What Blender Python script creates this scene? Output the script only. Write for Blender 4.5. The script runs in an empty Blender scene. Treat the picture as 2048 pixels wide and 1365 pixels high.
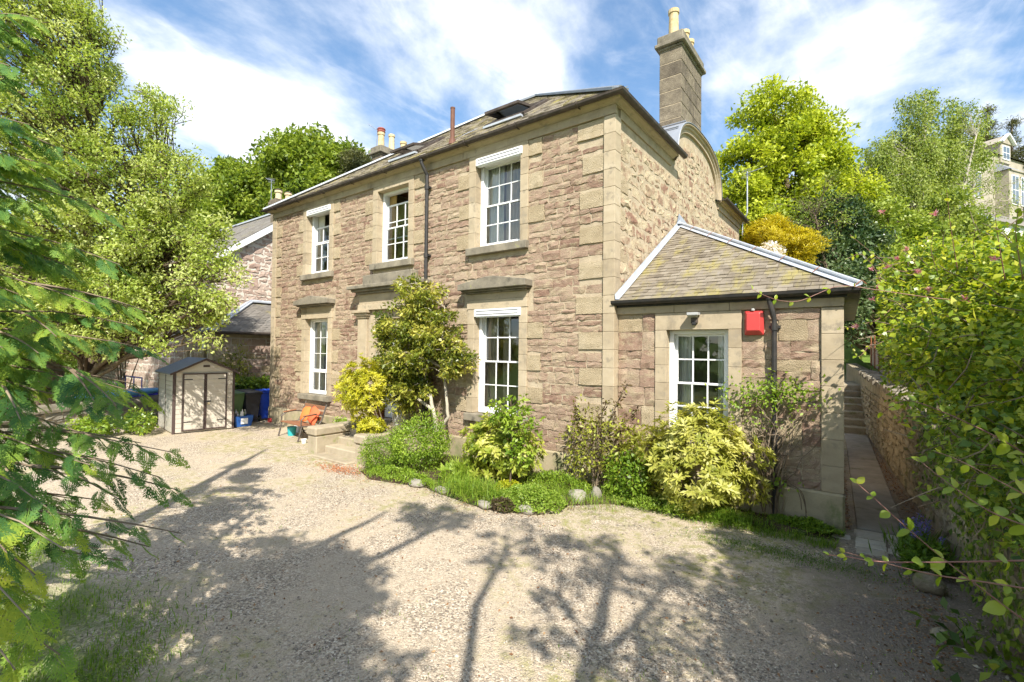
import bpy, math, random
import numpy as np
from mathutils import Vector, Matrix

scene = bpy.context.scene
COL = scene.collection
rng = np.random.default_rng(7)
random.seed(7)
R = math.radians

# ------------------------------------------------------------------ camera
CAM = np.array([3.679, -7.83, 2.4])
_a, _p, _r = R(36.998), R(1.113), R(0.601)
FOC = 961.942
FW = np.array([-math.sin(_a)*math.cos(_p), math.cos(_a)*math.cos(_p), math.sin(_p)])
_R0 = np.array([math.cos(_a), math.sin(_a), 0.0])
_U0 = np.cross(_R0, FW)
RT = math.cos(_r)*_R0 + math.sin(_r)*_U0
UP = -math.sin(_r)*_R0 + math.cos(_r)*_U0
cd = bpy.data.cameras.new('camera')
cam = bpy.data.objects.new('camera', cd)
COL.objects.link(cam)
m = Matrix.Identity(4)
for i in range(3):
    m[i][0], m[i][1], m[i][2], m[i][3] = RT[i], UP[i], -FW[i], CAM[i]
cam.matrix_world = m
cd.sensor_width = 36
cd.lens = FOC/2048*36
cd.clip_start = 0.05
cd.clip_end = 2000
scene.camera = cam

# ------------------------------------------------------------------ sky and sun
SUN_AZ, SUN_EL = R(44), R(44)            # azimuth: from the facade normal (-Y) towards +X
sd = np.array([math.sin(SUN_AZ)*math.cos(SUN_EL), -math.cos(SUN_AZ)*math.cos(SUN_EL), math.sin(SUN_EL)])
world = bpy.data.worlds.new('World')
scene.world = world
world.use_nodes = True
wt = world.node_tree
wt.nodes.clear()
def wn(t, **k):
    n = wt.nodes.new(t)
    for a, b in k.items():
        setattr(n, a, b)
    return n
wl = wt.links.new
sky = wn('ShaderNodeTexSky', sky_type='NISHITA', sun_disc=False)
sky.sun_elevation = SUN_EL
sky.sun_rotation = math.pi - SUN_AZ
sky.air_density = 1.0
sky.dust_density = 0.4
sky.ozone_density = 2.0
tc = wn('ShaderNodeTexCoord')
sep = wn('ShaderNodeSeparateXYZ')
wl(tc.outputs['Generated'], sep.inputs[0])
def wmath(op, a, b=None):
    n = wn('ShaderNodeMath', operation=op)
    for i, x in enumerate((a, b)):
        if x is None: continue
        if isinstance(x, (int, float)): n.inputs[i].default_value = x
        else: wl(x, n.inputs[i])
    return n.outputs[0]
zz = wmath('ADD', wmath('MAXIMUM', sep.outputs[2], 0.0), 0.16)
comb = wn('ShaderNodeCombineXYZ')
wl(wmath('DIVIDE', sep.outputs[0], zz), comb.inputs[0])
wl(wmath('DIVIDE', sep.outputs[1], zz), comb.inputs[1])
def cloudlayer(rot, scale, loc, nscale, detail, rough, dist, lo, hi):
    mp = wn('ShaderNodeMapping')
    mp.inputs['Rotation'].default_value = (0, 0, R(rot))
    mp.inputs['Scale'].default_value = scale
    mp.inputs['Location'].default_value = loc
    wl(comb.outputs[0], mp.inputs[0])
    no = wn('ShaderNodeTexNoise')
    no.inputs['Scale'].default_value = nscale
    no.inputs['Detail'].default_value = detail
    no.inputs['Roughness'].default_value = rough
    no.inputs['Distortion'].default_value = dist
    wl(mp.outputs[0], no.inputs['Vector'])
    mr = wn('ShaderNodeMapRange', interpolation_type='SMOOTHSTEP')
    mr.inputs['From Min'].default_value = lo
    mr.inputs['From Max'].default_value = hi
    wl(no.outputs['Fac'], mr.inputs['Value'])
    return mr.outputs[0]
c1 = cloudlayer(5, (1.15, 0.85, 1), (9.65, 14.4, 0), 1.3, 11, 0.57, 0.2, 0.435, 0.66)
c2 = cloudlayer(10, (2.0, 0.9, 1), (11.9, 13.1, 0), 2.6, 9, 0.6, 0.6, 0.47, 0.80)
cl = wmath('MINIMUM', wmath('ADD', c1, wmath('MULTIPLY', c2, 0.55)), 1.0)
cl = wmath('MULTIPLY', cl, 0.93)
mixc = wn('ShaderNodeMixRGB')
wl(cl, mixc.inputs[0])
hs = wn('ShaderNodeHueSaturation')
hs.inputs['Saturation'].default_value = 1.24
hs.inputs['Value'].default_value = 0.68
gm = wn('ShaderNodeGamma'); gm.inputs[1].default_value = 0.76
wl(sky.outputs[0], gm.inputs[0]); wl(gm.outputs[0], hs.inputs['Color'])
wl(hs.outputs[0], mixc.inputs[1])
mixc.inputs[2].default_value = (2.75, 2.82, 2.95, 1)
bg = wn('ShaderNodeBackground')
bg.inputs['Strength'].default_value = 0.15
wl(mixc.outputs[0], bg.inputs[0])
wo = wn('ShaderNodeOutputWorld')
wl(bg.outputs[0], wo.inputs[0])

sl = bpy.data.lights.new('sun', 'SUN')
sl.energy = 2.75
sl.angle = R(0.55)
sl.color = (1.0, 0.95, 0.87)
sun = bpy.data.objects.new('sun', sl)
COL.objects.link(sun)
sun.rotation_euler = Vector(-sd).to_track_quat('-Z', 'Y').to_euler()

scene.render.engine = 'CYCLES'
scene.cycles.use_denoising = True
scene.cycles.denoising_prefilter = 'NONE'
scene.cycles.max_bounces = 8
scene.cycles.diffuse_bounces = 3
scene.cycles.transparent_max_bounces = 24
scene.cycles.use_adaptive_sampling = True
scene.cycles.adaptive_threshold = 0.02
scene.view_settings.view_transform = 'Standard'
scene.view_settings.look = 'None'
scene.view_settings.exposure = 1.72
scene.view_settings.gamma = 1.0

# ------------------------------------------------------------------ helpers
WL = {}
def V(*a):
    return Vector(a if len(a) > 1 else a[0])
def at(px, py, d):
    """a point d metres ahead of the camera position"""
    return CAM + d*(FW + RT*(px-1024)/FOC - UP*(py-682.5)/FOC)
def proj_area(p):
    q = np.asarray(p) - CAM
    return 1.0/max(0.3, q@FW)**2
def link(o, parent, loc):
    COL.objects.link(o)
    loc = Vector(loc)
    WL[o.name] = loc
    if parent is not None:
        o.parent = parent
        o.location = loc - WL[parent.name]
    else:
        o.location = loc
    return o
def tag(o, label=None, cat=None, group=None, kind=None):
    if label: o['label'] = label
    if cat: o['category'] = cat
    if group: o['group'] = group
    if kind: o['kind'] = kind
    return o
def thing(name, loc, label, cat, group=None):
    o = bpy.data.objects.new(name, None)
    o.empty_display_size = 0.2
    link(o, None, loc)
    return tag(o, label, cat, group)
class MB:
    def __init__(s):
        s.v = []; s.f = []; s.t = []; s.tint = 0.5
    def add(s, vs, fs):
        n = len(s.v)
        s.v.extend([tuple(map(float, p)) for p in vs])
        s.f.extend([tuple(i+n for i in q) for q in fs])
        s.t.extend([s.tint]*len(fs))
        return s
    def quad(s, *p):
        return s.add(p, [tuple(range(len(p)))])
    def box(s, x0, y0, z0, x1, y1, z1):
        x0, x1 = min(x0, x1), max(x0, x1); y0, y1 = min(y0, y1), max(y0, y1); z0, z1 = min(z0, z1), max(z0, z1)
        return s.add([(x0,y0,z0),(x1,y0,z0),(x1,y1,z0),(x0,y1,z0),(x0,y0,z1),(x1,y0,z1),(x1,y1,z1),(x0,y1,z1)],
                     [(0,3,2,1),(4,5,6,7),(0,1,5,4),(1,2,6,5),(2,3,7,6),(3,0,4,7)])
    def bar(s, a, b, w, h, up=(0,0,1)):
        """box along a-b, w wide, h high"""
        a, b = np.array(a, float), np.array(b, float)
        d = (b-a)/np.linalg.norm(b-a)
        r = np.cross(d, np.array(up, float))
        if np.linalg.norm(r) < 1e-4: r = np.cross(d, (1.0, 0, 0))
        r /= np.linalg.norm(r); u = np.cross(r, d)
        vs = [c + sx*r*w/2 + sz*u*h/2 for c in (a, b) for sx, sz in ((-1,-1),(1,-1),(1,1),(-1,1))]
        return s.add(vs, [(0,1,2,3),(7,6,5,4),(0,4,5,1),(1,5,6,2),(2,6,7,3),(3,7,4,0)])
    def prism(s, poly, off):
        """polygon of 3d points swept by off"""
        n = len(poly); off = np.array(off, float)
        P = [np.array(p, float) for p in poly]
        return s.add(P + [p+off for p in P],
                     [tuple(range(n))[::-1], tuple(range(n, 2*n))] + [(i, (i+1) % n, n+(i+1) % n, n+i) for i in range(n)])
    def tube(s, pts, rad, n=8, cap=True):
        pts = [np.array(p, float) for p in pts]
        if isinstance(rad, (int, float)): rad = [rad]*len(pts)
        vs = []; prev = None
        for i, p in enumerate(pts):
            t = pts[min(i+1, len(pts)-1)] - pts[max(i-1, 0)]
            t = t/(np.linalg.norm(t)+1e-9)
            if prev is None:
                r = np.cross(t, (0, 0, 1.0))
                if np.linalg.norm(r) < 0.1: r = np.cross(t, (1.0, 0, 0))
            else:
                r = prev - t*(prev@t)
            r = r/(np.linalg.norm(r)+1e-9); prev = r
            u = np.cross(t, r)
            for k in range(n):
                a = 2*math.pi*k/n
                vs.append(p + rad[i]*(math.cos(a)*r + math.sin(a)*u))
        fs = [(i*n+k, i*n+(k+1) % n, (i+1)*n+(k+1) % n, (i+1)*n+k) for i in range(len(pts)-1) for k in range(n)]
        if cap:
            fs += [tuple(range(n))[::-1], tuple(range((len(pts)-1)*n, len(pts)*n))]
        return s.add(vs, fs)
    def lathe(s, prof, c, n=16):
        c = np.array(c, float)
        vs = [c + np.array([r*math.cos(2*math.pi*k/n), r*math.sin(2*math.pi*k/n), z]) for r, z in prof for k in range(n)]
        fs = [(i*n+k, i*n+(k+1) % n, (i+1)*n+(k+1) % n, (i+1)*n+k) for i in range(len(prof)-1) for k in range(n)]
        fs += [tuple(range(n))[::-1], tuple(range((len(prof)-1)*n, len(prof)*n))]
        return s.add(vs, fs)
    def build(s, name, mat, parent=None, smooth=False, bev=0, seg=1, sub=0, kind=None):
        v = np.array(s.v)
        lo, hi = v.min(0), v.max(0)
        o0 = np.array([(lo[0]+hi[0])/2, (lo[1]+hi[1])/2, lo[2]])
        me = bpy.data.meshes.new(name)
        me.from_pydata((v-o0).tolist(), [], s.f)
        at_ = me.attributes.new('tint', 'FLOAT', 'FACE')
        at_.data.foreach_set('value', np.array(s.t, dtype=np.float32))
        if smooth:
            me.polygons.foreach_set('use_smooth', [True]*len(me.polygons))
        me.materials.append(MT[mat])
        o = bpy.data.objects.new(name, me)
        link(o, parent, o0)
        if bev:
            b = o.modifiers.new('bevel', 'BEVEL'); b.width = bev; b.segments = seg; b.limit_method = 'ANGLE'; b.angle_limit = R(35)
        if sub:
            b = o.modifiers.new('sub', 'SUBSURF'); b.levels = sub; b.render_levels = sub
        if kind: o['kind'] = kind
        return o
def npmesh(name, Vt, Ft, tint, mat, parent=None, smooth=False, kind=None, base=None):
    """fast mesh from arrays, all faces with the same number of corners"""
    Vt = np.asarray(Vt, dtype=np.float32)
    Ft = np.asarray(Ft, dtype=np.int32)
    if base is None:
        lo, hi = Vt.min(0), Vt.max(0)
        base = np.array([(lo[0]+hi[0])/2, (lo[1]+hi[1])/2, lo[2]])
    Vt = Vt - np.asarray(base, dtype=np.float32)
    me = bpy.data.meshes.new(name)
    k = Ft.shape[1]
    me.vertices.add(len(Vt)); me.vertices.foreach_set('co', Vt.ravel())
    me.loops.add(Ft.size); me.loops.foreach_set('vertex_index', Ft.ravel())
    me.polygons.add(len(Ft))
    me.polygons.foreach_set('loop_start', np.arange(0, Ft.size, k, dtype=np.int32))
    me.polygons.foreach_set('loop_total', np.full(len(Ft), k, dtype=np.int32))
    me.update(calc_edges=True)
    a = me.attributes.new('tint', 'FLOAT', 'FACE')
    a.data.foreach_set('value', np.asarray(tint, dtype=np.float32))
    if smooth:
        me.polygons.foreach_set('use_smooth', np.ones(len(Ft), dtype=bool))
    me.materials.append(MT[mat])
    o = bpy.data.objects.new(name, me)
    link(o, parent, base)
    if kind: o['kind'] = kind
    return o

# ------------------------------------------------------------------ materials
MT = {}
def newmat(name):
    mt = bpy.data.materials.new(name); mt.use_nodes = True
    nt = mt.node_tree; nt.nodes.clear(); MT[name] = mt
    def N(t, **k):
        n = nt.nodes.new(t)
        for a, b in k.items(): setattr(n, a, b)
        return n
    return mt, nt, N
def ramp(N, cols):
    r = N('ShaderNodeValToRGB')
    e = r.color_ramp.elements
    while len(e) < len(cols): e.new(0.5)
    for i, c in enumerate(cols):
        p, c = c if isinstance(c[1], (tuple, list)) else (i/(max(1, len(cols)-1)), c)
        e[i].position = p; e[i].color = (*c, 1)
    return r
def surf(name, cols, rough=0.85, tint=0.5, noise=0.5, ns=6.0, bump=0.3, bs=60.0, bd=0.01, spec=0.3, metal=0.0, stretch=(1,1,1), over=None, over2=None, ndet=5.0, coat=0):
    """cols: ramp driven by the piece's own tint and by noise; over=(colour, scale, lo, hi, stretch): growth or stain laid over"""
    mt, nt, N = newmat(name)
    L = nt.links.new
    geo = N('ShaderNodeNewGeometry')
    def mapped(st):
        mp = N('ShaderNodeMapping'); mp.inputs['Scale'].default_value = st; L(geo.outputs['Position'], mp.inputs[0]); return mp.outputs[0]
    def nz(sc, det, st=(1,1,1), rg=0.6):
        n = N('ShaderNodeTexNoise'); n.inputs['Scale'].default_value = sc; n.inputs['Detail'].default_value = det
        n.inputs['Roughness'].default_value = rg; L(mapped(st), n.inputs['Vector']); return n.outputs['Fac']
    def mm(op, a, b):
        n = N('ShaderNodeMath', operation=op)
        for i, x in enumerate((a, b)):
            if isinstance(x, (int, float)): n.inputs[i].default_value = x
            else: L(x, n.inputs[i])
        return n.outputs[0]
    at_ = N('ShaderNodeAttribute', attribute_name='tint')
    c = N('ShaderNodeMapRange'); c.inputs['From Min'].default_value = 0.3; c.inputs['From Max'].default_value = 0.7
    L(nz(ns, ndet, stretch), c.inputs['Value'])
    fac = mm('ADD', mm('MULTIPLY', at_.outputs['Fac'], tint), mm('MULTIPLY', c.outputs[0], noise))
    rp = ramp(N, cols); L(fac, rp.inputs[0])
    col = rp.outputs[0]
    for ov in (over, over2):
        if not ov: continue
        oc, osc, lo, hi, ost = ov
        mr = N('ShaderNodeMapRange', interpolation_type='SMOOTHSTEP'); mr.inputs['From Min'].default_value = lo; mr.inputs['From Max'].default_value = hi
        L(nz(osc, 6, ost, 0.65), mr.inputs['Value'])
        mx = N('ShaderNodeMixRGB'); L(mr.outputs[0], mx.inputs[0]); L(col, mx.inputs[1]); mx.inputs[2].default_value = (*oc, 1)
        col = mx.outputs[0]
    b = N('ShaderNodeBsdfPrincipled')
    L(col, b.inputs['Base Color'])
    b.inputs['Roughness'].default_value = rough
    b.inputs['Specular IOR Level'].default_value = spec
    b.inputs['Metallic'].default_value = metal
    if coat: b.inputs['Coat Weight'].default_value = coat
    if bump:
        bn = N('ShaderNodeBump'); bn.inputs['Strength'].default_value = bump; bn.inputs['Distance'].default_value = bd
        L(nz(bs, 6, stretch, 0.65), bn.inputs['Height']); L(bn.outputs[0], b.inputs['Normal'])
    o = N('ShaderNodeOutputMaterial'); L(b.outputs[0], o.inputs[0])
    return mt
def leafmat(name, cols, trans=0.4, rough=0.45, spec=0.4, tcol=1.25):
    mt, nt, N = newmat(name); L = nt.links.new
    at_ = N('ShaderNodeAttribute', attribute_name='tint')
    rp = ramp(N, cols); L(at_.outputs['Fac'], rp.inputs[0])
    b = N('ShaderNodeBsdfPrincipled'); L(rp.outputs[0], b.inputs['Base Color'])
    b.inputs['Roughness'].default_value = rough; b.inputs['Specular IOR Level'].default_value = spec
    g = N('ShaderNodeMixRGB', blend_type='MULTIPLY'); g.inputs[0].default_value = 1; L(rp.outputs[0], g.inputs[1]); g.inputs[2].default_value = (tcol, tcol*0.98, tcol*0.55, 1)
    t = N('ShaderNodeBsdfTranslucent'); L(g.outputs[0], t.inputs[0])
    mx = N('ShaderNodeMixShader'); mx.inputs[0].default_value = trans
    L(b.outputs[0], mx.inputs[1]); L(t.outputs[0], mx.inputs[2])
    o = N('ShaderNodeOutputMaterial'); L(mx.outputs[0], o.inputs[0])
def plain(name, c, rough=0.5, spec=0.5, metal=0, bump=0.08, bs=40, var=0.12, coat=0):
    d = tuple(x*(1-var) for x in c); e = tuple(min(1, x*(1+var)) for x in c)
    return surf(name, [d, c, e], rough, 0.3, 0.7, 7, bump, bs, 0.004, spec, metal, coat=coat)

# masonry
surf('rubble', [(.18,.102,.074),(.265,.168,.12),(.325,.226,.163),(.385,.29,.205),(.45,.36,.25)], .92, .74, .3, 9, .9, 38, .022, .15, stretch=(1,1,2.2),
     over=((.41,.325,.215), 4.2, .46, .66, (1,1,1.8)))
surf('rubble_flush', [(.16,.085,.06),(.26,.15,.105),(.32,.225,.15),(.40,.31,.2)], .92, .72, .3, 10, .9, 34, .02, .15,
     over=((.47,.385,.255), 2.8, .40, .58, (1,1,1.4)))
surf('rubble_pale', [(.27,.18,.14),(.35,.25,.2),(.42,.32,.26),(.5,.42,.34)], .92, .8, .3, 6, .7, 30, .02, .15)
surf('mortar', [(.33,.265,.185),(.44,.36,.25),(.5,.42,.3)], .95, .1, .8, 5, .7, 45, .02, .1)
surf('mortar_pale', [(.5,.45,.38),(.6,.55,.47),(.66,.62,.54)], .95, .1, .8, 5, .6, 45, .02, .1)
surf('ashlar', [(.26,.205,.135),(.37,.298,.2),(.44,.36,.245),(.5,.42,.3)], .88, .62, .4, 4, .25, 90, .006, .2,
     over=((.17,.14,.1), 2.1, .54, .78, (1,1,.45)), over2=((.3,.25,.18), 7, .55, .7, (1,1,1)), stretch=(1,1,1.6))
surf('pecked', [(.3,.23,.145),(.4,.315,.2),(.46,.37,.24),(.51,.42,.285)], .92, .6, .45, 6, 1.0, 70, .03, .15)
surf('weathered', [(.1,.088,.068),(.18,.158,.12),(.27,.235,.175),(.36,.315,.235)], .92, .4, .6, 3.5, .5, 50, .012, .15,
     over=((.10,.09,.07), 4.0, .55, .75, (1,1,1)), over2=((.3,.31,.1), 9, .62, .75, (1,1,1)))
surf('chimney_stone', [(.085,.07,.052),(.145,.12,.088),(.21,.175,.125),(.29,.245,.175)], .92, .45, .55, 7, .9, 45, .02, .15, over=((.12,.1,.075), 5, .55, .75, (1,1,1)))
surf('villa_stone', [(.27,.235,.18),(.36,.32,.25),(.43,.385,.31)], .9, .3, .7, 1.2, .3, 20, .01, .2, over=((.2,.18,.14), 2, .55, .75, (1,1,.5)))
surf('plinth_stone', [(.24,.2,.13),(.37,.31,.2),(.45,.38,.25)], .92, .5, .5, 4, .5, 50, .012, .15, over=((.17,.19,.08), 2.6, .52, .75, (1,1,.7)))
surf('step_stone', [(.26,.21,.145),(.36,.3,.21),(.44,.38,.27)], .92, .5, .5, 5, .5, 50, .01, .15, over=((.22,.24,.09), 4.2, .54, .74, (1,1,1)))
surf('wall_stone', [(.2,.165,.115),(.31,.26,.18),(.4,.34,.235),(.47,.4,.29)], .94, .6, .45, 5, .9, 30, .03, .1, over=((.17,.19,.06), 3.1, .54, .72, (1,1,1)))
# roofs and metal
surf('slate', [(.11,.088,.062),(.17,.14,.1),(.23,.195,.145),(.29,.25,.19)], .8, .65, .4, 5, .3, 60, .006, .3,
     over=((.29,.245,.075), 1.9, .46, .72, (1.7,.6,.6)), over2=((.22,.2,.17), 5, .6, .75, (1,1,1)))
surf('slate_far', [(.14,.125,.105),(.2,.18,.155),(.27,.25,.215)], .8, .6, .45, 5, .3, 60, .006, .3, over=((.3,.26,.1), 1.1, .56, .75, (1,1,1)))
surf('lead', [(.2,.215,.24),(.27,.29,.32),(.34,.36,.39)], .55, .4, .6, 3, .15, 30, .004, .5, metal=.25)
surf('lead_pale', [(.3,.32,.36),(.42,.45,.49),(.52,.55,.59)], .5, .4, .6, 4, .1, 30, .004, .5, metal=.1)
surf('iron', [(.012,.012,.013),(.03,.028,.026),(.06,.045,.035)], .55, .3, .7, 9, .2, 60, .003, .4)
surf('gutter_iron', [(.035,.028,.022),(.065,.05,.04),(.11,.085,.065)], .65, .3, .7, 8, .25, 60, .003, .4)
surf('rust_pipe', [(.1,.045,.03),(.15,.07,.045),(.2,.1,.065)], .7, .3, .7, 9, .25, 60, .003, .3)
surf('rust', [(.16,.06,.025),(.26,.1,.045),(.34,.16,.08)], .85, .3, .7, 15, .4, 60, .004, .2)
surf('pot_buff', [(.42,.3,.14),(.58,.46,.27),(.66,.56,.37)], .85, .4, .6, 10, .3, 60, .006, .2, over=((.2,.17,.12), 7, .6, .78, (1,1,1)))
surf('pot_red', [(.2,.05,.04),(.28,.075,.055),(.36,.13,.1)], .8, .4, .6, 10, .2, 60, .004, .3)
plain('steel', (.42,.43,.44), .35, .5, .8)
# joinery, glass, plastics
plain('white_paint', (.78,.78,.76), .35, .5, 0, .05, 30, .03)
plain('villa_glass', (.11,.14,.17), .08, .6, 0, 0, 20, .05)
plain('white_wall', (.72,.72,.7), .8, .3, 0, .2, 25, .05)
plain('grey_plastic', (.4,.4,.38), .5)
plain('red_plastic', (.52,.055,.05), .38, .5, 0, .03, 30, .06)
plain('green_plastic', (.085,.16,.06), .5, .4, 0, .05, 30, .12)
plain('black_plastic', (.028,.029,.035), .45, .4, 0, .05, 30, .2)
plain('blue_plastic', (.018,.07,.5), .4, .5, 0, .05, 30, .1)
plain('box_blue', (.02,.1,.36), .45, .5, 0, .05, 30, .1)
plain('sky_hull', (.12,.35,.66), .3, .5, 0, .03, 20, .1)
plain('teal_plastic', (.03,.36,.37), .45)
plain('dark_rubber', (.02,.02,.02), .8)
plain('railing_blue', (.05,.08,.42), .45)
plain('bowl_blue', (.035,.04,.42), .2, .6, 0, .03, 20, .15)
plain('resin', (.5,.45,.37), .65, .3, 0, .15, 60, .04)
plain('resin_side', (.46,.43,.36), .65, .3, 0, .15, 60, .04)
plain('brown_plastic', (.075,.05,.043), .6, .3, 0, .1, 60, .12)
plain('shed_roof', (.2,.22,.26), .6, .4, 0, .15, 50, .1)
plain('cushion', (.72,.2,.055), .9, .1, 0, .5, 120, .08)
plain('cushion_red', (.72,.14,.06), .9, .1, 0, .5, 120, .08)
surf('bench_wood', [(.17,.075,.04),(.26,.12,.06),(.34,.18,.1)], .7, .5, .5, 12, .25, 60, .004, .3, stretch=(1,8,8))
plain('bench_metal', (.11,.09,.075), .5, .4, .3)
plain('plaster', (.62,.55,.45), .9, .2, 0, .05, 20, .05)
plain('room_floor', (.25,.16,.1), .7)
plain('pine_ceiling', (.6,.27,.1), .6)
plain('curtain_cream', (.8,.77,.68), .95, .1, 0, .2, 80, .05)
plain('curtain_tan', (.58,.5,.38), .95, .1, 0, .2, 80, .08)
plain('curtain_gold', (.5,.34,.13), .95, .1, 0, .2, 80, .08)
plain('door_paint', (.62,.64,.62), .4)
surf('paving', [(.2,.175,.145),(.28,.25,.205),(.35,.315,.26)], .93, .4, .6, 3.5, .5, 60, .008, .15, over=((.13,.13,.06), 2.2, .56, .75, (1,1,1)))
surf('block_paver', [(.36,.31,.24),(.46,.41,.33),(.54,.49,.4)], .93, .6, .4, 8, .5, 60, .008, .15)
surf('boulder', [(.15,.14,.11),(.26,.235,.19),(.36,.33,.27)], .93, .6, .4, 6, .8, 25, .03, .15, over=((.15,.18,.06), 5, .58, .76, (1,1,1)))
surf('bark', [(.07,.05,.033),(.15,.11,.075),(.25,.2,.14)], .95, .4, .6, 8, 1.0, 22, .05, .1, stretch=(1.5,1.5,.35), over=((.16,.17,.07), 2.5, .56, .74, (1,1,1)))
surf('bark_pale', [(.3,.26,.19),(.42,.37,.28),(.52,.47,.37)], .95, .4, .6, 8, .5, 25, .02, .1)
surf('birch_bark', [(.16,.13,.1),(.36,.32,.26),(.48,.45,.4)], .9, .3, .7, 6, .4, 25, .01, .1, stretch=(1,1,3))
surf('twig', [(.10,.07,.045),(.2,.15,.1),(.3,.24,.17)], .95, .6, .4, 8, 0)
surf('red_stem', [(.17,.075,.065),(.26,.13,.105),(.34,.2,.15)], .6, .5, .5, 12, 0)
surf('soil', [(.045,.03,.02),(.085,.06,.04),(.13,.095,.065)], .97, .1, .9, 6, .9, 30, .03, .05, over=((.07,.1,.03), 3, .52, .68, (1,1,1)))
surf('fence_board', [(.4,.3,.26),(.5,.39,.34),(.56,.46,.4)], .9, .5, .5, 4, .3, 40, .006, .1)
surf('pebble', [(.16,.135,.11),(.31,.265,.21),(.45,.385,.30),(.6,.53,.42)], .9, .9, .1, 4, 0)
surf('litter', [(.11,.05,.025),(.22,.11,.05),(.34,.19,.09),(.42,.3,.16)], .95, .9, .1, 4, 0)
surf('litter_red', [(.3,.08,.03),(.42,.14,.05),(.5,.24,.1)], .95, .9, .1, 4, 0)
# glass
mt, nt, N = newmat('glass'); L = nt.links.new
tr = N('ShaderNodeBsdfTransparent'); tr.inputs[0].default_value = (.9,.93,.92,1)
gl = N('ShaderNodeBsdfGlossy'); gl.inputs['Roughness'].default_value = .015; gl.inputs[0].default_value = (.95,.97,1,1)
fr = N('ShaderNodeFresnel'); fr.inputs[0].default_value = 1.62
ma = N('ShaderNodeMath', operation='MULTIPLY_ADD'); ma.inputs[1].default_value = 1.5; ma.inputs[2].default_value = .02; L(fr.outputs[0], ma.inputs[0])
mi = N('ShaderNodeMath', operation='MINIMUM'); mi.inputs[1].default_value = 1; L(ma.outputs[0], mi.inputs[0])
# old glass is slightly wavy
geo = N('ShaderNodeNewGeometry'); wv = N('ShaderNodeTexNoise'); wv.inputs['Scale'].default_value = 5; L(geo.outputs['Position'], wv.inputs['Vector'])
bp = N('ShaderNodeBump'); bp.inputs['Strength'].default_value = .06; bp.inputs['Distance'].default_value = .02; L(wv.outputs['Fac'], bp.inputs['Height']); L(bp.outputs[0], gl.inputs['Normal'])
mx = N('ShaderNodeMixShader'); L(mi.outputs[0], mx.inputs[0]); L(tr.outputs[0], mx.inputs[1]); L(gl.outputs[0], mx.inputs[2])
o = N('ShaderNodeOutputMaterial'); L(mx.outputs[0], o.inputs[0])
# foliage
leafmat('leaf_holly', [(.1,.16,.02),(.25,.34,.045),(.42,.5,.1),(.58,.63,.25)], .42)
leafmat('leaf_cypress', [(.035,.11,.045),(.1,.22,.055),(.24,.36,.05),(.5,.54,.06)], .42, .55, .2)
leafmat('leaf_lime', [(.1,.16,.012),(.24,.32,.02),(.42,.48,.03),(.55,.6,.07)], .42)
leafmat('leaf_oak', [(.05,.09,.015),(.14,.21,.025),(.26,.34,.04),(.37,.44,.075)], .4)
leafmat('leaf_birch', [(.13,.19,.03),(.2,.27,.045),(.3,.36,.07),(.4,.46,.12)], .42)
leafmat('leaf_dark', [(.02,.05,.018),(.05,.09,.03),(.1,.15,.05),(.2,.25,.12)], .25, .35)
leafmat('leaf_conifer', [(.05,.06,.025),(.1,.11,.04),(.17,.17,.06)], .25, .6)
leafmat('leaf_gold', [(.34,.27,.01),(.52,.43,.02),(.66,.57,.05)], .35)
leafmat('leaf_pieris', [(.2,.22,.01),(.4,.4,.02),(.58,.54,.04),(.7,.66,.16)], .38)
leafmat('leaf_pieris_soft', [(.16,.19,.02),(.33,.35,.05),(.5,.49,.1),(.62,.6,.22)], .38)
leafmat('leaf_glossy', [(.06,.09,.012),(.16,.2,.025),(.32,.34,.045),(.52,.48,.1)], .32, .3, .5)
leafmat('leaf_fresh', [(.09,.17,.015),(.18,.29,.025),(.29,.41,.04),(.4,.5,.08)], .42)
leafmat('leaf_skimmia', [(.14,.2,.02),(.3,.36,.04),(.48,.5,.08),(.62,.6,.2)], .4)
leafmat('leaf_bronze', [(.05,.03,.02),(.12,.08,.03),(.28,.3,.04),(.42,.46,.06)], .35)
leafmat('leaf_grass', [(.07,.14,.012),(.13,.24,.02),(.22,.34,.03),(.36,.44,.08)], .42)
leafmat('leaf_mat', [(.11,.2,.02),(.2,.31,.035),(.32,.43,.06),(.42,.52,.1)], .42)
leafmat('leaf_yellow', [(.36,.38,.02),(.5,.52,.03),(.62,.6,.05)], .42)
leafmat('leaf_purple', [(.05,.035,.025),(.1,.07,.04),(.16,.13,.06)], .3)
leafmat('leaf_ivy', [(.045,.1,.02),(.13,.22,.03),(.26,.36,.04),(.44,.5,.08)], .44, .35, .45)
leafmat('leaf_ivylit', [(.1,.2,.015),(.24,.34,.02),(.42,.47,.03),(.56,.55,.08)], .42, .35, .45)  # brighter, yellower copy of the ivy leaf, sunlight put into its colour
leafmat('petal_pink', [(.5,.12,.2),(.62,.25,.33),(.7,.42,.46)], .35)
leafmat('petal_white', [(.7,.62,.58),(.8,.75,.72)], .35)
leafmat('petal_blue', [(.16,.14,.5),(.25,.22,.62),(.36,.34,.7)], .35)
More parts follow.
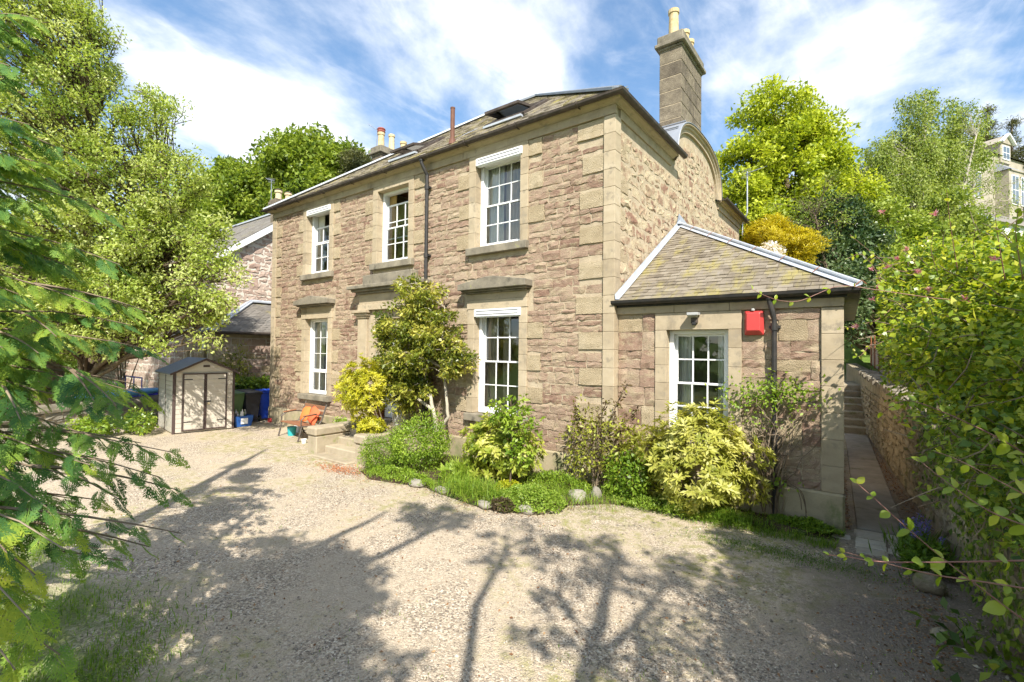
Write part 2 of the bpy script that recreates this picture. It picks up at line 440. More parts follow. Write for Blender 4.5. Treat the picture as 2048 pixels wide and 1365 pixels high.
# ------------------------------------------------------------------ ground
def gravel_mat():
    mt, nt, N = newmat('gravel'); L = nt.links.new
    geo = N('ShaderNodeNewGeometry'); P = geo.outputs['Position']
    def nz(sc, det=5, rg=.6):
        n = N('ShaderNodeTexNoise'); n.inputs['Scale'].default_value = sc; n.inputs['Detail'].default_value = det; n.inputs['Roughness'].default_value = rg
        L(P, n.inputs['Vector']); return n.outputs['Fac']
    def rng_(x, lo, hi):
        r = N('ShaderNodeMapRange', interpolation_type='SMOOTHSTEP'); r.inputs['From Min'].default_value = lo; r.inputs['From Max'].default_value = hi; L(x, r.inputs['Value']); return r.outputs[0]
    def mixc(f, a, b, bt='MIX'):
        n = N('ShaderNodeMixRGB', blend_type=bt)
        for i, x in enumerate((f, a, b)):
            if isinstance(x, (int, float)): n.inputs[i].default_value = x
            elif isinstance(x, tuple): n.inputs[i].default_value = (*x, 1)
            else: L(x, n.inputs[i])
        return n.outputs[0]
    vo = N('ShaderNodeTexVoronoi'); vo.inputs['Scale'].default_value = 58; vo.inputs['Randomness'].default_value = 1; L(P, vo.inputs['Vector'])
    sp = N('ShaderNodeSeparateColor'); L(vo.outputs['Color'], sp.inputs[0])
    st = ramp(N, [(.0,(.17,.14,.11)),(.3,(.33,.27,.2)),(.6,(.46,.38,.285)),(.85,(.55,.465,.35)),(1.,(.66,.59,.48))]); L(sp.outputs[0], st.inputs[0])
    dust = ramp(N, [(.43,.35,.255),(.54,.45,.335)]); L(nz(9), dust.inputs[0])
    col = mixc(rng_(nz(1.1, 6), .40, .62), st.outputs[0], dust.outputs[0])
    # fine specks everywhere
    v2 = N('ShaderNodeTexVoronoi'); v2.inputs['Scale'].default_value = 95; L(P, v2.inputs['Vector'])
    s2 = N('ShaderNodeSeparateColor'); L(v2.outputs['Color'], s2.inputs[0])
    sp2 = ramp(N, [(.0,(.55,.52,.5)),(.12,(.85,.83,.8)),(.5,(1,1,1)),(.9,(1.0,1.0,.98)),(1.,(1.3,1.3,1.28))]); L(s2.outputs[1], sp2.inputs[0])
    col = mixc(.8, col, sp2.outputs[0], 'MULTIPLY')
    # moss and fine weeds, as they grow in patches
    moss = N('ShaderNodeMath', operation='MULTIPLY'); sy = N('ShaderNodeSeparateXYZ'); L(P, sy.inputs[0]); ed = N('ShaderNodeMath', operation='MULTIPLY_ADD'); L(rng_(sy.outputs[1], -4.2, -1.6), ed.inputs[0]); ed.inputs[1].default_value = .12; L(nz(.55, 4), ed.inputs[2]); L(rng_(ed.outputs[0], .50, .68), moss.inputs[0]); L(rng_(nz(6, 6, .7), .42, .66), moss.inputs[1])
    col = mixc(moss.outputs[0], col, (.26,.25,.085))
    # thin grass verge under the cypress
    gy = N('ShaderNodeMath', operation='MULTIPLY_ADD'); L(nz(1.9, 7, .7), gy.inputs[0]); gy.inputs[1].default_value = -2.6; L(sy.outputs[1], gy.inputs[2])
    gv = ramp(N, [(.09,.14,.03),(.19,.24,.06)]); L(nz(7), gv.inputs[0])
    gi = N('ShaderNodeMath', operation='SUBTRACT'); gi.inputs[0].default_value = 0; L(gy.outputs[0], gi.inputs[1])
    gx = N('ShaderNodeMath', operation='MULTIPLY'); L(rng_(gi.outputs[0], 7.5, 8.3), gx.inputs[0]); gx.inputs[1].default_value = .8
    col = mixc(gx.outputs[0], col, gv.outputs[0])
    # trodden dark humus towards the hedge wall and the path
    sx = N('ShaderNodeSeparateXYZ'); L(P, sx.inputs[0])
    hd = N('ShaderNodeMath', operation='MULTIPLY_ADD'); L(nz(1.6, 6), hd.inputs[0]); hd.inputs[1].default_value = 2.2; L(sx.outputs[0], hd.inputs[2])
    dirt = N('ShaderNodeMath', operation='MULTIPLY'); L(rng_(hd.outputs[0], 3.6, 5.0), dirt.inputs[0]); dirt.inputs[1].default_value = .8
    hum = ramp(N, [(.14,.11,.088),(.28,.235,.195)]); L(nz(14), hum.inputs[0])
    col = mixc(dirt.outputs[0], col, hum.outputs[0])
    # open country beyond the plot is grass
    ln = N('ShaderNodeVectorMath', operation='LENGTH'); L(P, ln.inputs[0])
    gr = ramp(N, [(.07,.12,.02),(.16,.22,.04)]); L(nz(.4), gr.inputs[0])
    col = mixc(rng_(ln.outputs['Value'], 20, 24), col, gr.outputs[0])
    b = N('ShaderNodeBsdfPrincipled'); L(col, b.inputs['Base Color']); b.inputs['Roughness'].default_value = .93; b.inputs['Specular IOR Level'].default_value = .15
    bn = N('ShaderNodeBump'); bn.inputs['Strength'].default_value = .75; bn.inputs['Distance'].default_value = .012; bn.invert = True
    L(vo.outputs['Distance'], bn.inputs['Height'])
    b2 = N('ShaderNodeBump'); b2.inputs['Strength'].default_value = .5; b2.inputs['Distance'].default_value = .02; L(nz(22, 6, .7), b2.inputs['Height']); L(bn.outputs[0], b2.inputs['Normal'])
    L(b2.outputs[0], b.inputs['Normal'])
    o = N('ShaderNodeOutputMaterial'); L(b.outputs[0], o.inputs[0])
gravel_mat()
surf('hillside', [(.07,.12,.02),(.12,.19,.03),(.18,.25,.05)], .95, .1, .9, .5, .6, 8, .1, .1)
surf('lawn_soil', [(.1,.16,.03),(.17,.23,.05),(.27,.28,.12)], .95, .1, .9, 3, .8, 30, .03, .1, over=((.38,.32,.235), 4, .54, .66, (1,1,1)))
surf('tarmac', [(.3,.28,.25),(.38,.35,.31),(.44,.41,.37)], .93, .1, .9, 2, .4, 90, .006, .1)

def sstep(a, b, x):
    t = np.clip((x-a)/(b-a), 0, 1); return t*t*(3-2*t)
def hill(x, y):
    return sstep(12, 55, y)*(5+6*sstep(-12, 12, x)) + sstep(60, 260, np.hypot(x, y))*6 + 3*sstep(-24, -50, x)*sstep(2, 14, y)
ax = np.concatenate([-np.geomspace(900, 26, 16), np.linspace(-24, 24, 49), np.geomspace(26, 900, 16)])
GX, GY = np.meshgrid(ax, ax, indexing='ij')
GZ = hill(GX, GY)
n = len(ax)
idx = np.arange(n*n).reshape(n, n)
Fq = np.stack([idx[:-1,:-1], idx[1:,:-1], idx[1:,1:], idx[:-1,1:]], -1).reshape(-1, 4)
g = npmesh('ground', np.stack([GX, GY, GZ], -1).reshape(-1, 3), Fq, np.full(len(Fq), .5), 'gravel', smooth=True, base=np.zeros(3))
tag(g, kind='structure')

def sheet(name, poly, z, mat, thick=0.0, nsub=1):
    mb = MB(); mb.quad(*[(x, y, z) for x, y in poly]); o = mb.build(name, mat); tag(o, kind='structure'); return o
# grass verge at the left, with a wandering edge (blades added further down)
lawn_edge = [(-.35,-6.5),(-.9,-6.38),(-1.45,-6.4),(-2.1,-6.2),(-2.8,-6.3),(-3.8,-6.1),(-4.6,-6.6),(-5.2,-7.6),(-5.4,-9),(-1.5,-12),(0.4,-8.0),(.1,-6.9)]
def ragged(poly, step=.12, amp=.14):
    out = []
    for (x0, y0), (x1, y1) in zip(poly, poly[1:]+poly[:1]):
        k = max(1, int(math.hypot(x1-x0, y1-y0)/step))
        for i in range(k):
            t = i/k; x, y = x0+(x1-x0)*t, y0+(y1-y0)*t
            s_ = amp*(math.sin(x*3.1+y*2.3)+.7*math.sin(x*7.7-y*5.1)+.6*math.sin(x*17+y*13))*.6+rng.normal(0, amp*.22)
            nx_, ny_ = (y1-y0), -(x1-x0); q_ = math.hypot(nx_, ny_)+1e-9
            out.append((x+nx_/q_*s_, y+ny_/q_*s_))
    return out
lawn_edge = ragged(lawn_edge)
bed = [(-4.75,-.3),(-4.75,-1.2),(-4.35,-2.05),(-3.75,-2.3),(-3.1,-2.15),(-2.6,-2.0),(-2.2,-2.1),(-1.3,-2.22),(-.75,-2.2),(-.35,-1.95),(-.1,-1.3),(.3,-.85),(.9,-.6),(1.9,-.55),(2.5,-.5),(3.3,-.35),(3.34,.1),(0,.0),(0,-.02),(-4.75,-.02)]
cxb, cyb = -1.0, -.6
mbb = MB()
ring0 = [(x, y, .006) for x, y in bed]
ring1 = [(cxb+(x-cxb)*.9, cyb+(y-cyb)*.82, .075) for x, y in bed]
nb = len(bed)
mbb.add(ring0+ring1, [(i, (i+1) % nb, nb+(i+1) % nb, nb+i) for i in range(nb)] + [tuple(range(nb, 2*nb))])
tag(mbb.build('flower_bed', 'soil'), kind='structure')

rng = np.random.default_rng(21)
# ------------------------------------------------------------------ masonry machinery
def rock(T, u0, u1, v0, v1, d0, amp, nx=4, ny=3, jit=.012, base=-.02):
    """one rough-faced stone on the wall frame T(u, v, d): faces proud of the joints, uneven face, broken arrises"""
    us = np.linspace(u0, u1, nx); vs = np.linspace(v0, v1, ny)
    g = np.zeros((nx+2, ny+2, 3))
    uu = np.concatenate([[u0], us, [u1]]); vv = np.concatenate([[v0], vs, [v1]])
    j = rng.normal(0, jit, (nx+2, ny+2, 2))
    bed_ = np.repeat(rng.normal(0, amp*.7, (1, ny+2)), nx+2, 0)
    dep = d0 + bed_ + rng.normal(0, amp, (nx+2, ny+2))
    edge = np.zeros((nx+2, ny+2), bool); edge[1, :] = edge[-2, :] = True; edge[:, 1] = edge[:, -2] = True
    dep[edge] -= amp*1.1
    dep = np.maximum(dep, .004)
    for a in range(nx+2):
        for b in range(ny+2):
            ia, ib = min(max(a, 1), nx), min(max(b, 1), ny)
            du, dv = j[ia, ib]
            if nx > 2 and 1 < ia < nx: du *= 1.5
            dd = base if (a in (0, nx+1) or b in (0, ny+1)) else dep[a, b]
            g[a, b] = (uu[a]+du, vv[b]+dv, dd)
    pts = [T(*p) for p in g.reshape(-1, 3)]
    I = np.arange((nx+2)*(ny+2)).reshape(nx+2, ny+2)
    fs = [(I[a,b], I[a+1,b], I[a+1,b+1], I[a,b+1]) for a in range(nx+1) for b in range(ny+1)]
    return pts, fs
def rubble_rects(u0, u1, v0, v1, blocked, hr=(.15,.27), wr=(.2,.55), gap=.016, thin=.22, wav=.0):
    out = []
    v = v0
    while v < v1-.05:
        h = rng.uniform(*hr)
        if v+h > v1-.06: h = v1-v
        # free intervals of this course
        iv = [(u0, u1)]
        for (a, b, c, d) in blocked:
            if min(d, v+h)-max(c, v) > .25*h:
                nw = []
                for s, e in iv:
                    if b <= s or a >= e: nw.append((s, e)); continue
                    if a-s > .05: nw.append((s, a))
                    if e-b > .05: nw.append((b, e))
                iv = nw
        for s, e in iv:
            u = s
            while u < e-.02:
                w = rng.uniform(*wr)*(1.25 if h < .19 else 1)
                if u+w > e-.1: w = e-u
                g = gap*rng.uniform(.6, 1.4)/2
                if rng.random() < thin and h > .19 and w > .16:
                    k = rng.uniform(.4, .6)
                    out.append((u+g, u+w-g, v+g, v+h*k-g)); 
                    if w > .4 and rng.random() < .5:
                        q = u+w*rng.uniform(.35,.65)
                        out.append((u+g, q-g, v+h*k+g, v+h-g)); out.append((q+g, u+w-g, v+h*k+g, v+h-g))
                    else:
                        out.append((u+g, u+w-g, v+h*k+g, v+h-g))
                else:
                    out.append((u+g, u+w-g, v+g, v+h-g))
                u += w
        v += h
    return [r for r in out if r[1]-r[0] > .03 and r[3]-r[2] > .02]
def lay(parent, T, rects, mats, name='stone', d0=.03, amp=.011, jit=.008, keep=None, tints=None, store=None, rel=1.0):
    """turn rectangles into stones; store collects (score, verts, faces, tint, mat)"""
    for i, (a, b, c, d) in enumerate(rects):
        w, h = b-a, d-c
        nx = 3 if w < .2 else (4 if w < .38 else 6)
        ny = 3 if h < .15 else 4
        pts, fs = rock(T, a, b, c, d, d0*rng.uniform(.6, 1.35), amp*rel, nx, ny, jit)
        tint = float(np.clip(rng.normal(.52, .2), 0, 1)) if tints is None else tints[i]
        cpt = np.mean(pts, 0)
        store.append((w*h*proj_area(cpt), pts, fs, tint, mats if isinstance(mats, str) else mats[rng.integers(len(mats))]))
def place_stones(parent, store, name='stone', limit=290):
    store.sort(key=lambda s: -s[0])
    for sc, pts, fs, tint, mat in store[:limit]:
        mb = MB(); mb.tint = tint; mb.add(pts, fs); mb.build(name, mat, parent)
    rest = {}
    for sc, pts, fs, tint, mat in store[limit:]:
        mb = rest.setdefault(mat, MB()); mb.tint = tint; mb.add(pts, fs)
    for mat, mb in rest.items():
        mb.build('small_'+name+'_fill', mat, parent, kind='stuff')
def wall_sheet(mb, T, u0, u1, v0, v1, holes, dback):
    """mortar face with openings and their reveals"""
    us = sorted({u0, u1, *[h[0] for h in holes], *[h[1] for h in holes]})
    vs = sorted({v0, v1, *[h[2] for h in holes], *[h[3] for h in holes]})
    for a, b in zip(us, us[1:]):
        for c, d in zip(vs, vs[1:]):
            if any(h[0]-1e-6 <= a and b <= h[1]+1e-6 and h[2]-1e-6 <= c and d <= h[3]+1e-6 for h in holes): continue
            mb.quad(T(a,c,0), T(b,c,0), T(b,d,0), T(a,d,0))
    for a, b, c, d in holes:
        for p, q in (((a,c),(b,c)),((b,c),(b,d)),((b,d),(a,d)),((a,d),(a,c))):
            mb.quad(T(*p,0), T(*q,0), T(*q,-dback), T(*p,-dback))
def tbox(mb, T, u0, u1, v0, v1, d0, d1):
    P = [np.array(T(u, v, d)) for d in (d0, d1) for u, v in ((u0,v0),(u1,v0),(u1,v1),(u0,v1))]
    return mb.add(P, [(0,1,2,3),(7,6,5,4),(0,4,5,1),(1,5,6,2),(2,6,7,3),(3,7,4,0)])
def blockpart(parent, name, T, u0, u1, v0, v1, d0, d1, mat, bev=.006, tint=None):
    mb = MB(); mb.tint = float(rng.uniform(.1, .9)) if tint is None else tint
    tbox(mb, T, u0, u1, v0, v1, d0, d1)
    return mb.build(name, mat, parent, bev=bev)

TF = lambda u, v, d: (u, -d, v)          # front of the house
TS = lambda u, v, d: (d, u, v)           # its right-hand side
house = thing('stone_house', (-6, 5, 0), 'large two-storey brown rubble stone house with tan dressed margins and hipped slate roof', 'house')
WIN = {'ur': (-3.22,-2.02,4.6,6.47), 'um': (-6.6,-5.4,4.6,6.47), 'ul': (-9.98,-8.78,4.6,6.47), 'lr': (-3.22,-2.02,1.05,3.27), 'll': (-9.98,-8.78,1.05,3.27)}
DOOR = (-6.62,-5.38,.6,3.15)
mb = MB()
wall_sheet(mb, TF, -12, 0, -.3, 6.82, [(a_-.03,b_+.03,c_-.03,d_+.03) for a_,b_,c_,d_ in WIN.values()]+[(DOOR[0]-.03,DOOR[1]+.03,DOOR[2],DOOR[3]+.03)], .34)
mb.quad((-12,0,-.3),(-12,9.9,-.3),(-12,9.9,6.82),(-12,0,6.82))
mb.quad((-12,9.9,-.3),(0,9.9,-.3),(0,9.9,6.82),(-12,9.9,6.82))
front_core = mb.build('front_wall', 'mortar', house)
# curved gable head
GC, GA, GB, GZ0, GN = 4.97, 1.88, 1.13, 6.82, 2.6
def arc(k, a=GA, b=GB, n=28):
    """points of the gable curve, k from 0 to n"""
    t = math.pi*(1-k/n)
    c, s_ = math.cos(t), math.sin(t)
    return GC + a*math.copysign(abs(c)**(2/GN), c), GZ0 + b*abs(s_)**(2/GN)
mb = MB()
mb.quad(*[(0, y, z) for y, z in [(0,-.3),(9.9,-.3),(9.9,6.82)] + [arc(k) for k in range(28, -1, -1)] + [(0,6.82)]])
side_core = mb.build('side_wall', 'mortar', house)
# ---- dressed stone: window margins, in-and-out blocks, corner strips
blocked = []
def margins(wu0, wu1, v0, v1, key, dm=.05, mw=.19, jam=.34, blk=.36):
    # two jambs built of pieces, with longer blocks every second piece
    n = int(round((v1-v0)/jam)); hs = np.linspace(v0, v1, n+1)
    for side in (-1, 1):
        a, b = (wu0-mw, wu0) if side < 0 else (wu1, wu1+mw)
        for i in range(n):
            blockpart(house, 'margin_block', TF, a, b, hs[i]+.002, hs[i+1]-.002, -.15, dm+rng.uniform(-.002,.002), 'ashlar', .005)
            if i % 2 == (0 if side < 0 else 1) or key[0] == 'd':
                q0, q1 = (a-blk*rng.uniform(.8,1.1), a-.004) if side < 0 else (b+.004, b+blk*rng.uniform(.8,1.1))
                mb_ = MB(); mb_.tint = float(rng.uniform(.2,.95))
                pts, fs = rock(TF, q0, q1, hs[i]+.01, hs[i+1]-.01, .034, .0035, 4, 4, .003)
                mb_.add(pts, fs); mb_.build('quoin_block', 'pecked', house)
                blocked.append((q0, q1, hs[i], hs[i+1]))
    blocked.append((wu0-mw, wu1+mw, v0-.17, v1))
for k, (a, b, c, d) in WIN.items():
    top = 6.61 if k[0] == 'u' else d
    margins(a, b, c, top, k)
    s = MB(); s.tint = .5; tbox(s, TF, a-.21, b+.21, c-.165, c-.003, -.1, .13); s.build('window_sill_stone', 'weathered', house, bev=.012)
    if k[0] == 'u':
        blockpart(house, 'lintel', TF, a+.001, b-.001, d, 6.61, -.15, .05, 'ashlar')
    else:
        blockpart(house, 'lintel', TF, a-.2, b+.2, d+.002, d+.19, -.15, .062, 'ashlar', tint=.75)
        blockpart(house, 'frieze_panel', TF, a-.2, b+.2, d+.192, d+.36, .0, .05, 'ashlar', tint=.35)
        mbh = MB(); mbh.tint = .4
        c0 = (a+b)/2
        for (e, zb, zt, dd) in ((.2, d+.33, d+.365, .12), (.26, d+.366, d+.40, .19)):
            tbox(mbh, TF, a-e, b+e, zb, zt, 0, dd)
        uL, uR_ = a-.3, b+.3
        poly = [TF(uL, d+.402, 0), TF(uR_, d+.402, 0), TF(uR_, d+.53, 0), TF(c0+.1, d+.65, 0), TF(c0-.1, d+.65, 0), TF(uL, d+.53, 0)]
        mbh.prism(poly, (0,-.27,0))
        mbh.build('window_hood', 'weathered', house, bev=.01)
        blocked.append((a-.32, b+.32, d, d+.66))
# corner strips and corner blocks
n = 19; hs = np.linspace(.5, 6.6, n+1)
for i in range(n):
    t = float(rng.uniform(.2,.9))
    mbq = MB(); mbq.tint = t; mbq.box(-.175, -.05, hs[i]+.002, .045, .2, hs[i+1]-.002); mbq.build('corner_stone', 'ashlar', house, bev=.005)
    mbq = MB(); mbq.tint = float(rng.uniform(.2,.9)); mbq.box(-12.045, -.05, hs[i]+.002, -11.8, .3, hs[i+1]-.002); mbq.build('corner_stone', 'ashlar', house, bev=.005)
    for (e, sgn) in ((-.18, -1), (-11.795, 1)):
        if i % 2 == (0 if sgn < 0 else 1):
            w = rng.uniform(.42,.56)*(1 if sgn < 0 else .62)
            q0, q1 = (e-w, e) if sgn < 0 else (e, e+w)
            mb_ = MB(); mb_.tint = float(rng.uniform(.3,.95)); pts, fs = rock(TF, q0, q1, hs[i]+.01, hs[i+1]-.01, .032, .004, 4, 4, .003)
            mb_.add(pts, fs); mb_.build('quoin_block', 'pecked', house); blocked.append((q0, q1, hs[i], hs[i+1]))
blocked += [(-.18, .1, 0, 7), (-12.1, -11.8, 0, 7)]
# door surround
for u0 in (-7.25, -5.13):
    blockpart(house, 'pilaster', TF, u0, u0+.38, .6, 3.2, 0, .13, 'ashlar', .01, .6)
    s = MB(); s.tint = .4
    for zb, zt, e, dd in ((3.2,3.26,.03,.16),(3.262,3.33,.07,.2),(3.332,3.4,.11,.25)): tbox(s, TF, u0-e, u0+.38+e, zb, zt, 0, dd)
    s.build('pilaster_capital', 'ashlar', house, bev=.008)
    for zb in (.6,): blockpart(house, 'pilaster_base', TF, u0-.04, u0+.42, zb, zb+.18, 0, .17, 'ashlar', .01)
blockpart(house, 'door_architrave', TF, -7.22, -4.78, 3.402, 3.56, 0, .16, 'ashlar', .008, .7)
blockpart(house, 'door_frieze', TF, -7.2, -4.8, 3.562, 3.82, 0, .13, 'ashlar', .006, .5)
s = MB(); s.tint = .3
for zb, zt, e, dd in ((3.822,3.88,.05,.2),(3.882,3.94,.12,.29),(3.942,4.03,.2,.38)): tbox(s, TF, -7.22-e, -4.78+e, zb, zt, 0, dd)
s.build('door_cornice', 'weathered', house, bev=.01)
blockpart(house, 'blocking_course', TF, -6.95, -5.05, 4.032, 4.3, 0, .22, 'weathered', .015, .35)
blocked += [(-7.45, -4.55, 3.8, 4.05), (-6.95, -5.05, 4.0, 4.32), (-7.25, -4.75, 0, 3.9)]
for u0 in (-6.87, -5.378):
    blockpart(house, 'door_jamb', TF, u0, u0+.245, .6, 3.4, -.3, .06, 'ashlar', .006, .6)
door = MB(); tbox(door, TF, -6.62, -5.38, .62, 3.14, -.36, -.3); door = door.build('front_door', 'door_paint', house, bev=.004)
for (a, b, c, d) in ((-6.5,-6.06,.8,1.5),(-5.94,-5.5,.8,1.5),(-6.5,-6.06,1.65,2.5),(-5.94,-5.5,1.65,2.5),(-6.5,-5.5,2.62,3.05)):
    blockpart(door, 'door_panel', TF, a, b, c, d, -.3, -.275, 'door_paint', .012)
# plinth
n = 12; us = np.linspace(-12.06, 0.06, n+1)
for i in range(n):
    if -7.3 < (us[i]+us[i+1])/2 < -4.8 and False: continue
    blockpart(house, 'plinth_block', TF, us[i]+.003, us[i+1]-.003, -.2, .5, -.05, .075+rng.uniform(-.004,.004), 'plinth_stone', .02)
blocked += [(-12.1, .1, 0, .5)]
# frieze, cornice and gutter, mitred round the corner
def loft(name, prof, path, mat, smooth=False, tint=.5):
    """profile (d, z) carried along path: list of functions d -> (x, y)"""
    mbl = MB(); mbl.tint = tint
    rows = [[(*f(d), z) for f in path] for d, z in prof]
    k = len(path)
    mbl.add([p for r in rows for p in r], [(i*k+j, i*k+j+1, (i+1)*k+j+1, (i+1)*k+j) for i in range(len(prof)-1) for j in range(k-1)])
    m_ = len(prof)
    mbl.add([r[0] for r in rows], [tuple(range(m_))]); mbl.add([r[-1] for r in rows], [tuple(range(m_))])
    return mbl.build(name, mat, house, smooth=smooth)
pathA = [lambda d: (-12-d, .4), lambda d: (-12-d, -d), lambda d: (d, -d), lambda d: (d, 2.98)]
pathB = [lambda d: (d, 7.0), lambda d: (d, 9.9+d), lambda d: (-.4, 9.9+d)]
fr_us = np.linspace(-12.05, .05, 11)
for i in range(10):
    blockpart(house, 'frieze_block', TF, fr_us[i]+.002, fr_us[i+1]-.002, 6.612, 6.775, -.02, .05, 'ashlar', .004, float(rng.uniform(0,.6)))
for y0, y1 in ((.2,1.1),(1.1,2.0),(2.0,2.95),(7.0,8.4),(8.4,9.9)):
    blockpart(house, 'frieze_block', TS, y0+.002, y1-.002, 6.612, 6.775, -.02, .035, 'ashlar', .004, float(rng.uniform(0,.4)))
blocked += [(-12.1, .1, 6.6, 7)]
cprof = [(0,6.776),(.065,6.776),(.07,6.79),(.11,6.81),(.165,6.82),(.18,6.845),(.18,6.875),(0,6.875)]
loft('cornice', cprof, pathA, 'ashlar', tint=.55); loft('cornice', cprof, pathB, 'ashlar', tint=.45)
gprof = [(.165,6.875)] + [(.235+.065*math.cos(t), 6.885+.065*math.sin(t)) for t in np.linspace(math.pi, 2*math.pi, 8)] + [(.305,6.895),(.295,6.893)] + [(.235+.05*math.cos(t), 6.885+.05*math.sin(t)) for t in np.linspace(2*math.pi, math.pi, 7)]
pathAg = [lambda d: (-12-d, .4), lambda d: (-12-d, -d), lambda d: (d, -d), lambda d: (d, 3.25)]
loft('gutter', gprof, pathAg, 'gutter_iron'); loft('gutter', gprof, [lambda d: (d, 6.9), lambda d: (d, 9.9+d)], 'gutter_iron')
for x in np.linspace(-11.6, -.6, 9):
    s = MB(); s.tube([(x,-.15,6.82),(x,-.23,6.81),(x,-.318,6.86),(x,-.318,6.9)], .012, 6); s.build('gutter_bracket', 'gutter_iron', house)
# rubble of front and side
store = []
rects = rubble_rects(-11.8, -.18, .5, 6.6, blocked, hr=(.1,.21), wr=(.16,.46), gap=.02, thin=.14)
lay(house, TF, rects, 'rubble', store=store, d0=.017, amp=.0056, jit=.009)
rects = [r for r in rubble_rects(.22, 9.85, 3.2, 8.1, [(.2,3.0,6.6,9),(7.0,9.9,6.6,9)], hr=(.2,.33), wr=(.25,.6), gap=.075, thin=.1)]
ok = []
for r in rects:
    yc, zt = (r[0]+r[1])/2, r[3]
    e = max(abs(r[0]-GC), abs(r[1]-GC))/(GA-.12)
    lim = GZ0 + (GB-.14)*(1-min(1, e)**GN)**(1/GN) if e < 1 else 6.58
    if zt < lim: ok.append(r)
lay(house, TS, ok, 'rubble_flush', store=store, d0=.012, amp=.0065, jit=.022)
place_stones(house, store, 'stone', 295)
hs2 = np.linspace(.5, 6.6, 20)
for i in range(19):
    if i % 2 == 1 and hs2[i] > 2.6:
        mb_ = MB(); mb_.tint = float(rng.uniform(.4,.95)); w = rng.uniform(.3,.45)
        pts, fs = rock(TS, .2, .2+w, hs2[i]+.01, hs2[i+1]-.01, .014, .003, 4, 4, .004); mb_.add(pts, fs); mb_.build('quoin_block', 'pecked', house)
# gable coping and its lead roof
def arcloft(name, prof, mat, smooth=False, tint=.5):
    """profile (x, out) swept along the gable curve"""
    mbl = MB(); mbl.tint = tint; K = 28
    rows = []
    for x, o_ in prof:
        rows.append([(x, *arc(k, GA+o_, GB+o_)) for k in range(K+1)])
    mbl.add([p for r in rows for p in r], [(i*(K+1)+j, i*(K+1)+j+1, (i+1)*(K+1)+j+1, (i+1)*(K+1)+j) for i in range(len(prof)-1) for j in range(K)])
    return mbl.build(name, mat, house, smooth=smooth)
arcloft('gable_moulding', [(0,-.12),(.06,-.12),(.06,-.05),(.1,-.03),(.1,.02),(.15,.035),(.15,.075)], 'ashlar', tint=.5)
arcloft('lead_barrel_roof', [(.165,.07),(.168,.085),(.155,.095),(-.6,.1),(-1.3,.12),(-2.4,.12)], 'lead')
for k in (5, 9, 14, 19, 23):
    y, z = arc(k, GA+.13, GB+.13)
    s = MB(); s.tube([(.1, y, z), (-1.6, y, z)], .018, 6); s.build('lead_roll', 'lead', house)
# ---- chimneys
def chimney(x0, x1, y0, y1, z0, z1, pots, split):
    ch = MB(); ch.box(x0+.012, y0+.012, z0, x1-.012, y1-.012, z1); ch = ch.build('chimney_stack', 'mortar', house)
    nz = int((z1-z0)/.31); zs = np.linspace(z0, z1, nz+1)
    for i in range(nz):
        cuts = [y0] + [y0+(y1-y0)*f for f in ((.3,.62) if i % 2 else (.18,.5,.8))][:3 if split else 1] + [y1]
        for a, b in zip(cuts, cuts[1:]):
            s = MB(); s.tint = float(rng.uniform(.05,.95)); s.box(x0-rng.uniform(0,.006), a+.006, zs[i]+.006, x1+rng.uniform(0,.006), b-.006, zs[i+1]-.006)
            s.build('chimney_block', 'chimney_stone', ch, bev=.008)
    s = MB(); s.tint = .3
    s.box(x0-.03, y0-.03, z1, x1+.03, y1+.03, z1+.06); s.box(x0-.1, y0-.1, z1+.061, x1+.1, y1+.1, z1+.16); s.box(x0-.05, y0-.05, z1+.161, x1+.05, y1+.05, z1+.36)
    s.build('chimney_cap', 'weathered', ch, bev=.02)
    for (px_, py_, h, r, red) in pots:
        zb = z1+.355
        s = MB(); s.tint = float(rng.random())
        s.lathe([(r*1.12,zb-.02),(r*1.15,zb+.05),(r,zb+.08),(r*.9,zb+h*.8),(r*.92,zb+h-.1),(r*1.08,zb+h-.09),(r*1.08,zb+h),(r*.8,zb+h),(r*.78,zb+h-.25)], (px_, py_, 0), 14)
        p_ = s.build('chimney_pot', 'pot_buff', ch, smooth=False)
        if red:
            s = MB(); s.lathe([(r*1.1,zb+h),(r*1.25,zb+h+.04),(r*1.1,zb+h+.08),(r*1.3,zb+h+.13),(r*1.1,zb+h+.17),(r*.6,zb+h+.19)], (px_, py_, 0), 14); s.build('pot_cowl', 'pot_red', ch)
    return ch
chimney(-.57, -.03, 3.79, 5.48, 7.4, 9.86, [(-.3,4.03,.72,.125,0),(-.3,4.9,.66,.12,0),(-.3,5.3,.62,.12,0)], True)
chimney(-12.0, -11.46, 3.75, 5.4, 8.0, 9.9, [(-11.75,3.98,.62,.13,1),(-11.7,4.45,.7,.12,0),(-11.7,5.05,.62,.13,0)], True)
# ---- main roof
EZ, MS, ED = 6.865, .725, 5.18
zr = EZ+MS*ED
xa, xb, ya, yb = -12.23, .23, -.23, 10.13
rl, rr = (xa+ED, ya+ED, zr), (xb-ED, ya+ED, zr)
mb = MB()
mb.quad((xa,ya,EZ),(xb,ya,EZ),rr,rl); zi = EZ+MS*(xb+.06); mb.quad((xb,ya,EZ),(xb,2.95,EZ),(-.06,2.95,zi),(-.06,7.02,zi),(xb,7.02,EZ),(xb,yb,EZ),rr); mb.quad((xb,yb,EZ),(xa,yb,EZ),rl,rr); mb.quad((xa,yb,EZ),(xa,ya,EZ),rl)
mb.quad((xa,ya,EZ-.02),(xb,ya,EZ-.02),(xb,2.95,EZ-.02),(-.3,2.95,EZ-.02),(-.3,7.02,EZ-.02),(xb,7.02,EZ-.02),(xb,yb,EZ-.02),(xa,yb,EZ-.02))
roof = mb.build('roof', 'slate_far', house)
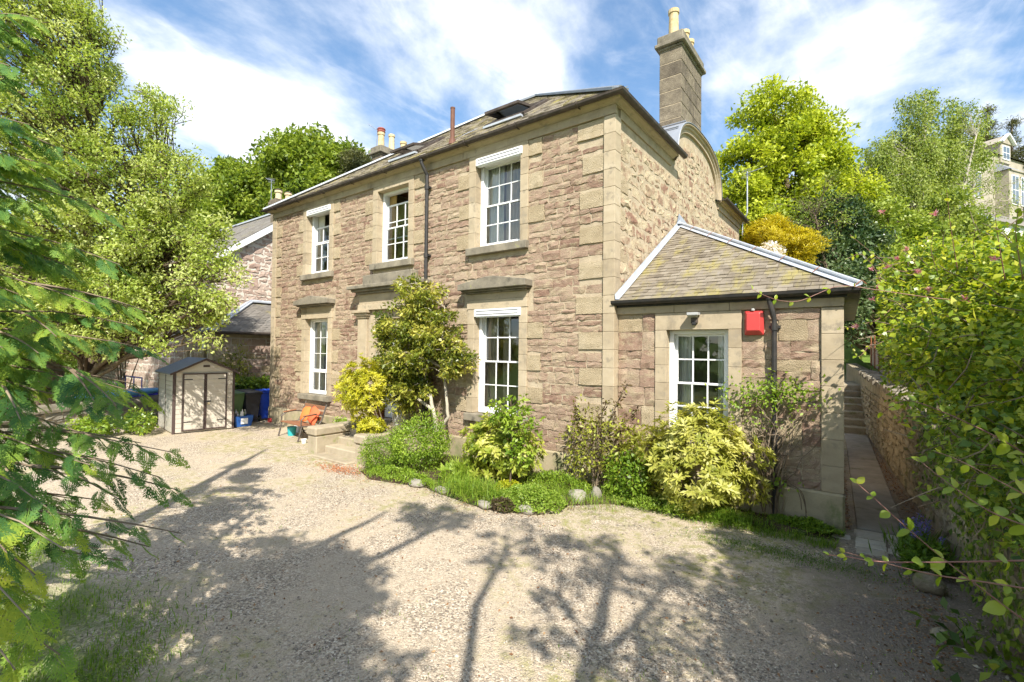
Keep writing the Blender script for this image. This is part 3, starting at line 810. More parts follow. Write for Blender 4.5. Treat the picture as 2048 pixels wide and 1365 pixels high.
SK = [(-3.78,-2.7,.95,1.95), (-7.3,-6.22,.95,1.95)]
ms = MB()
nrow = 29
for i in range(nrow):
    y0 = ya-.03+i*ED/nrow; y1 = y0+ED/nrow*1.6
    lo, hi = xa+(y0-ya), xb-(y0-ya)
    u = lo+rng.uniform(-.2,0)
    while u < hi:
        w = rng.uniform(.2,.3); a, b = max(u, lo)+.004, min(u+w, hi)-.004
        if b-a > .03 and not any(s[0]-.03 < (a+b)/2 < s[1]+.03 and s[2] < (y0+y1)/2 < s[3] for s in SK):
            ms.tint = float(rng.random()); e = rng.uniform(.02,.03)
            za, zb_ = EZ+MS*(y0-ya)+e, EZ+MS*(y1-ya)+.006
            ms.add([(a,y0+rng.uniform(-.012,.012),za),(b,y0+rng.uniform(-.012,.012),za),(b,y1,zb_),(a,y1,zb_),(a,y0+.004,za-.018),(b,y0+.004,za-.018)], [(0,1,2,3),(4,5,1,0),(1,5,2),(0,3,4)])
        u += w
ms.build('slates', 'slate', roof, kind='stuff')
def hipbar(a, b, w, h, mat='lead_pale', name='hip_flashing', parent=None):
    s = MB(); s.bar(a, b, w, h); s.tube([np.array(a)+(0,0,h*.6), np.array(b)+(0,0,h*.6)], h*.9, 6); return s.build(name, mat, parent or roof)
hipbar((xa,ya,EZ+.03), (rl[0],rl[1],zr+.03), .3, .045); hipbar((xb-.02,ya+.02,EZ+.045), (rr[0],rr[1],zr+.03), .3, .045, 'lead'); hipbar(rl, rr, .3, .06, 'lead', 'ridge_flashing')
for (a, b, c, d) in SK:
    pz = lambda y, e=0: EZ+MS*(y-ya)+e
    s = MB()
    for p, q in (((a,c),(b,c)),((a,d),(b,d)),((a,c),(a,d)),((b,c),(b,d))):
        s.bar((*p, pz(p[1],.05)), (*q, pz(q[1],.05)), .09, .11)
    f = s.build('roof_window', 'gutter_iron', roof)
    cy, cz = (c+d)/2, pz((c+d)/2, .09)
    t = math.atan(MS)-R(24 if a > -5 else 17); L2 = .6
    dy, dz = math.cos(t)*L2, math.sin(t)*L2
    s = MB()
    for e in (a+.07, b-.07): s.bar((e, cy-dy, cz-dz), (e, cy+dy, cz+dz), .07, .06)
    for sg in (-1, 1): s.bar((a+.04, cy+sg*dy, cz+sg*dz), (b-.04, cy+sg*dy, cz+sg*dz), .07, .06)
    s.build('open_sash', 'bench_wood' if False else 'gutter_iron', f)
    s = MB(); s.add([(a+.08,cy-dy,cz-dz+.01),(b-.08,cy-dy,cz-dz+.01),(b-.08,cy+dy,cz+dz+.01),(a+.08,cy+dy,cz+dz+.01)], [(0,1,2,3)]); s.build('pane', 'glass', f)
    s = MB(); s.add([(a+.05,c+.05,pz(c+.05,-.02)),(b-.05,c+.05,pz(c+.05,-.02)),(b-.05,d-.05,pz(d-.05,-.02)),(a+.05,d-.05,pz(d-.05,-.02))], [(0,1,2,3)]); s.build('window_lining', 'white_paint', f)
    s = MB(); s.bar((a-.02,c-.06,pz(c-.06,.05)), (b+.02,c-.06,pz(c-.06,.05)), .1, .05); s.build('apron_flashing', 'lead_pale', f)
    s = MB(); s.bar((b+.09,c,pz(c,.03)), (b+.09,d+.1,pz(d+.1,.03)), .1, .03); s.build('side_flashing', 'weathered', f)
s = MB(); s.tube([(-4.47,.5,7.35),(-4.47,.5,8.26)], .055, 12); s.tube([(-4.47,.5,7.36),(-4.47,.5,7.5)], [.1,.075], 12); s.tube([(-4.47,.5,8.24),(-4.47,.5,8.27)], .06, 12); s.build('vent_pipe', 'rust_pipe', roof)
s = MB(); s.add([(-4.05,.35,7.42),(-3.93,.35,7.42),(-3.98,.9,7.79),(-4.1,.9,7.79)], [(0,1,2,3)]); s.build('lead_patch', 'lead_pale', roof)
# ---- downpipe of the main front
def downpipe(parent, x, y, z0, z1, ytop, ztop, r, mat='iron'):
    s = MB()
    s.tube([(x-.06,ytop,ztop),(x-.055,ytop+.01,ztop-.1),(x-.02,(y+ytop)/2,ztop-.24),(x,y,ztop-.36),(x,y,z1)], r, 10)
    s.tube([(x,y,z1),(x,y,z0)], r, 10)
    for z in np.arange(z1-.08, z0, -1.6):
        s.tube([(x,y,z+.05),(x,y,z-.05)], r*1.35, 10); s.box(x-r*2, y, z-.02, x+r*2, y+r+.05, z+.02)
    s.tube([(x-.06,ytop,ztop+.02),(x-.06,ytop,ztop-.06)], r*1.3, 10)
    return s.build('downpipe', mat, parent, smooth=False)
downpipe(house, -4.69, -.1, .1, 6.28, -.235, 6.85, .042)
# ---- windows
def sash_window(parent, T, a, b, c, d, dep, cols, upper, lower, drop=0.0, blind=None, name='sash_window', hopper=False, bar=.022, box=.075):
    """case frame, two sashes with astragals, one pane object per light"""
    fr = MB()
    for u0, u1, v0, v1 in ((a,a+box,c,d),(b-box,b,c,d),(a+box,b-box,d-.06,d),(a+box,b-box,c,c+.05)):
        tbox(fr, T, u0, u1, v0, v1, -dep-.14, -dep+.02)
    w = fr.build(name, 'white_paint', parent, bev=.004)
    A, B, Cc, D = a+box-.004, b-box+.004, c+.046, d-.056
    mid = Cc+(D-Cc)*(.5 if not hopper else .30)
    sets = [(mid-.02-drop, D-drop, upper, -dep-.075), (Cc, mid+.02, lower, -dep-.03)]
    if hopper: sets = [(mid, D, upper, -dep-.05), (Cc, mid, lower, -dep-.03)]
    for si, (v0, v1, rows, dd) in enumerate(sets):
        st = .045 if not hopper else .03
        rb, rt = (.036, .042) if si == 0 else (.075, .036)
        if hopper: rb, rt = (.05,.03) if si == 0 else (.06,.05)
        s = MB(); tbox(s, T, A, A+st, v0, v1, dd-.04, dd); tbox(s, T, B-st, B, v0, v1, dd-.04, dd); tbox(s, T, A+st, B-st, v0, v0+rb, dd-.04, dd); tbox(s, T, A+st, B-st, v1-rt, v1, dd-.04, dd)
        s.build('sash', 'white_paint', w, bev=.003)
        u0, u1, q0, q1 = A+st, B-st, v0+rb, v1-rt
        cu = np.linspace(u0, u1, cols+1); cv = np.linspace(q0, q1, rows+1)
        for i in range(1, cols):
            s = MB(); tbox(s, T, cu[i]-bar/2, cu[i]+bar/2, q0, q1, dd-.032, dd-.004); s.build('glazing_bar', 'white_paint', w)
        for j in range(1, rows):
            s = MB(); tbox(s, T, u0, u1, cv[j]-bar/2, cv[j]+bar/2, dd-.031, dd-.006); s.build('glazing_bar', 'white_paint', w)
        for i in range(cols):
            for j in range(rows):
                s = MB(); e = rng.normal(0, .0016, 4)
                P = [T(cu[i], cv[j], dd-.02+e[0]), T(cu[i+1], cv[j], dd-.02+e[1]), T(cu[i+1], cv[j+1], dd-.02+e[2]), T(cu[i], cv[j+1], dd-.02+e[3])]
                s.quad(*P); s.build('pane', 'glass', w)
    if blind:
        s = MB(); u0, u1, v0, v1 = blind
        tbox(s, T, u0, u1, v0, v1, -.02, .075); tbox(s, T, u0+.04, u1-.04, v0-.02, v0, -.02, .055)
        s = s.build('blind_box', 'white_paint', w, bev=.006)
        for v in (v0+.045, v0+.115):
            g_ = MB(); tbox(g_, T, u0+.06, u1-.06, v-.007, v+.007, .0745, .0775); g_.build('slot', 'black_plastic', s)
    return w
def room(parent, T, a, b, c, d, dep, depth=1.6, ceil='plaster', wall='plaster'):
    s = MB(); e = .35; zf = c-.7
    k0, k1 = -dep-.16, -dep-depth
    s.quad(T(a-e,zf,k1), T(b+e,zf,k1), T(b+e,d+.25,k1), T(a-e,d+.25,k1))
    for u in (a-e, b+e): s.quad(T(u,zf,k0), T(u,zf,k1), T(u,d+.25,k1), T(u,d+.25,k0))
    s.quad(T(a-e,zf,k0), T(b+e,zf,k0), T(b+e,zf,k1), T(a-e,zf,k1))
    s.quad(T(a-e,zf,k0), T(a,zf,k0), T(a,d+.25,k0), T(a-e,d+.25,k0)); s.quad(T(b+e,zf,k0), T(b,zf,k0), T(b,d+.25,k0), T(b+e,d+.25,k0)); s.quad(T(a,zf,k0), T(b,zf,k0), T(b,c,k0), T(a,c,k0)); s.quad(T(a,d,k0), T(b,d,k0), T(b,d+.25,k0), T(a,d+.25,k0))
    s.build('room_walls', wall, parent)
    s = MB(); s.quad(T(a-e,d+.249,k0), T(b+e,d+.249,k0), T(b+e,d+.249,k1), T(a-e,d+.249,k1)); s.build('room_ceiling', ceil, parent)
def curtain(T, u0, u1, c, d, dd, mat, label, folds=5, taper=0.0):
    s = MB(); nU, nV = folds*6, 8
    for i in range(nU+1):
        for j in range(nV+1):
            f = i/nU; g_ = j/nV
            sq = 1-taper*math.sin(math.pi*min(1, g_*1.1))*.6
            u = u0+(u1-u0)*f*sq
            s.v.append(tuple(map(float, T(u, c+(d-c)*g_, dd+.03*math.sin(f*folds*2*math.pi+.4*math.sin(3*g_))))))
    for i in range(nU):
        for j in range(nV):
            s.f.append((i*(nV+1)+j, (i+1)*(nV+1)+j, (i+1)*(nV+1)+j+1, i*(nV+1)+j+1)); s.t.append(.5)
    o = s.build('curtain', mat, smooth=True); tag(o, label, 'curtain', 'curtains behind the sash windows'); return o
DEP = .15
for k, (a, b, c, d) in WIN.items():
    bl = {'ur': (a+.02, b+.05, d-.1, d+.06), 'ul': (a+.02, b+.05, d-.1, d+.06), 'lr': (a+.02, b+.05, d-.16, d-.002)}.get(k)
    if k == 'll': sash_window(house, TF, a, b, c, d, DEP, 3, 3, 1, hopper=True, bar=.016, name='window')
    else: sash_window(house, TF, a, b, c, d, DEP, 3, 2, 2, {'um': .26, 'ul': .36}.get(k, 0), bl)
    room(house, TF, a, b, c, d, DEP, 1.9, 'pine_ceiling' if k == 'um' else 'plaster')
nm = {'ur': 'upper right', 'um': 'upper middle', 'ul': 'upper left', 'lr': 'lower right', 'll': 'lower left'}
for k, spec in {'ur': ((.02,.42,'curtain_cream'),(.44,.76,'curtain_tan')), 'um': ((.05,.26,'curtain_gold'),), 'ul': ((.05,.3,'curtain_cream'),(.75,1.0,'curtain_tan')), 'lr': ((.0,.3,'curtain_tan'),(.42,.55,'curtain_tan')), 'll': ((.05,.4,'curtain_cream'),(.62,.95,'curtain_cream'))}.items():
    a, b, c, d = WIN[k]
    for i, (f0, f1, mt_) in enumerate(spec):
        colr = mt_.split('_')[1]
        side = 'single' if len(spec) == 1 else ('left' if i == 0 else 'right')
        curtain(TF, a+(b-a)*f0, a+(b-a)*f1, c+.02, d, -.33-.05*i, mt_, f'{colr} curtain, {side} one behind the {nm[k]} window', 4)
rng = np.random.default_rng(22)
# ------------------------------------------------------------------ single-storey extension on the right
EX1, EXB, EYF = 3.33, 3.04, .13                      # right corner at the front, at the back, front plane
TE = lambda u, v, d: (u, EYF-d, v)
ext = thing('house_extension', (1.7, 3.5, 0), 'low single-storey sandstone extension with mossy slate hip roof and one sash window', 'extension')
EW = (.92, 1.88, 1.02, 2.76)
mb = MB(); wall_sheet(mb, TE, .03, EX1, -.3, 3.22, [(EW[0]-.03,EW[1]+.03,EW[2]-.03,EW[3]+.03)], .32)
mb.quad((EX1,EYF,-.3),(EXB,6.9,-.3),(EXB,6.9,3.22),(EX1,EYF,3.22)); mb.quad((EXB,6.9,-.3),(0.03,6.9,-.3),(0.03,6.9,3.22),(EXB,6.9,3.22))
mb.build('wall_core', 'mortar', ext)
eb = [(EW[0]-.19, EW[1]+.19, EW[2]-.17, 3.05), (3.08, 3.4, 0, 3.1), (0, 3.4, 0, .5), (0, 3.4, 3.04, 3.3)]
hs = np.linspace(EW[2], EW[3], 7)
for side in (0, 1):
    a, b = ((EW[0]-.19, EW[0]), (EW[1], EW[1]+.19))[side]
    for i in range(6): blockpart(ext, 'margin_block', TE, a, b, hs[i]+.002, hs[i+1]-.002, -.15, .045, 'ashlar', .005)
blockpart(ext, 'lintel', TE, EW[0]-.19, EW[1]+.19, EW[3]+.002, 3.045, -.15, .047, 'ashlar', .006, .6)
blockpart(ext, 'window_sill_stone', TE, EW[0]-.21, EW[1]+.21, EW[2]-.16, EW[2]-.003, -.1, .12, 'weathered', .012)
hs = np.linspace(.5, 3.04, 8)
for i in range(7):
    mbq = MB(); mbq.tint = float(rng.uniform(.2,.8))
    mbq.add([(3.09,EYF-.045,hs[i]+.002),(EX1+.02,EYF-.045,hs[i]+.002),(EX1+.0,EYF+.25,hs[i]+.002),(3.09,EYF+.25,hs[i]+.002),(3.09,EYF-.045,hs[i+1]-.002),(EX1+.02,EYF-.045,hs[i+1]-.002),(EX1+.0,EYF+.25,hs[i+1]-.002),(3.09,EYF+.25,hs[i+1]-.002)],
            [(0,3,2,1),(4,5,6,7),(0,1,5,4),(1,2,6,5),(2,3,7,6),(3,0,4,7)])
    mbq.build('corner_stone', 'ashlar', ext, bev=.005)
fu = [.03, 1.05, 1.9, 2.7, EX1+.03]
for a, b in zip(fu, fu[1:]): blockpart(ext, 'frieze_block', TE, a+.002, b-.002, 3.05, 3.215, -.02, .055, 'ashlar', .005, float(rng.uniform(.3,.7)))
for a, b in zip([.03,1.1,2.2], [1.1,2.2,EX1+.03]): blockpart(ext, 'plinth_block', TE, a+.003, b-.003, -.2, .5, -.03, .085, 'plinth_stone', .025)
store = []
for reg in ((.05, EW[0]-.19), (EW[1]+.19, 3.08)):
    rc = rubble_rects(reg[0], reg[1], .5, 3.04, eb, hr=(.24,.36), wr=(.26,.5), gap=.012, thin=.3)
    for r in rc:
        big = (r[1]-r[0])*(r[3]-r[2]) > .075
        pal = big and rng.random() < .62
        lay(ext, TE, [r], 'pecked' if pal else 'rubble', store=store, d0=.024, amp=.0035 if pal else .009, jit=.003 if pal else .007)
place_stones(ext, store, 'stone', 280)
sash_window(ext, TE, *EW, .13, 3, 2, 2)
room(ext, TE, *EW, .13, 2.2)
curtain(TE, EW[0]+.06, EW[0]+.34, EW[2], EW[3], -.36, 'curtain_cream', 'cream curtain, left one behind the extension window', 4)
curtain(TE, EW[1]-.24, EW[1]-.06, EW[2], EW[3], -.36, 'curtain_cream', 'cream curtain, narrow right one behind the extension window', 3)
# roof: front slope, right slope, back slope meeting at one peak on the house wall
PK = np.array([.02, 3.5, 5.38]); E0 = np.array([.03, -.06, 3.27]); E1 = np.array([EX1+.22, -.06, 3.27]); E2 = np.array([EXB+.24, 7.08, 3.27]); E3 = np.array([.03, 7.08, 3.27])
mb = MB(); mb.quad(E0, E1, PK); mb.quad(E1, E2, PK); mb.quad(E2, E3, PK); mb.quad(E0+(0,0,-.03), E1+(0,0,-.03), E2+(0,0,-.03), E3+(0,0,-.03))
eroof = mb.build('roof', 'slate_far', ext)
nrow = 31; cnt = 0; smallfill = MB()
for i in range(nrow):
    t0 = i/nrow; t1 = min(1, (i+1.55)/nrow)
    L0, L1 = E0+(PK-E0)*t0, E0+(PK-E0)*t1; R0_, R1_ = E1+(PK-E1)*t0, E1+(PK-E1)*t1
    x = L0[0]; off = rng.uniform(0, .1)
    nrm = np.array([0,-.507,.862])
    u = x-off
    while u < R0_[0]-.02:
        w = rng.uniform(.13,.23)*(1-.25*t0)
        a, b = max(u, L0[0])+.003, min(u+w, R0_[0])-.003
        at_, bt = max(a, L1[0]), min(b, R1_[0])
        if b-a > .03:
            if bt <= at_: at_ = bt = min(max((a+b)/2, L1[0]), R1_[0])
            th = rng.uniform(.012,.02); j1, j2 = rng.uniform(-.012,.012,2)
            y0, z0, y1, z1 = L0[1], L0[2], L1[1], L1[2]
            lift = rng.uniform(.014,.024)
            P = [(a,y0+j1,z0),(b,y0+j2,z0),(bt,y1,z1),(at_,y1,z1)]
            top = [np.array(p)+nrm*(lift if k < 2 else .004) for k, p in enumerate(P)]
            bot = [np.array(p)+nrm*(lift-th if k < 2 else -.006) for k, p in enumerate(P)]
            s = MB() if cnt < 295 and b-a > .07 else smallfill
            s.tint = float(np.clip(rng.normal(.5,.25),0,1)); s.add(top+bot, [(0,1,2,3),(4,5,1,0),(5,6,2,1),(7,4,0,3)])
            if s is not smallfill: s.build('slate', 'slate', eroof); cnt += 1
        u += w
if smallfill.v: smallfill.build('slate_fill', 'slate', eroof, kind='stuff')
hv = (E1-PK)/np.linalg.norm(E1-PK)
for i in range(7):
    a = PK+(E1-PK)*(i/7)+(0,0,.03); b = PK+(E1-PK)*((i+1)/7)+(0,0,.03)
    s = MB()
    s.add([a+(-.075,-.07,-.025), b+(-.075,-.07,-.025), b+(0,0,.012), a+(0,0,.012), b+(.08,.07,-.025), a+(.08,.07,-.025)], [(0,1,2,3),(3,2,4,5)])
    s.tube([a+(0,0,.035), b-hv*.008+(0,0,.03)], .03, 8); s.build('hip_flashing', 'lead_pale', eroof)
    s = MB(); s.tube([b+(-.08,-.075,-.015), b+(-.04,-.04,.03), b+(0,0,.068), b+(.05,.04,.02)], .006, 5); s.build('flashing_clip', 'rust', eroof)
s = MB(); a, b = E0+(0,0,.05), PK+(0,0,.06)
s.add([a+(.03,0,.075), a+(.04,0,-.01), a+(.11,0,-.015), b+(.11,0,-.015), b+(.04,0,-.01), b+(.03,0,.075)], [(0,1,4,5),(1,2,3,4)]); s.build('wall_flashing', 'lead_pale', eroof)
s = MB(); s.add([PK+(.03,-.25,-.02),PK+(.25,-.05,-.05),PK+(.2,.25,-.05),PK+(0,.0,.28),PK+(.04,.0,.06)], [(0,1,4),(1,2,4),(0,4,3),(4,2,3)]); s.build('lead_saddle', 'lead', eroof)
s = MB(); prof = [(-.02,0)]+[(-.085+.07*math.cos(t), .0+.07*math.sin(t)) for t in np.linspace(0, -math.pi, 8)]+[(-.16,.012)]
rows = [[(x, EYF-.055+d-.02, 3.27+z) for x in (.0, EX1+.2)] for d, z in prof]
s.add([p for r in rows for p in r], [(i*2, i*2+1, i*2+3, i*2+2) for i in range(len(prof)-1)]); s.build('gutter', 'iron', ext)
s = MB(); s.box(.03, EYF-.075, 3.17, EX1+.06, EYF-.057, 3.27); s.build('fascia', 'iron', ext)
downpipe(ext, 2.52, EYF-.1, .06, 2.86, EYF-.14, 3.24, .036)
# fittings on the extension wall
al = thing('alarm_box', (2.24, EYF, 2.66), 'red burglar alarm box on the extension wall beside its window', 'alarm box')
s = MB(); P0 = [(2.115,EYF-.05,2.665),(2.375,EYF-.05,2.665),(2.375,EYF-.05,3.03),(2.115,EYF-.05,3.03)]; P1 = [(2.155,EYF-.135,2.73),(2.335,EYF-.135,2.73),(2.335,EYF-.135,2.99),(2.155,EYF-.135,2.99)]
P2 = [(x,EYF-.0,z) for x, y, z in P0]
s.add(P2+P0+P1, [(0,1,5,4),(1,2,6,5),(2,3,7,6),(3,0,4,7),(4,5,9,8),(5,6,10,9),(6,7,11,10),(7,4,8,11),(8,9,10,11)]); s.build('cover', 'red_plastic', al, bev=.008)
for i in range(4):
    s = MB(); z = 2.985-i*.017; s.bar((2.34,EYF-.127,z), (2.372,EYF-.062,z), .008, .006); s.build('vent_slot', 'dark_rubber', al)
s = MB(); s.lathe([(.026,3.03),(.026,3.05),(.016,3.062),(.001,3.064)], (2.235,EYF-.085,0), 10); s.build('strobe', 'grey_plastic', al)
li = thing('security_light', (1.38, EYF, 2.86), 'small outdoor floodlight with sensor above the extension window', 'floodlight')
s = MB(); s.box(1.3,EYF-.21,2.985,1.47,EYF-.06,3.03); s.add([(1.3,EYF-.21,2.984),(1.47,EYF-.21,2.984),(1.45,EYF-.1,2.95),(1.32,EYF-.1,2.95)], [(0,1,2,3)]); s.build('lamp_head', 'grey_plastic', li, bev=.006)
s = MB(); s.box(1.335,EYF-.11,2.86,1.435,EYF-.045,2.955); s.build('bracket', 'gutter_iron', li, bev=.01)
s = MB(); s.box(1.355,EYF-.135,2.83,1.415,EYF-.105,2.89); s.build('sensor', 'dark_rubber', li, bev=.01)

# ------------------------------------------------------------------ door steps with cheek walls
st = thing('entrance_steps', (-5.6, -.95, 0), 'worn sandstone entrance steps between two low cheek walls', 'steps')
for i, (yf, zt) in enumerate(((-1.95,.05),(-1.62,.2),(-1.3,.36),(-.98,.5),(-.66,.62))):
    s = MB(); s.tint = float(rng.uniform(.3,.8)); s.box(-6.3+.002*i, yf, -.1, -4.98-.002*i, -.09, zt-.0); s.build('step', 'step_stone', st, bev=.02)
for x0, x1, yf in ((-6.66,-6.305,-1.82), (-4.975,-4.6,-1.75)):
    s = MB(); s.tint = .5; s.box(x0, yf, -.1, x1, -.09, .42); s.build('cheek_wall', 'step_stone', st, bev=.02)
    s = MB(); s.tint = .45; s.box(x0-.03, yf-.035, .425, x1+.02, -.085, .62); s.build('coping', 'step_stone', st, bev=.035)

# ------------------------------------------------------------------ path, steps and retaining wall on the right
wx = lambda y: 4.42-.092*y
y0 = .32
for i, y1 in enumerate((1.35, 2.3, 3.3, 4.4, 5.6, 6.9, 8.3, 9.6)):
    s = MB(); s.tint = float(rng.uniform(.3,.7)); a0, a1 = 3.5-.055*y0, 3.5-.055*y1
    b0, b1 = 4.04-.055*y0, 4.04-.055*y1
    s.prism([(a0,y0+.006,-.04),(b0,y0+.006,-.04),(b1,y1-.006,-.04),(a1,y1-.006,-.04)], (0,0,.075)); o = s.build('path', 'paving', bev=.008); tag(o, kind='structure'); y0 = y1
pv = thing('block_paving', (3.7, -.1, 0), 'small patch of pale paving blocks at the foot of the slab path', 'paving')
for i in range(5):
    for j in range(2):
        x = 3.45+.03*i*0+j*.33+.05*rng.random(); y = .27-.185*i
        if (i, j) in ((4,1),): continue
        s = MB(); s.tint = float(rng.random()); e = .012
        s.prism([(x,y-.16+e*rng.normal(),-.03),(x+.31,y-.13+e*rng.normal(),-.03),(x+.31,y+.02,-.03),(x,y-.005,-.03)], (0,0,.055+rng.uniform(-.005,.008))); s.build('paver', 'block_paver', pv, bev=.006)
s = MB(); s.tint = .7; s.prism([(3.12,-.3,-.03),(3.43,-.2,-.03),(3.42,-.06,-.03),(3.12,-.15,-.03)], (0,0,.05)); s.build('paver', 'block_paver', pv, bev=.006)
gs = thing('garden_steps', (3.1, 11, 0), 'dark mossy stone steps climbing behind the extension along the wall', 'steps')
for i in range(7):
    s = MB(); s.tint = float(rng.random()); yy = 10.0+i*.42; s.box(2.3, yy, -.1, wx(yy)+.05, yy+3, .19*(i+1)); s.build('step', 'wall_stone', gs, bev=.02)
rw = thing('retaining_wall', (wx(2), 2, 0), 'rough mortared stone retaining wall along the right of the side path', 'wall')
TWv = lambda u, v, d: (wx(u)-d, u, v)
def wtop(y): return 1.42+.024*(y+2)
s = MB(); K = 26; ys = np.linspace(-5.5, 20, K)
s.add([(wx(y), y, -.2) for y in ys]+[(wx(y)+.03, y, wtop(y)) for y in ys]+[(wx(y)+.42, y, wtop(y)+.02) for y in ys]+[(wx(y)+.42, y, -.2) for y in ys],
      [(r*K+i, r*K+i+1, (r+1)*K+i+1, (r+1)*K+i) for r in range(3) for i in range(K-1)])
s.build('wall_core', 'wall_stone', rw)
store = []
lay(rw, TWv, rubble_rects(-5, 12, 0, 1.36, [], hr=(.12,.24), wr=(.16,.42), gap=.05, thin=.2), 'wall_stone', store=store, d0=.018, amp=.014, jit=.02)
place_stones(rw, store, 'stone', 280)
for i in range(48):
    y = -4.5+i*.36; 
    if y > 12: break
    pts, fs = rock(lambda u, v, d: (u, v, d), wx(y)-.05, wx(y)+.42, y+.01, y+.35, wtop(y)+.1, .022, 4, 3, .02, base=wtop(y)-.05)
    s = MB(); s.tint = float(rng.uniform(.5,1)); s.add(pts, fs); s.build('cope_stone', 'weathered', rw)
# ground behind the wall
K = 40; ys = np.concatenate([np.linspace(-14, 22, 28), np.geomspace(24, 60, 8)]); us = np.array([.38,1,2,4,7,12,20,35])
P = np.array([[(wx(min(y,20))+u, y, max(wtop(min(y,20))-.06+.10*max(0,u-2)+.05*max(0,y-10), hill(wx(min(y,20))+u, y)+.05)) for u in us] for y in ys])
I = np.arange(P.shape[0]*P.shape[1]).reshape(P.shape[:2])
Fq = np.stack([I[:-1,:-1], I[1:,:-1], I[1:,1:], I[:-1,1:]], -1).reshape(-1, 4)
o = npmesh('garden_bank', P.reshape(-1,3), Fq, np.full(len(Fq), .5), 'hillside', smooth=True); tag(o, kind='structure')
# boards and rusty posts behind the wall
fe = thing('garden_fence', (4.2, 12, 1.5), 'faded pink-brown boards with rusty iron posts behind the retaining wall', 'fence')
for i in range(9):
    y = 5.2+i*1.15; x = wx(y)+.55
    s = MB(); s.tint = float(rng.random()); s.prism([(x,y,wtop(y)-.05),(x-.1,y+1.14,wtop(y)-.05),(x-.1,y+1.14,wtop(y)+.95+rng.uniform(-.04,.04)),(x,y,wtop(y)+.95)], (.03,0,0)); s.build('board', 'fence_board', fe)
    s = MB(); s.tube([(x-.06,y,wtop(y)-.1),(x-.06,y,wtop(y)+1.25)], .022, 6); s.build('post', 'rust', fe)

# ------------------------------------------------------------------ left boundary wall and what lies on it
bw = thing('boundary_wall', (-14.6,-4,0), 'low grey rubble boundary wall with rounded cope behind the shed', 'wall')
bp0, bp1 = np.array([-13.0,-7.2]), np.array([-15.5,-1.2])
bdir = (bp1-bp0)/np.linalg.norm(bp1-bp0); bn = np.array([bdir[1], -bdir[0]]); bl = np.linalg.norm(bp1-bp0)
TB = lambda u, v, d: (bp0[0]+bdir[0]*u+bn[0]*d, bp0[1]+bdir[1]*u+bn[1]*d, v)
s = MB(); tbox(s, TB, 0, bl, -.2, .62, -.35, 0); s.build('wall_core', 'mortar', bw)
store = []; lay(bw, TB, rubble_rects(0, bl, 0, .6, [], hr=(.15,.25), wr=(.25,.6), gap=.03), 'boulder', store=store, d0=.03, amp=.012); place_stones(bw, store, 'stone', 200)
for i in range(9):
    u0, u1 = bl*i/9+.004, bl*(i+1)/9-.004
    s = MB(); s.tint = float(rng.random()); prof = [(.06,.6),(.06,.66),(.0,.76),(-.17,.81),(-.34,.76),(-.41,.66),(-.41,.6)]
    s.add([TB(u, z, d) for u in (u0, u1) for d, z in prof], [tuple(range(7)), tuple(range(7,14))[::-1]]+[(j, j+1, 8+j, 7+j) for j in range(6)]); s.build('cope_stone', 'weathered', bw, bev=.01)
kx = MB(); prof = []
for i in range(17):
    t = i/16; w = .27*math.sin(math.pi*min(1, .04+t*.96))**.6+.01; hgt = .05+.17*math.sin(math.pi*t)**.5; lift = .82+.16*abs(t-.5)**2*2
    c0 = TB(3.2+2.75*t, lift, -.3)
    ring = [np.array(TB(3.2+2.75*t, lift+hgt*zz_, -.3+w*dd_)) for dd_, zz_ in ((0,0),(.55,.1),(1,.6),(.7,.9),(0,1.1),(-.7,.9),(-1,.6),(-.55,.1))]
    prof.append(ring)
kx.add([p for r in prof for p in r], [(i*8+j, i*8+(j+1)%8, (i+1)*8+(j+1)%8, (i+1)*8+j) for i in range(16) for j in range(8)]+[tuple(range(8)), tuple(range(128,136))])
tag(kx.build('kayak', 'sky_hull', smooth=True), 'light blue kayak lying along the top of the boundary wall', 'kayak')

# ------------------------------------------------------------------ plastic shed
sh = thing('garden_shed', (-12.4,-2.0,0), 'beige resin garden shed with brown trimmed double doors and grey ridged roof', 'shed')
sf = np.array([-11.66,-2.86]); sb = np.array([-11.47,-1.36])          # front left, front right
sdv = (sb-sf); sw = np.linalg.norm(sdv); sdv = sdv/sw; snv = np.array([sdv[1], -sdv[0]]); SDP = 1.95
TSH = lambda u, v, d: (sf[0]+sdv[0]*u+snv[0]*d, sf[1]+sdv[1]*u+snv[1]*d, v)
TSL = lambda u, v, d: TSH(-d, v, -u)                                   # left side: u goes back
H0, H1 = 1.7, 2.06
s = MB(); tbox(s, TSH, .02, sw-.02, .02, H0, -SDP+.02, -.02)
s.prism([TSH(.02,H0,-.02), TSH(sw-.02,H0,-.02), TSH(sw/2,H1-.03,-.02)], np.array(TSH(0,0,-SDP+.04))-np.array(TSH(0,0,0))); s.build('carcass', 'resin_side', sh)
nb_ = 13
for i in range(nb_):
    z0, z1 = .03+i*(H0-.03)/nb_, .03+(i+1)*(H0-.03)/nb_-.008
    for a, b in ((.05,.95),(.99,1.91)): blockpart(sh, 'side_plank', TSL, a, b, z0, z1, -.01, .004, 'resin_side', .004)
    for a, b in ((.06,.2),(sw-.2,sw-.06)): blockpart(sh, 'front_plank', TSH, a, b, z0, z1, -.01, .004, 'resin', .004)
for a, b in ((.0,.045),(.955,.985),(1.91,1.95)): blockpart(sh, 'corner_trim', TSL, a, b, .0, H0-.01, -.01, .014, 'brown_plastic')
for a, b in ((-.0,.05),(sw-.05,sw)): blockpart(sh, 'corner_trim', TSH, a, b, 0, H0, -.012, .016, 'brown_plastic')
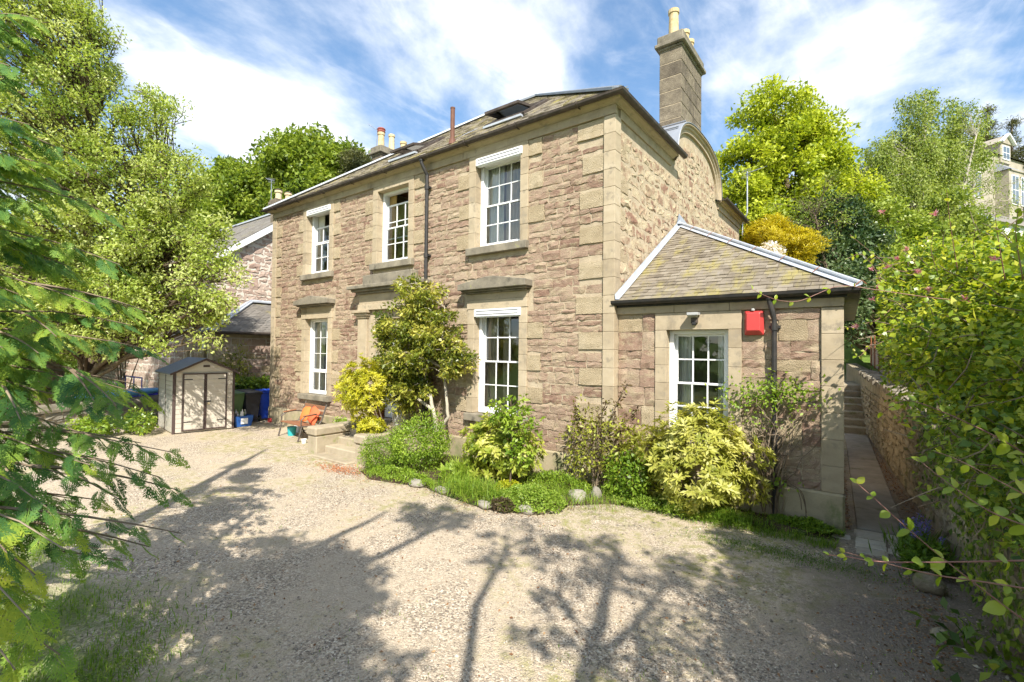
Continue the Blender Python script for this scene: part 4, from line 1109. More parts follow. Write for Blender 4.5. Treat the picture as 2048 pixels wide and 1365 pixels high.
s = MB(); s.prism([TSH(.05,H0+.0,-.01), TSH(sw-.05,H0+.0,-.01), TSH(sw/2,H1-.04,-.01)], np.array(TSH(0,0,.014))-np.array(TSH(0,0,0))); s.build('gable_panel', 'resin', sh)
s = MB(); tbox(s, TSH, sw/2-.06, sw/2+.1, 1.83, 1.89, 0, .02); s.build('vent', 'brown_plastic', sh)
d0_, d1_, dz0, dz1 = .21, sw-.21, .06, 1.66
dm_ = (d0_+d1_)/2
for di, (a, b) in enumerate(((d0_, dm_-.003), (dm_+.003, d1_))):
    s = MB(); tbox(s, TSH, a, b, dz0, dz1, -.005, .018); D_ = s.build('door', 'resin', sh)
    for i in range(12):
        z0, z1 = dz0+.05+i*(dz1-dz0-.1)/12, dz0+.05+(i+1)*(dz1-dz0-.1)/12-.006
        blockpart(D_, 'door_plank', TSH, a+.034, b-.034, z0, z1, .01, .024, 'resin', .003)
    for p in ((a,a+.034,dz0,dz1),(b-.034,b,dz0,dz1),(a+.034,b-.034,dz0,dz0+.034),(a+.034,b-.034,dz1-.034,dz1)): blockpart(D_, 'door_trim', TSH, *p, .0, .034, 'brown_plastic', .004)
    for z in (.3, 1.48): blockpart(D_, 'hinge', TSH, (a+.03 if di == 0 else b-.23), (a+.23 if di == 0 else b-.03), z, z+.022, .024, .036, 'dark_rubber', .002)
blockpart(sh, 'hasp', TSH, dm_-.02, dm_+.14, .84, .88, .03, .05, 'dark_rubber', .004)
s = MB(); tbox(s, TSH, dm_+.05, dm_+.1, .77, .82, .045, .07); s.build('padlock', 'pot_buff', sh, bev=.006)
ov = .09
for sg, (ua, ub) in ((-1,(-.1,sw/2)),(1,(sw/2,sw+.1))):
    zA, zB = (H0-.06, H1) if sg < 0 else (H1, H0-.06)
    n_ = 7
    s = MB(); s.tint = .5
    for i in range(n_):
        a, b = -SDP-ov+(SDP+2*ov)*i/n_, -SDP-ov+(SDP+2*ov)*(i+1)/n_-.012
        s.prism([TSH(ua,zA,a), TSH(ub,zB,a), TSH(ub,zB,b), TSH(ua,zA,b)], (0,0,.03))
    s.prism([TSH(ua,zA,-SDP-ov), TSH(ub,zB,-SDP-ov), TSH(ub,zB,ov), TSH(ua,zA,ov)], (0,0,.02)); s.build('roof_panel', 'shed_roof', sh)
    s = MB(); s.bar(TSH(ua,zA,ov+.008), TSH(ub,zB,ov+.008), .02, .05); s.build('roof_trim', 'brown_plastic', sh)

# ------------------------------------------------------------------ bins, box, bench and pots
def wheelie(loc, rot, mat, label, sc=1.0):
    t = thing('wheelie_bin', loc, label, 'bin', 'wheelie bins beside the shed')
    c_, s_ = math.cos(rot), math.sin(rot)
    W = lambda x, y, z: (loc[0]+(x*c_-y*s_)*sc, loc[1]+(x*s_+y*c_)*sc, loc[2]+z*sc)
    b = MB(); A = [(-.2,-.24),(.2,-.24),(.2,.22),(-.2,.22)]; B = [(-.27,-.34),(.27,-.34),(.27,.3),(-.27,.3)]
    b.add([W(*p,.06) for p in A]+[W(*p,.94) for p in B], [(0,3,2,1),(4,5,6,7)]+[(i,(i+1)%4,4+(i+1)%4,4+i) for i in range(4)]); b.build('body', mat, t, bev=.03*sc, seg=2)
    b = MB(); b.add([W(x,y,z) for x,y,z in ((-.29,-.36,.9),(.29,-.36,.9),(.29,.33,.9),(-.29,.33,.9),(-.29,-.36,.955),(.29,-.36,.955),(.29,.33,.955),(-.29,.33,.955))], [(0,3,2,1),(4,5,6,7),(0,1,5,4),(1,2,6,5),(2,3,7,6),(3,0,4,7)]); b.build('rim', mat, t, bev=.012)
    b = MB(); b.add([W(x,y,z) for x,y,z in ((-.29,-.39,.96),(.29,-.39,.96),(.29,.34,.975),(-.29,.34,.975),(-.25,-.35,1.0),(.25,-.35,1.0),(.25,.3,1.055),(-.25,.3,1.055))], [(0,3,2,1),(4,5,6,7),(0,1,5,4),(1,2,6,5),(2,3,7,6),(3,0,4,7)]); b.build('lid', mat, t, bev=.02)
    for x in (-.25, .25):
        b = MB(); b.tube([W(x-.025,.27,.1), W(x+.025,.27,.1)], .1*sc, 16); w_ = b.build('wheel', 'dark_rubber', t)
        b = MB(); b.tube([W(x-.03,.27,.1), W(x+.03,.27,.1)], .045*sc, 12); b.build('hub', 'grey_plastic', w_)
    b = MB(); b.tube([W(-.22,.33,1.0), W(-.22,.4,.99), W(.22,.4,.99), W(.22,.33,1.0)], .016*sc, 8); b.build('handle', mat, t)
    return t
wheelie((-12.4,-1.08,0), R(95), 'green_plastic', 'dark green wheelie bin half hidden beside the shed')
wheelie((-12.38,-.58,0), R(100), 'black_plastic', 'black wheelie bin standing between the green and the blue bin')
wheelie((-12.6,.1,0), R(262), 'blue_plastic', 'bright blue wheelie bin nearest to the house corner')
bx = thing('recycling_box', (-11.75,-1.02,0), 'blue recycling box full of bottles in front of the green bin', 'box')
b = MB(); A = [(-11.95,-1.25),(-11.6,-1.25),(-11.6,-.8),(-11.95,-.8)]; B = [(-11.99,-1.29),(-11.56,-1.29),(-11.56,-.76),(-11.99,-.76)]
b.add([(*p,.01) for p in A]+[(*p,.33) for p in B]+[(x*.9+.1*-11.78, y*.9+.1*-1.02, .33) for x, y in B]+[(x*.9+.1*-11.78, y*.9+.1*-1.02, .22) for x, y in A], [(0,3,2,1)]+[(i,(i+1)%4,4+(i+1)%4,4+i) for i in range(4)]+[(4+i,4+(i+1)%4,8+(i+1)%4,8+i) for i in range(4)]+[(8+i,8+(i+1)%4,12+(i+1)%4,12+i) for i in range(4)]+[(12,13,14,15)])
b.build('tub', 'box_blue', bx)
b = MB(); b.box(-11.578,-1.12,.09,-11.562,-.92,.26); b.build('sticker', 'white_paint', bx)
for i in range(9):
    x, y = -11.78+rng.uniform(-.14,.14), -1.02+rng.uniform(-.19,.19); h = [.42,.36,.3][i//4]
    b = MB(); b.lathe([(.035,.2),(.036,h),(.014,h+.05),(.014,h+.1)], (x,y,0), 10); o = b.build('bottle', ['glass','white_paint','green_plastic','steel'][i%4]); tag(o, f'{["clear glass","white plastic","green","silver metal"][i%4]} {["tallest","middle","shortest"][i//4]} bottle of its kind sticking out of the recycling box', 'bottle', 'bottles in the recycling box')
o = MB(); o.box(-11.98,.02,0,-11.8,-.12,.14); o = o.build('red_box', 'red_plastic', bev=.01); tag(o, 'small red plastic box on the ground at the house corner', 'box')
# bench, with cast arms
be = thing('garden_bench', (-8.65,-.75,0), 'low wooden bench with curved metal arms against the house wall', 'bench')
br = R(-6); c_, s_ = math.cos(br), math.sin(br)
BW = lambda x, y, z: (-8.65+x*c_-y*s_, -.78+x*s_+y*c_, z)
for i in range(5):
    s = MB(); s.tint = float(rng.random()); y = -.33+i*.105; s.bar(BW(-.62,y,.40-.012*i), BW(.62,y,.40-.012*i), .09, .025); s.build('seat_slat', 'bench_wood', be, bev=.004)
for i in range(3):
    s = MB(); s.tint = float(rng.random()); s.bar(BW(-.62,.2+.05*i,.52+.14*i), BW(.62,.2+.05*i,.52+.14*i), .022, .1, ); s.build('back_slat', 'bench_wood', be, bev=.004)
for x in (-.62, .62):
    s = MB(); s.tube([BW(x,-.42,0), BW(x,-.37,.2), BW(x,-.33,.38), BW(x,.1,.36), BW(x,.2,.5), BW(x,.33,.9)], .022, 7); s.tube([BW(x,.02,.37), BW(x,.2,.2), BW(x,.3,0)], .02, 7)
    s.build('frame', 'bench_metal', be)
    s = MB(); s.tube([BW(x,-.35,.38), BW(x,-.34,.55), BW(x,-.22,.64), BW(x,0,.66), BW(x,.24,.62)], .018, 7); s.build('arm', 'bench_metal', be)
    s = MB(); s.bar(BW(x,-.3,.645), BW(x,.05,.685), .06, .03); s.build('arm_rest', 'bench_wood', be, bev=.01)
def cushion(cx, tilt, mat, label, rz):
    s = MB(); n_ = 8; a = .21
    for sg in (1, -1):
        for i in range(n_+1):
            for j in range(n_+1):
                u, v = i/n_*2-1, j/n_*2-1
                th = .075*(1-u*u)**.45*(1-v*v)**.45*sg
                r_ = 1-.06*(u*u*v*v)
                lx, lz, ly = u*a*r_, v*a*r_, th
                y2 = ly*math.cos(tilt)+lz*math.sin(tilt); z2 = lz*math.cos(tilt)-ly*math.sin(tilt)
                lx2 = lx*math.cos(rz)-z2*math.sin(rz)*.3
                s.v.append(tuple(map(float, BW(cx+lx2, .1+y2, .60+z2+lx*math.sin(rz)))))
    q = (n_+1)**2
    for k in (0, 1):
        for i in range(n_):
            for j in range(n_): s.f.append(tuple(k*q+t for t in (i*(n_+1)+j, (i+1)*(n_+1)+j, (i+1)*(n_+1)+j+1, i*(n_+1)+j+1))); s.t.append(.5)
    tag(s.build('cushion', mat, smooth=True), label, 'cushion', 'cushions on the bench')
cushion(-.14, R(20), 'cushion', 'orange square cushion, upright in the middle of the bench', .05)
cushion(.36, R(24), 'cushion_red', 'red-orange cushion slumped at the right arm of the bench', -.35)
def bucket(loc, r, h, mat, label, name='bucket', cat='bucket'):
    s = MB(); s.lathe([(r*.8,.0),(r,h),(r*1.06,h),(r*1.06,h-.02),(r*.97,h-.021),(r*.93,h-.03),(r*.76,.02)], loc, 18); tag(s.build(name, mat), label, cat)
bucket((-9.12,-.86,0), .12, .24, 'teal_plastic', 'teal plastic bucket under the left end of the bench')
bucket((-9.5,-.45,0), .13, .28, 'white_paint', 'white plastic bucket against the wall left of the bench')
bucket((-7.86,-1.22,0), .065, .1, 'white_paint', 'white mug left on the gravel beside the bench leg', 'mug', 'mug')
bucket((-6.05,-.35,.62), .17, .3, 'rust', 'dark plant pot on the top door step', 'plant_pot', 'pot')
bucket((-5.2,-.4,.62), .17, .3, 'grey_plastic', 'grey plant pot on the top step beside the door', 'plant_pot', 'pot')

# ------------------------------------------------------------------ the neighbour's house on the left
nh = thing('neighbour_house', (-22,4,0), 'pale pink rubble house on the left with slate roof and white bargeboard', 'house')
NX = -18.0
TN = lambda u, v, d: (NX+d, u, v)
s = MB()
s.quad((NX,.2,-.3),(NX,9.6,-.3),(NX,9.6,5.95),(NX,4.9,9.4),(NX,.2,5.95)); s.quad((NX,.2,-.3),(-36,.2,-.3),(-36,.2,5.95),(NX,.2,5.95)); s.quad((-36,.2,-.3),(-36,9.6,-.3),(-36,9.6,5.95),(-36,4.9,9.4),(-36,.2,5.95)); s.build('gable_wall', 'mortar_pale', nh)
store = []
rc = [r for r in rubble_rects(.25, 4.6, 2.9, 8.9, [], hr=(.2,.36), wr=(.25,.6), gap=.06, thin=.3) if r[3] < 5.8+(r[0]-.2)*.72]
lay(nh, TN, rc, 'rubble_pale', store=store, d0=.02, amp=.012, jit=.03)
rc = rubble_rects(-35, NX-.1, .1, 5.8, [], hr=(.26,.4), wr=(.4,.8), gap=.05)
lay(nh, lambda u, v, d: (u, .2-d, v), rc, 'rubble_pale', store=store, d0=.02, amp=.012, jit=.02)
place_stones(nh, store, 'stone', 260)
s = MB(); s.quad((NX+.25,-.05,5.78),(-36.3,-.05,5.78),(-36.3,4.9,9.5),(NX+.25,4.9,9.5)); s.quad((NX+.25,9.85,5.78),(-36.3,9.85,5.78),(-36.3,4.9,9.5),(NX+.25,4.9,9.5)); nr = s.build('roof', 'slate_far', nh)
ms = MB()
for i in range(30):
    t0, t1 = i/30, min(1, (i+1.5)/30)
    u = NX+.25
    while u > -36:
        w = rng.uniform(.25,.4); ms.tint = float(rng.random())
        pA = np.array([u, -.05+4.95*t0, 5.8+3.72*t0+.03]); pB = np.array([u, -.05+4.95*t1, 5.8+3.72*t1+.005]); e = np.array([-w+.01,0,0])
        ms.add([pA, pA+e, pB+e, pB, pA+(0,0,-.02), pA+e+(0,0,-.02)], [(0,1,2,3),(4,5,1,0)]); u -= w
ms.build('slates', 'slate_far', nr, kind='stuff')
s = MB(); s.bar((NX+.24,-.1,5.62), (NX+.24,4.95,9.38), .05, .24, up=(0,-.6,.8)); s.build('bargeboard', 'white_paint', nh)
s = MB(); s.bar((NX+.1,4.9,9.56), (-36,4.9,9.56), .25, .08); s.build('ridge_flashing', 'lead_pale', nr)
s = MB(); s.tube([(-18.9,3.3,8.2),(-18.9,3.3,8.85)], .06, 10); s.lathe([(.1,8.85),(.12,8.95),(.05,9.05)], (-18.9,3.3,0), 10); s.build('flue', 'steel', nr)
def nchimney(parent, x0, x1, y0, y1, z0, z1, npots):
    c2 = MB(); c2.box(x0,y0,z0,x1,y1,z1); c2.box(x0-.08,y0-.08,z1+.002,x1+.08,y1+.08,z1+.16); c2.box(x0-.04,y0-.04,z1+.161,x1+.04,y1+.04,z1+.26); c2.tint = .7; c2 = c2.build('chimney_stack', 'chimney_stone', parent, bev=.015)
    for i in range(npots):
        y = y0+(y1-y0)*(i+.5)/npots; q = MB(); q.tint = float(rng.random()); q.lathe([(.14,z1+.25),(.13,z1+.6),(.17,z1+.61),(.17,z1+.7),(.13,z1+.7)], ((x0+x1)/2,y,0), 12); q.build('chimney_pot', 'pot_buff', c2)
        q = MB(); q.lathe([(.165,z1+.702),(.19,z1+.73),(.1,z1+.78)], ((x0+x1)/2,y,0), 12); q.build('pot_cap', 'gutter_iron', c2)
nchimney(nh, -18.55, -18.02, 3.05, 4.9, 7.9, 8.95, 4)
# its low wing towards the shed
wing = thing('neighbour_wing', (-16.6,2,0), 'low stone wing of the neighbouring house with hipped slate roof', 'extension')
TW1 = lambda u, v, d: (-15.2+d, u, v)      # faces the shed
TW2 = lambda u, v, d: (u, -.5-d, v)        # faces the drive
s = MB(); wh = [(-16.0,-15.65,.9,2.3),(-17.55,-17.15,.9,2.3)]
wall_sheet(s, TW2, -18, -15.2, -.2, 2.95, [(a-.02,b+.02,c-.02,d+.02) for a,b,c,d in wh], .25); s.quad((-15.2,-.5,-.2),(-15.2,6,-.2),(-15.2,6,2.95),(-15.2,-.5,2.95)); s.build('wall_core', 'mortar_pale', wing)
store = []
lay(wing, TW1, rubble_rects(-.25, 4, .1, 2.75, [], hr=(.2,.32), wr=(.25,.6), gap=.03), ['rubble_pale','rubble_pale','pecked'], store=store, d0=.025, amp=.01)
lay(wing, TW2, rubble_rects(-17.9, -15.45, .1, 2.75, [(a-.16,b+.16,c-.1,d+.3) for a,b,c,d in wh], hr=(.2,.32), wr=(.25,.6), gap=.03), ['rubble_pale','pecked'], store=store, d0=.025, amp=.01)
place_stones(wing, store, 'stone', 150)
hsn = np.linspace(0, 2.75, 10)
for i in range(9):
    q = MB(); q.tint = float(rng.uniform(.4,.9)); e = .15 if i % 2 else 0; q.box(-15.45-e, -.55, hsn[i]+.003, -15.15, -.28+(.15-e), hsn[i+1]-.003); q.build('corner_stone', 'ashlar', wing, bev=.006)
for (a,b,c,d) in wh:
    sash_window(wing, TW2, a, b, c, d, .1, 2, 2, 2, box=.05)
    blockpart(wing, 'lintel', TW2, a-.15, b+.15, d, d+.28, -.1, .03, 'ashlar'); blockpart(wing, 'window_sill_stone', TW2, a-.15, b+.15, c-.1, c-.002, -.1, .06, 'ashlar')
    for u in (a-.15, b): blockpart(wing, 'margin_block', TW2, u, u+.15, c, d-.002, -.1, .03, 'ashlar')
    room(wing, TW2, a, b, c, d, .1, 1.0)
for y0_, y1_ in ((-.5,1.2),(1.2,2.8),(2.8,4.5)): blockpart(wing, 'frieze_block', TW1, y0_+.002, y1_, 2.76, 2.95, -.05, .04, 'ashlar', .004, .3)
blockpart(wing, 'frieze_block', TW2, -18, -15.2, 2.76, 2.95, -.05, .04, 'ashlar', .004, .5)
wp = np.array([-18,2.0,4.35]); wr_ = np.array([-18,6.0,4.35]); wa, wb_, wc_ = np.array([-18,-.75,2.95]), np.array([-14.95,-.75,2.95]), np.array([-14.95,8.5,2.95])
s = MB(); s.quad(wa, wb_, wp); s.quad(wb_, wc_, wr_, wp); s.quad(wa+(0,0,-.04), wb_+(0,0,-.04), wc_+(0,0,-.04), np.array([-18,8.5,2.91])); wroof = s.build('roof', 'slate_far', wing)
ms = MB()
for i in range(18):
    t0, t1 = i/18, min(1, (i+1.5)/18)
    for (A, B, Tp, Tq) in ((wb_, wc_, wp, wr_), (wa, wb_, wp, wp)):
        p0, p1, q0, q1 = A+(Tp-A)*t0, B+(Tq-B)*t0, A+(Tp-A)*t1, B+(Tq-B)*t1
        n_ = max(2, int(np.linalg.norm(p1-p0)/.3))
        for k in range(n_):
            ms.tint = float(rng.random()); f0, f1 = k/n_+.004, (k+1)/n_-.004
            ms.add([p0+(p1-p0)*f0+(0,0,.03), p0+(p1-p0)*f1+(0,0,.03), q0+(q1-q0)*f1+(0,0,.006), q0+(q1-q0)*f0+(0,0,.006)], [(0,1,2,3)])
ms.build('slates', 'slate_far', wroof, kind='stuff')
hipbar(wb_+(0,0,.05), wp+(0,0,.05), .26, .05, parent=wroof); hipbar(np.array([-17.95,2.0,4.4]), np.array([-17.95,6,4.4]), .3, .06, 'lead_pale', 'wall_flashing', wroof)
s = MB(); s.tube([(-14.92,-.8,2.94),(-14.92,6,2.94)], .06, 8); s.tube([(-18,-.8,2.94),(-14.92,-.8,2.94)], .06, 8); s.build('gutter', 'gutter_iron', wing)
q = MB(); q.box(-15.98,-.62,2.35,-15.75,-.53,2.75); tag(q.build('alarm_box', 'white_paint', bev=.01), 'white alarm box on the low neighbouring wing', 'alarm box')
# terrace of the neighbour: step, railing, planters
te = MB(); te.box(-22,-2.2,0,-16.6,-.56,.32); tag(te.build('terrace', 'block_paver', bev=.02), kind='structure')
dr = MB(); dr.quad((-16.2,-2.4,.01),(-40,-2.4,.01),(-40,-12,.01),(-14.6,-12,.01)); tag(dr.build('driveway', 'tarmac'), kind='structure')
ra = thing('iron_railing', (-19.3,-1.9,.3), 'thin blue handrail with posts on the neighbouring terrace', 'railing')
for x, z in ((-20.6,.0),(-19.6,.32),(-18.6,.32),(-17.7,.32)):
    q = MB(); q.tube([(x,-1.9,z),(x,-1.9,1.25 if x > -20 else .95)], .022, 7); q.build('post', 'railing_blue', ra)
q = MB(); q.tube([(-20.7,-1.9,.9),(-19.6,-1.9,1.25),(-17.7,-1.9,1.25)], .024, 7); q.build('handrail', 'railing_blue', ra)
for i, (x, sc) in enumerate(((-18.15,1),(-19.55,.85))):
    q = MB(); q.lathe([(.16*sc,.32),(.3*sc,.42),(.35*sc,.56),(.33*sc,.68),(.36*sc,.71),(.33*sc,.72),(.29*sc,.66)], (x,-1.5,0), 20); tag(q.build('planter_bowl', 'bowl_blue', smooth=True), ['round glazed blue planter bowl by the posts of the terrace', 'smaller glazed blue bowl beside the handrail foot'][i], 'planter')

# ------------------------------------------------------------------ aerials
def aerial(loc, h, label, bend=.25, sc=1.0, dirv=(.35,.75,.35)):
    t = thing('tv_aerial', loc, label, 'aerial', 'roof aerials')
    x, y, z = loc
    q = MB(); q.tube([(x-bend*.5,y,z-.4),(x-bend*.5,y,z),(x,y,z+.35),(x,y,z+h)], .02*sc, 6); q.build('mast', 'steel', t)
    d = np.array(dirv)/np.linalg.norm(dirv); top = np.array([x,y,z+h-.05]); sd_ = np.cross(d, (0,0,1.0)); sd_ /= np.linalg.norm(sd_)
    q = MB(); q.tube([top-d*.1*sc, top+d*.75*sc], .012*sc, 5); q.build('boom', 'steel', t)
    for i in range(9):
        q = MB(); c = top+d*(.05+.08*i)*sc; q.tube([c-sd_*.16*sc, c+sd_*.16*sc], .006*sc, 4); q.build('element', 'steel', t)
    q = MB(); c = top-d*.05*sc
    for k in (-1, 1):
        u = c+sd_*0; q.tube([c+np.array([0,0,k*.1*sc])-sd_*.14*sc, c+np.array([0,0,k*.1*sc])+sd_*.14*sc], .008*sc, 4); q.tube([c+np.array([0,0,k*.06*sc])-sd_*.14*sc, c+np.array([0,0,k*.06*sc])+sd_*.14*sc], .008*sc, 4)
    q.build('reflector', 'steel', t)
    return t
aerial((.28,9.75,6.75), 1.75, 'tall grey aerial on a cranked mast at the far side eaves', .3, 1.2)
aerial((-18.6,3.1,8.7), 1.5, 'thin aerial on the pot-crowned neighbouring chimney', -.1, 1.0, (-.7,.2,.3))
aerial((-11.9,3.9,10.5), .55, 'wire aerial strapped to the far chimney of the stone house', .05, .6, (-.6,-.5,.5))
rng = np.random.default_rng(23)
# ------------------------------------------------------------------ foliage machinery
def unit(v): return v/(np.linalg.norm(v, axis=-1, keepdims=True)+1e-9)
def rdir(n): return unit(rng.normal(size=(n, 3)))
def frames(D, Nn):
    D = unit(D); S = np.cross(D, Nn); bad = np.linalg.norm(S, axis=1) < 1e-3
    S[bad] = np.cross(D[bad], np.array([1.0, .3, .2])); S = unit(S); return D, S, np.cross(S, D)
class Leaves:
    """collects simple folded leaves (one quad each)"""
    def __init__(s): s.V = []; s.T = []
    def add(s, P, D, Nn, L, W, tint, fold=.18, mid=.45):
        D, S, U = frames(D, Nn); n = len(P)
        L = np.broadcast_to(np.asarray(L, float), (n,))[:, None]; W = np.broadcast_to(np.asarray(W, float), (n,))[:, None]
        q = np.stack([P, P+D*L*mid+S*W/2+U*W*fold, P+D*L-U*L*.06, P+D*L*mid-S*W/2+U*W*fold], 1)
        s.V.append(q.reshape(-1, 3)); s.T.append(np.broadcast_to(np.asarray(tint, float), (n,)))
    def build(s, name, mat, parent=None, kind='stuff', base=None):
        Vt = np.concatenate(s.V); n = len(Vt)//4
        return npmesh(name, Vt, np.arange(n*4).reshape(-1, 4), np.concatenate(s.T), mat, parent, kind=kind, base=base)
def curve(p0, p1, bend, k=6, wob=.0):
    p0, p1 = np.array(p0, float), np.array(p1, float)
    t = np.linspace(0, 1, k)[:, None]
    c = (p0+p1)/2+np.array(bend)
    P = (1-t)**2*p0+2*t*(1-t)*c+t*t*p1
    if wob: P[1:-1] += rng.normal(0, wob, (k-2, 3))
    return P
def tree(name, label, cat, trunks, blobs, ncl, clr, nleaf, L, W, lm, bm='bark', group=None, twigs=2, tr=.02, flat=.75, droop=0.0, shell=.5, tmean=.5, tsd=.22, brk=.5, leafup=.8):
    base = np.array(trunks[0][0][0])
    t = thing(name, tuple(base), label, cat, group)
    tb = MB(); samples = []
    for pts, rad in trunks:
        pts = np.array(pts, float); k = len(pts)
        tt = np.linspace(0, k-1, (k-1)*5+1); P = np.stack([np.interp(tt, np.arange(k), pts[:, i]) for i in range(3)], 1)
        P[1:-1] += rng.normal(0, rad[0]*.12, (len(P)-2, 3)); rr = np.interp(tt, np.arange(k), rad)
        rr[0] *= 1.35; tb.tube(P, rr.tolist(), 9); samples += [(p, r) for p, r in zip(P, rr)]
    SP = np.array([p for p, r in samples]); SR = np.array([r for p, r in samples])
    wts = np.array([(b[1][0]*b[1][1]*b[1][2])**.667 for b in blobs]); wts /= wts.sum()
    bi = rng.choice(len(blobs), ncl, p=wts); cc = np.array([b[0] for b in blobs])[bi]; rr = np.array([b[1] for b in blobs])[bi]
    d = rdir(ncl); f = shell+(1-shell)*rng.random((ncl, 1))**.6
    C_ = cc+d*rr*f
    for c in C_:
        w = np.linalg.norm(SP-c, axis=1)+1.2*np.maximum(0, SP[:, 2]-c[2]+.3*np.linalg.norm((SP-c)[:, :2], axis=1))
        j = int(np.argmin(w)); p0 = SP[j]; ln = np.linalg.norm(c-p0)
        r0 = min(SR[j]*brk, .012+.012*ln)
        tb.tint = float(rng.random())
        pc = curve(p0, c, (0, 0, ln*rng.uniform(.02,.2)), 6, ln*.03)
        tb.tube(pc, np.linspace(r0, max(.006, r0*.25), 6).tolist(), 5, cap=False)
        for _ in range(twigs):
            e = c+rdir(1)[0]*clr*np.array([1,1,.7])*rng.uniform(.7,1.2); s_ = pc[rng.integers(3, 6)]
            tb.tube([s_, (s_+e)/2+rng.normal(0, clr*.08, 3), e], [max(.006, r0*.3), tr*.4, tr*.18], 4, cap=False)
    tb.build('trunk', bm, t, smooth=True)
    per = nleaf//ncl
    G_ = rng.normal(size=(ncl, per, 3)); G_ = G_/np.linalg.norm(G_, axis=2, keepdims=True)*(rng.random((ncl, per, 1))**.45)
    P = C_[:, None]+G_*clr*np.array([1, 1, flat])*rng.uniform(.7, 1.25, (ncl, 1, 1))
    if droop: P[:, :, 2] -= droop*rng.random((ncl, per))**1.5
    P = P.reshape(-1, 3); n = len(P)
    D = unit(rdir(n)+np.repeat(d, per, 0)*.5+np.array([0, 0, -.25-droop])); Nn = unit(rdir(n)*.75+np.array([0, 0, leafup]))
    ti = np.clip(np.repeat(rng.normal(tmean, tsd*.9, ncl), per)+rng.normal(0, tsd*.8, n), 0, 1)
    lv = Leaves(); lv.add(P, D, Nn, L*np.clip(rng.lognormal(-.05, .3, n), .4, 1.7), W*np.clip(rng.lognormal(-.05, .3, n), .45, 1.6), ti, rng.uniform(.05,.4,(n,1)))
    lv.build('crown', lm, t)
    return t
def lumpy(d, s):
    return 1+.16*np.sin(d[:,0]*5.1+s)+.13*np.sin(d[:,1]*6.3+1.7*s)+.12*np.sin(d[:,2]*7.2+2.3*s+d[:,0]*3)
def shrub(name, label, c, r, n, L, W, lm, mode='leaf', K=8, stems=6, base=None, bm='twig', seed=0.0, tmean=.5, tsd=.2, shell=.55, half=False, tilt=.5, group=None, cat='shrub', srad=.012, gaps=.0, up=.5):
    c = np.array(c, float); r = np.array(r, float)
    base = np.array(base if base is not None else (c[0], c[1], .05), float)
    t = thing(name, tuple(base), label, cat, group)
    d = rdir(int(n*(1+gaps)))
    if half: d[:, 2] = np.abs(d[:, 2])
    if gaps:
        g_ = np.sin(d[:,0]*9+seed*3)*np.sin(d[:,1]*8+seed)*np.sin(d[:,2]*9+seed*2)
        d = d[np.argsort(g_)[-n:]]
    n = len(d)
    f = shell+(1-shell)*rng.random(n)**.6
    P = c+d*r*(lumpy(d, seed)*f)[:, None]
    P = P[P[:, 2] > .03]; d = unit((P-c)/r); n = len(P)
    lv = Leaves()
    tone = .12*np.sin(P[:,0]*9+seed)+.1*np.sin(P[:,2]*11+seed*2)
    if mode == 'leaf':
        D = unit(rdir(n)*.9+d*.6+np.array([0,0,-.1])); Nn = unit(rdir(n)*.6+d*.5+np.array([0,0,up]))
        lv.add(P, D, Nn, L*rng.uniform(.6,1.25,n), W*rng.uniform(.7,1.2,n), np.clip(rng.normal(tmean, tsd, n)+tone, 0, 1))
    else:
        ax = unit(d*.8+rdir(n)*.35+np.array([0,0,up])); A, e1, e2 = frames(ax, rdir(n))
        tn = np.clip(rng.normal(tmean, tsd, n)+tone, 0, 1)
        for k in range(K):
            a = 2*math.pi*k/K+rng.uniform(-.25,.25,n); tl = tilt+rng.uniform(-.3,.3,n)
            D = (np.cos(a)*np.cos(tl))[:,None]*e1+(np.sin(a)*np.cos(tl))[:,None]*e2+np.sin(tl)[:,None]*A
            lv.add(P+rng.normal(0,L*.06,(n,3)), D, A, L*rng.uniform(.6,1.15,n), W*rng.uniform(.8,1.2,n), np.clip(tn+rng.normal(0,.08,n),0,1), .12, .55)
    lv.build('foliage', lm, t)
    if stems:
        tb = MB()
        for i in range(stems):
            e = c+rdir(1)[0]*r*rng.uniform(.2,.85); e[2] = max(e[2], base[2]+.1)
            tb.tint = float(rng.random()); s0 = base+np.array([*rng.normal(0, .05, 2), 0])
            tb.tube(curve(s0, e, (0,0,.12), 6, .02), np.linspace(srad, srad*.3, 6).tolist(), 5, cap=False)
        tb.build('stems', bm, t)
    return t
def in_poly(P, poly):
    x, y = P[:,0], P[:,1]; c = np.zeros(len(P), bool); n = len(poly)
    for i in range(n):
        x0, y0 = poly[i]; x1, y1 = poly[(i+1)%n]
        k = ((y0 > y) != (y1 > y)) & (x < (x1-x0)*(y-y0)/((y1-y0)+1e-12)+x0); c ^= k
    return c
def scatter(poly, n):
    p = np.array(poly); lo, hi = p.min(0), p.max(0)
    P = lo+(hi-lo)*rng.random((n*3, 2)); return P[in_poly(P, poly)][:n]
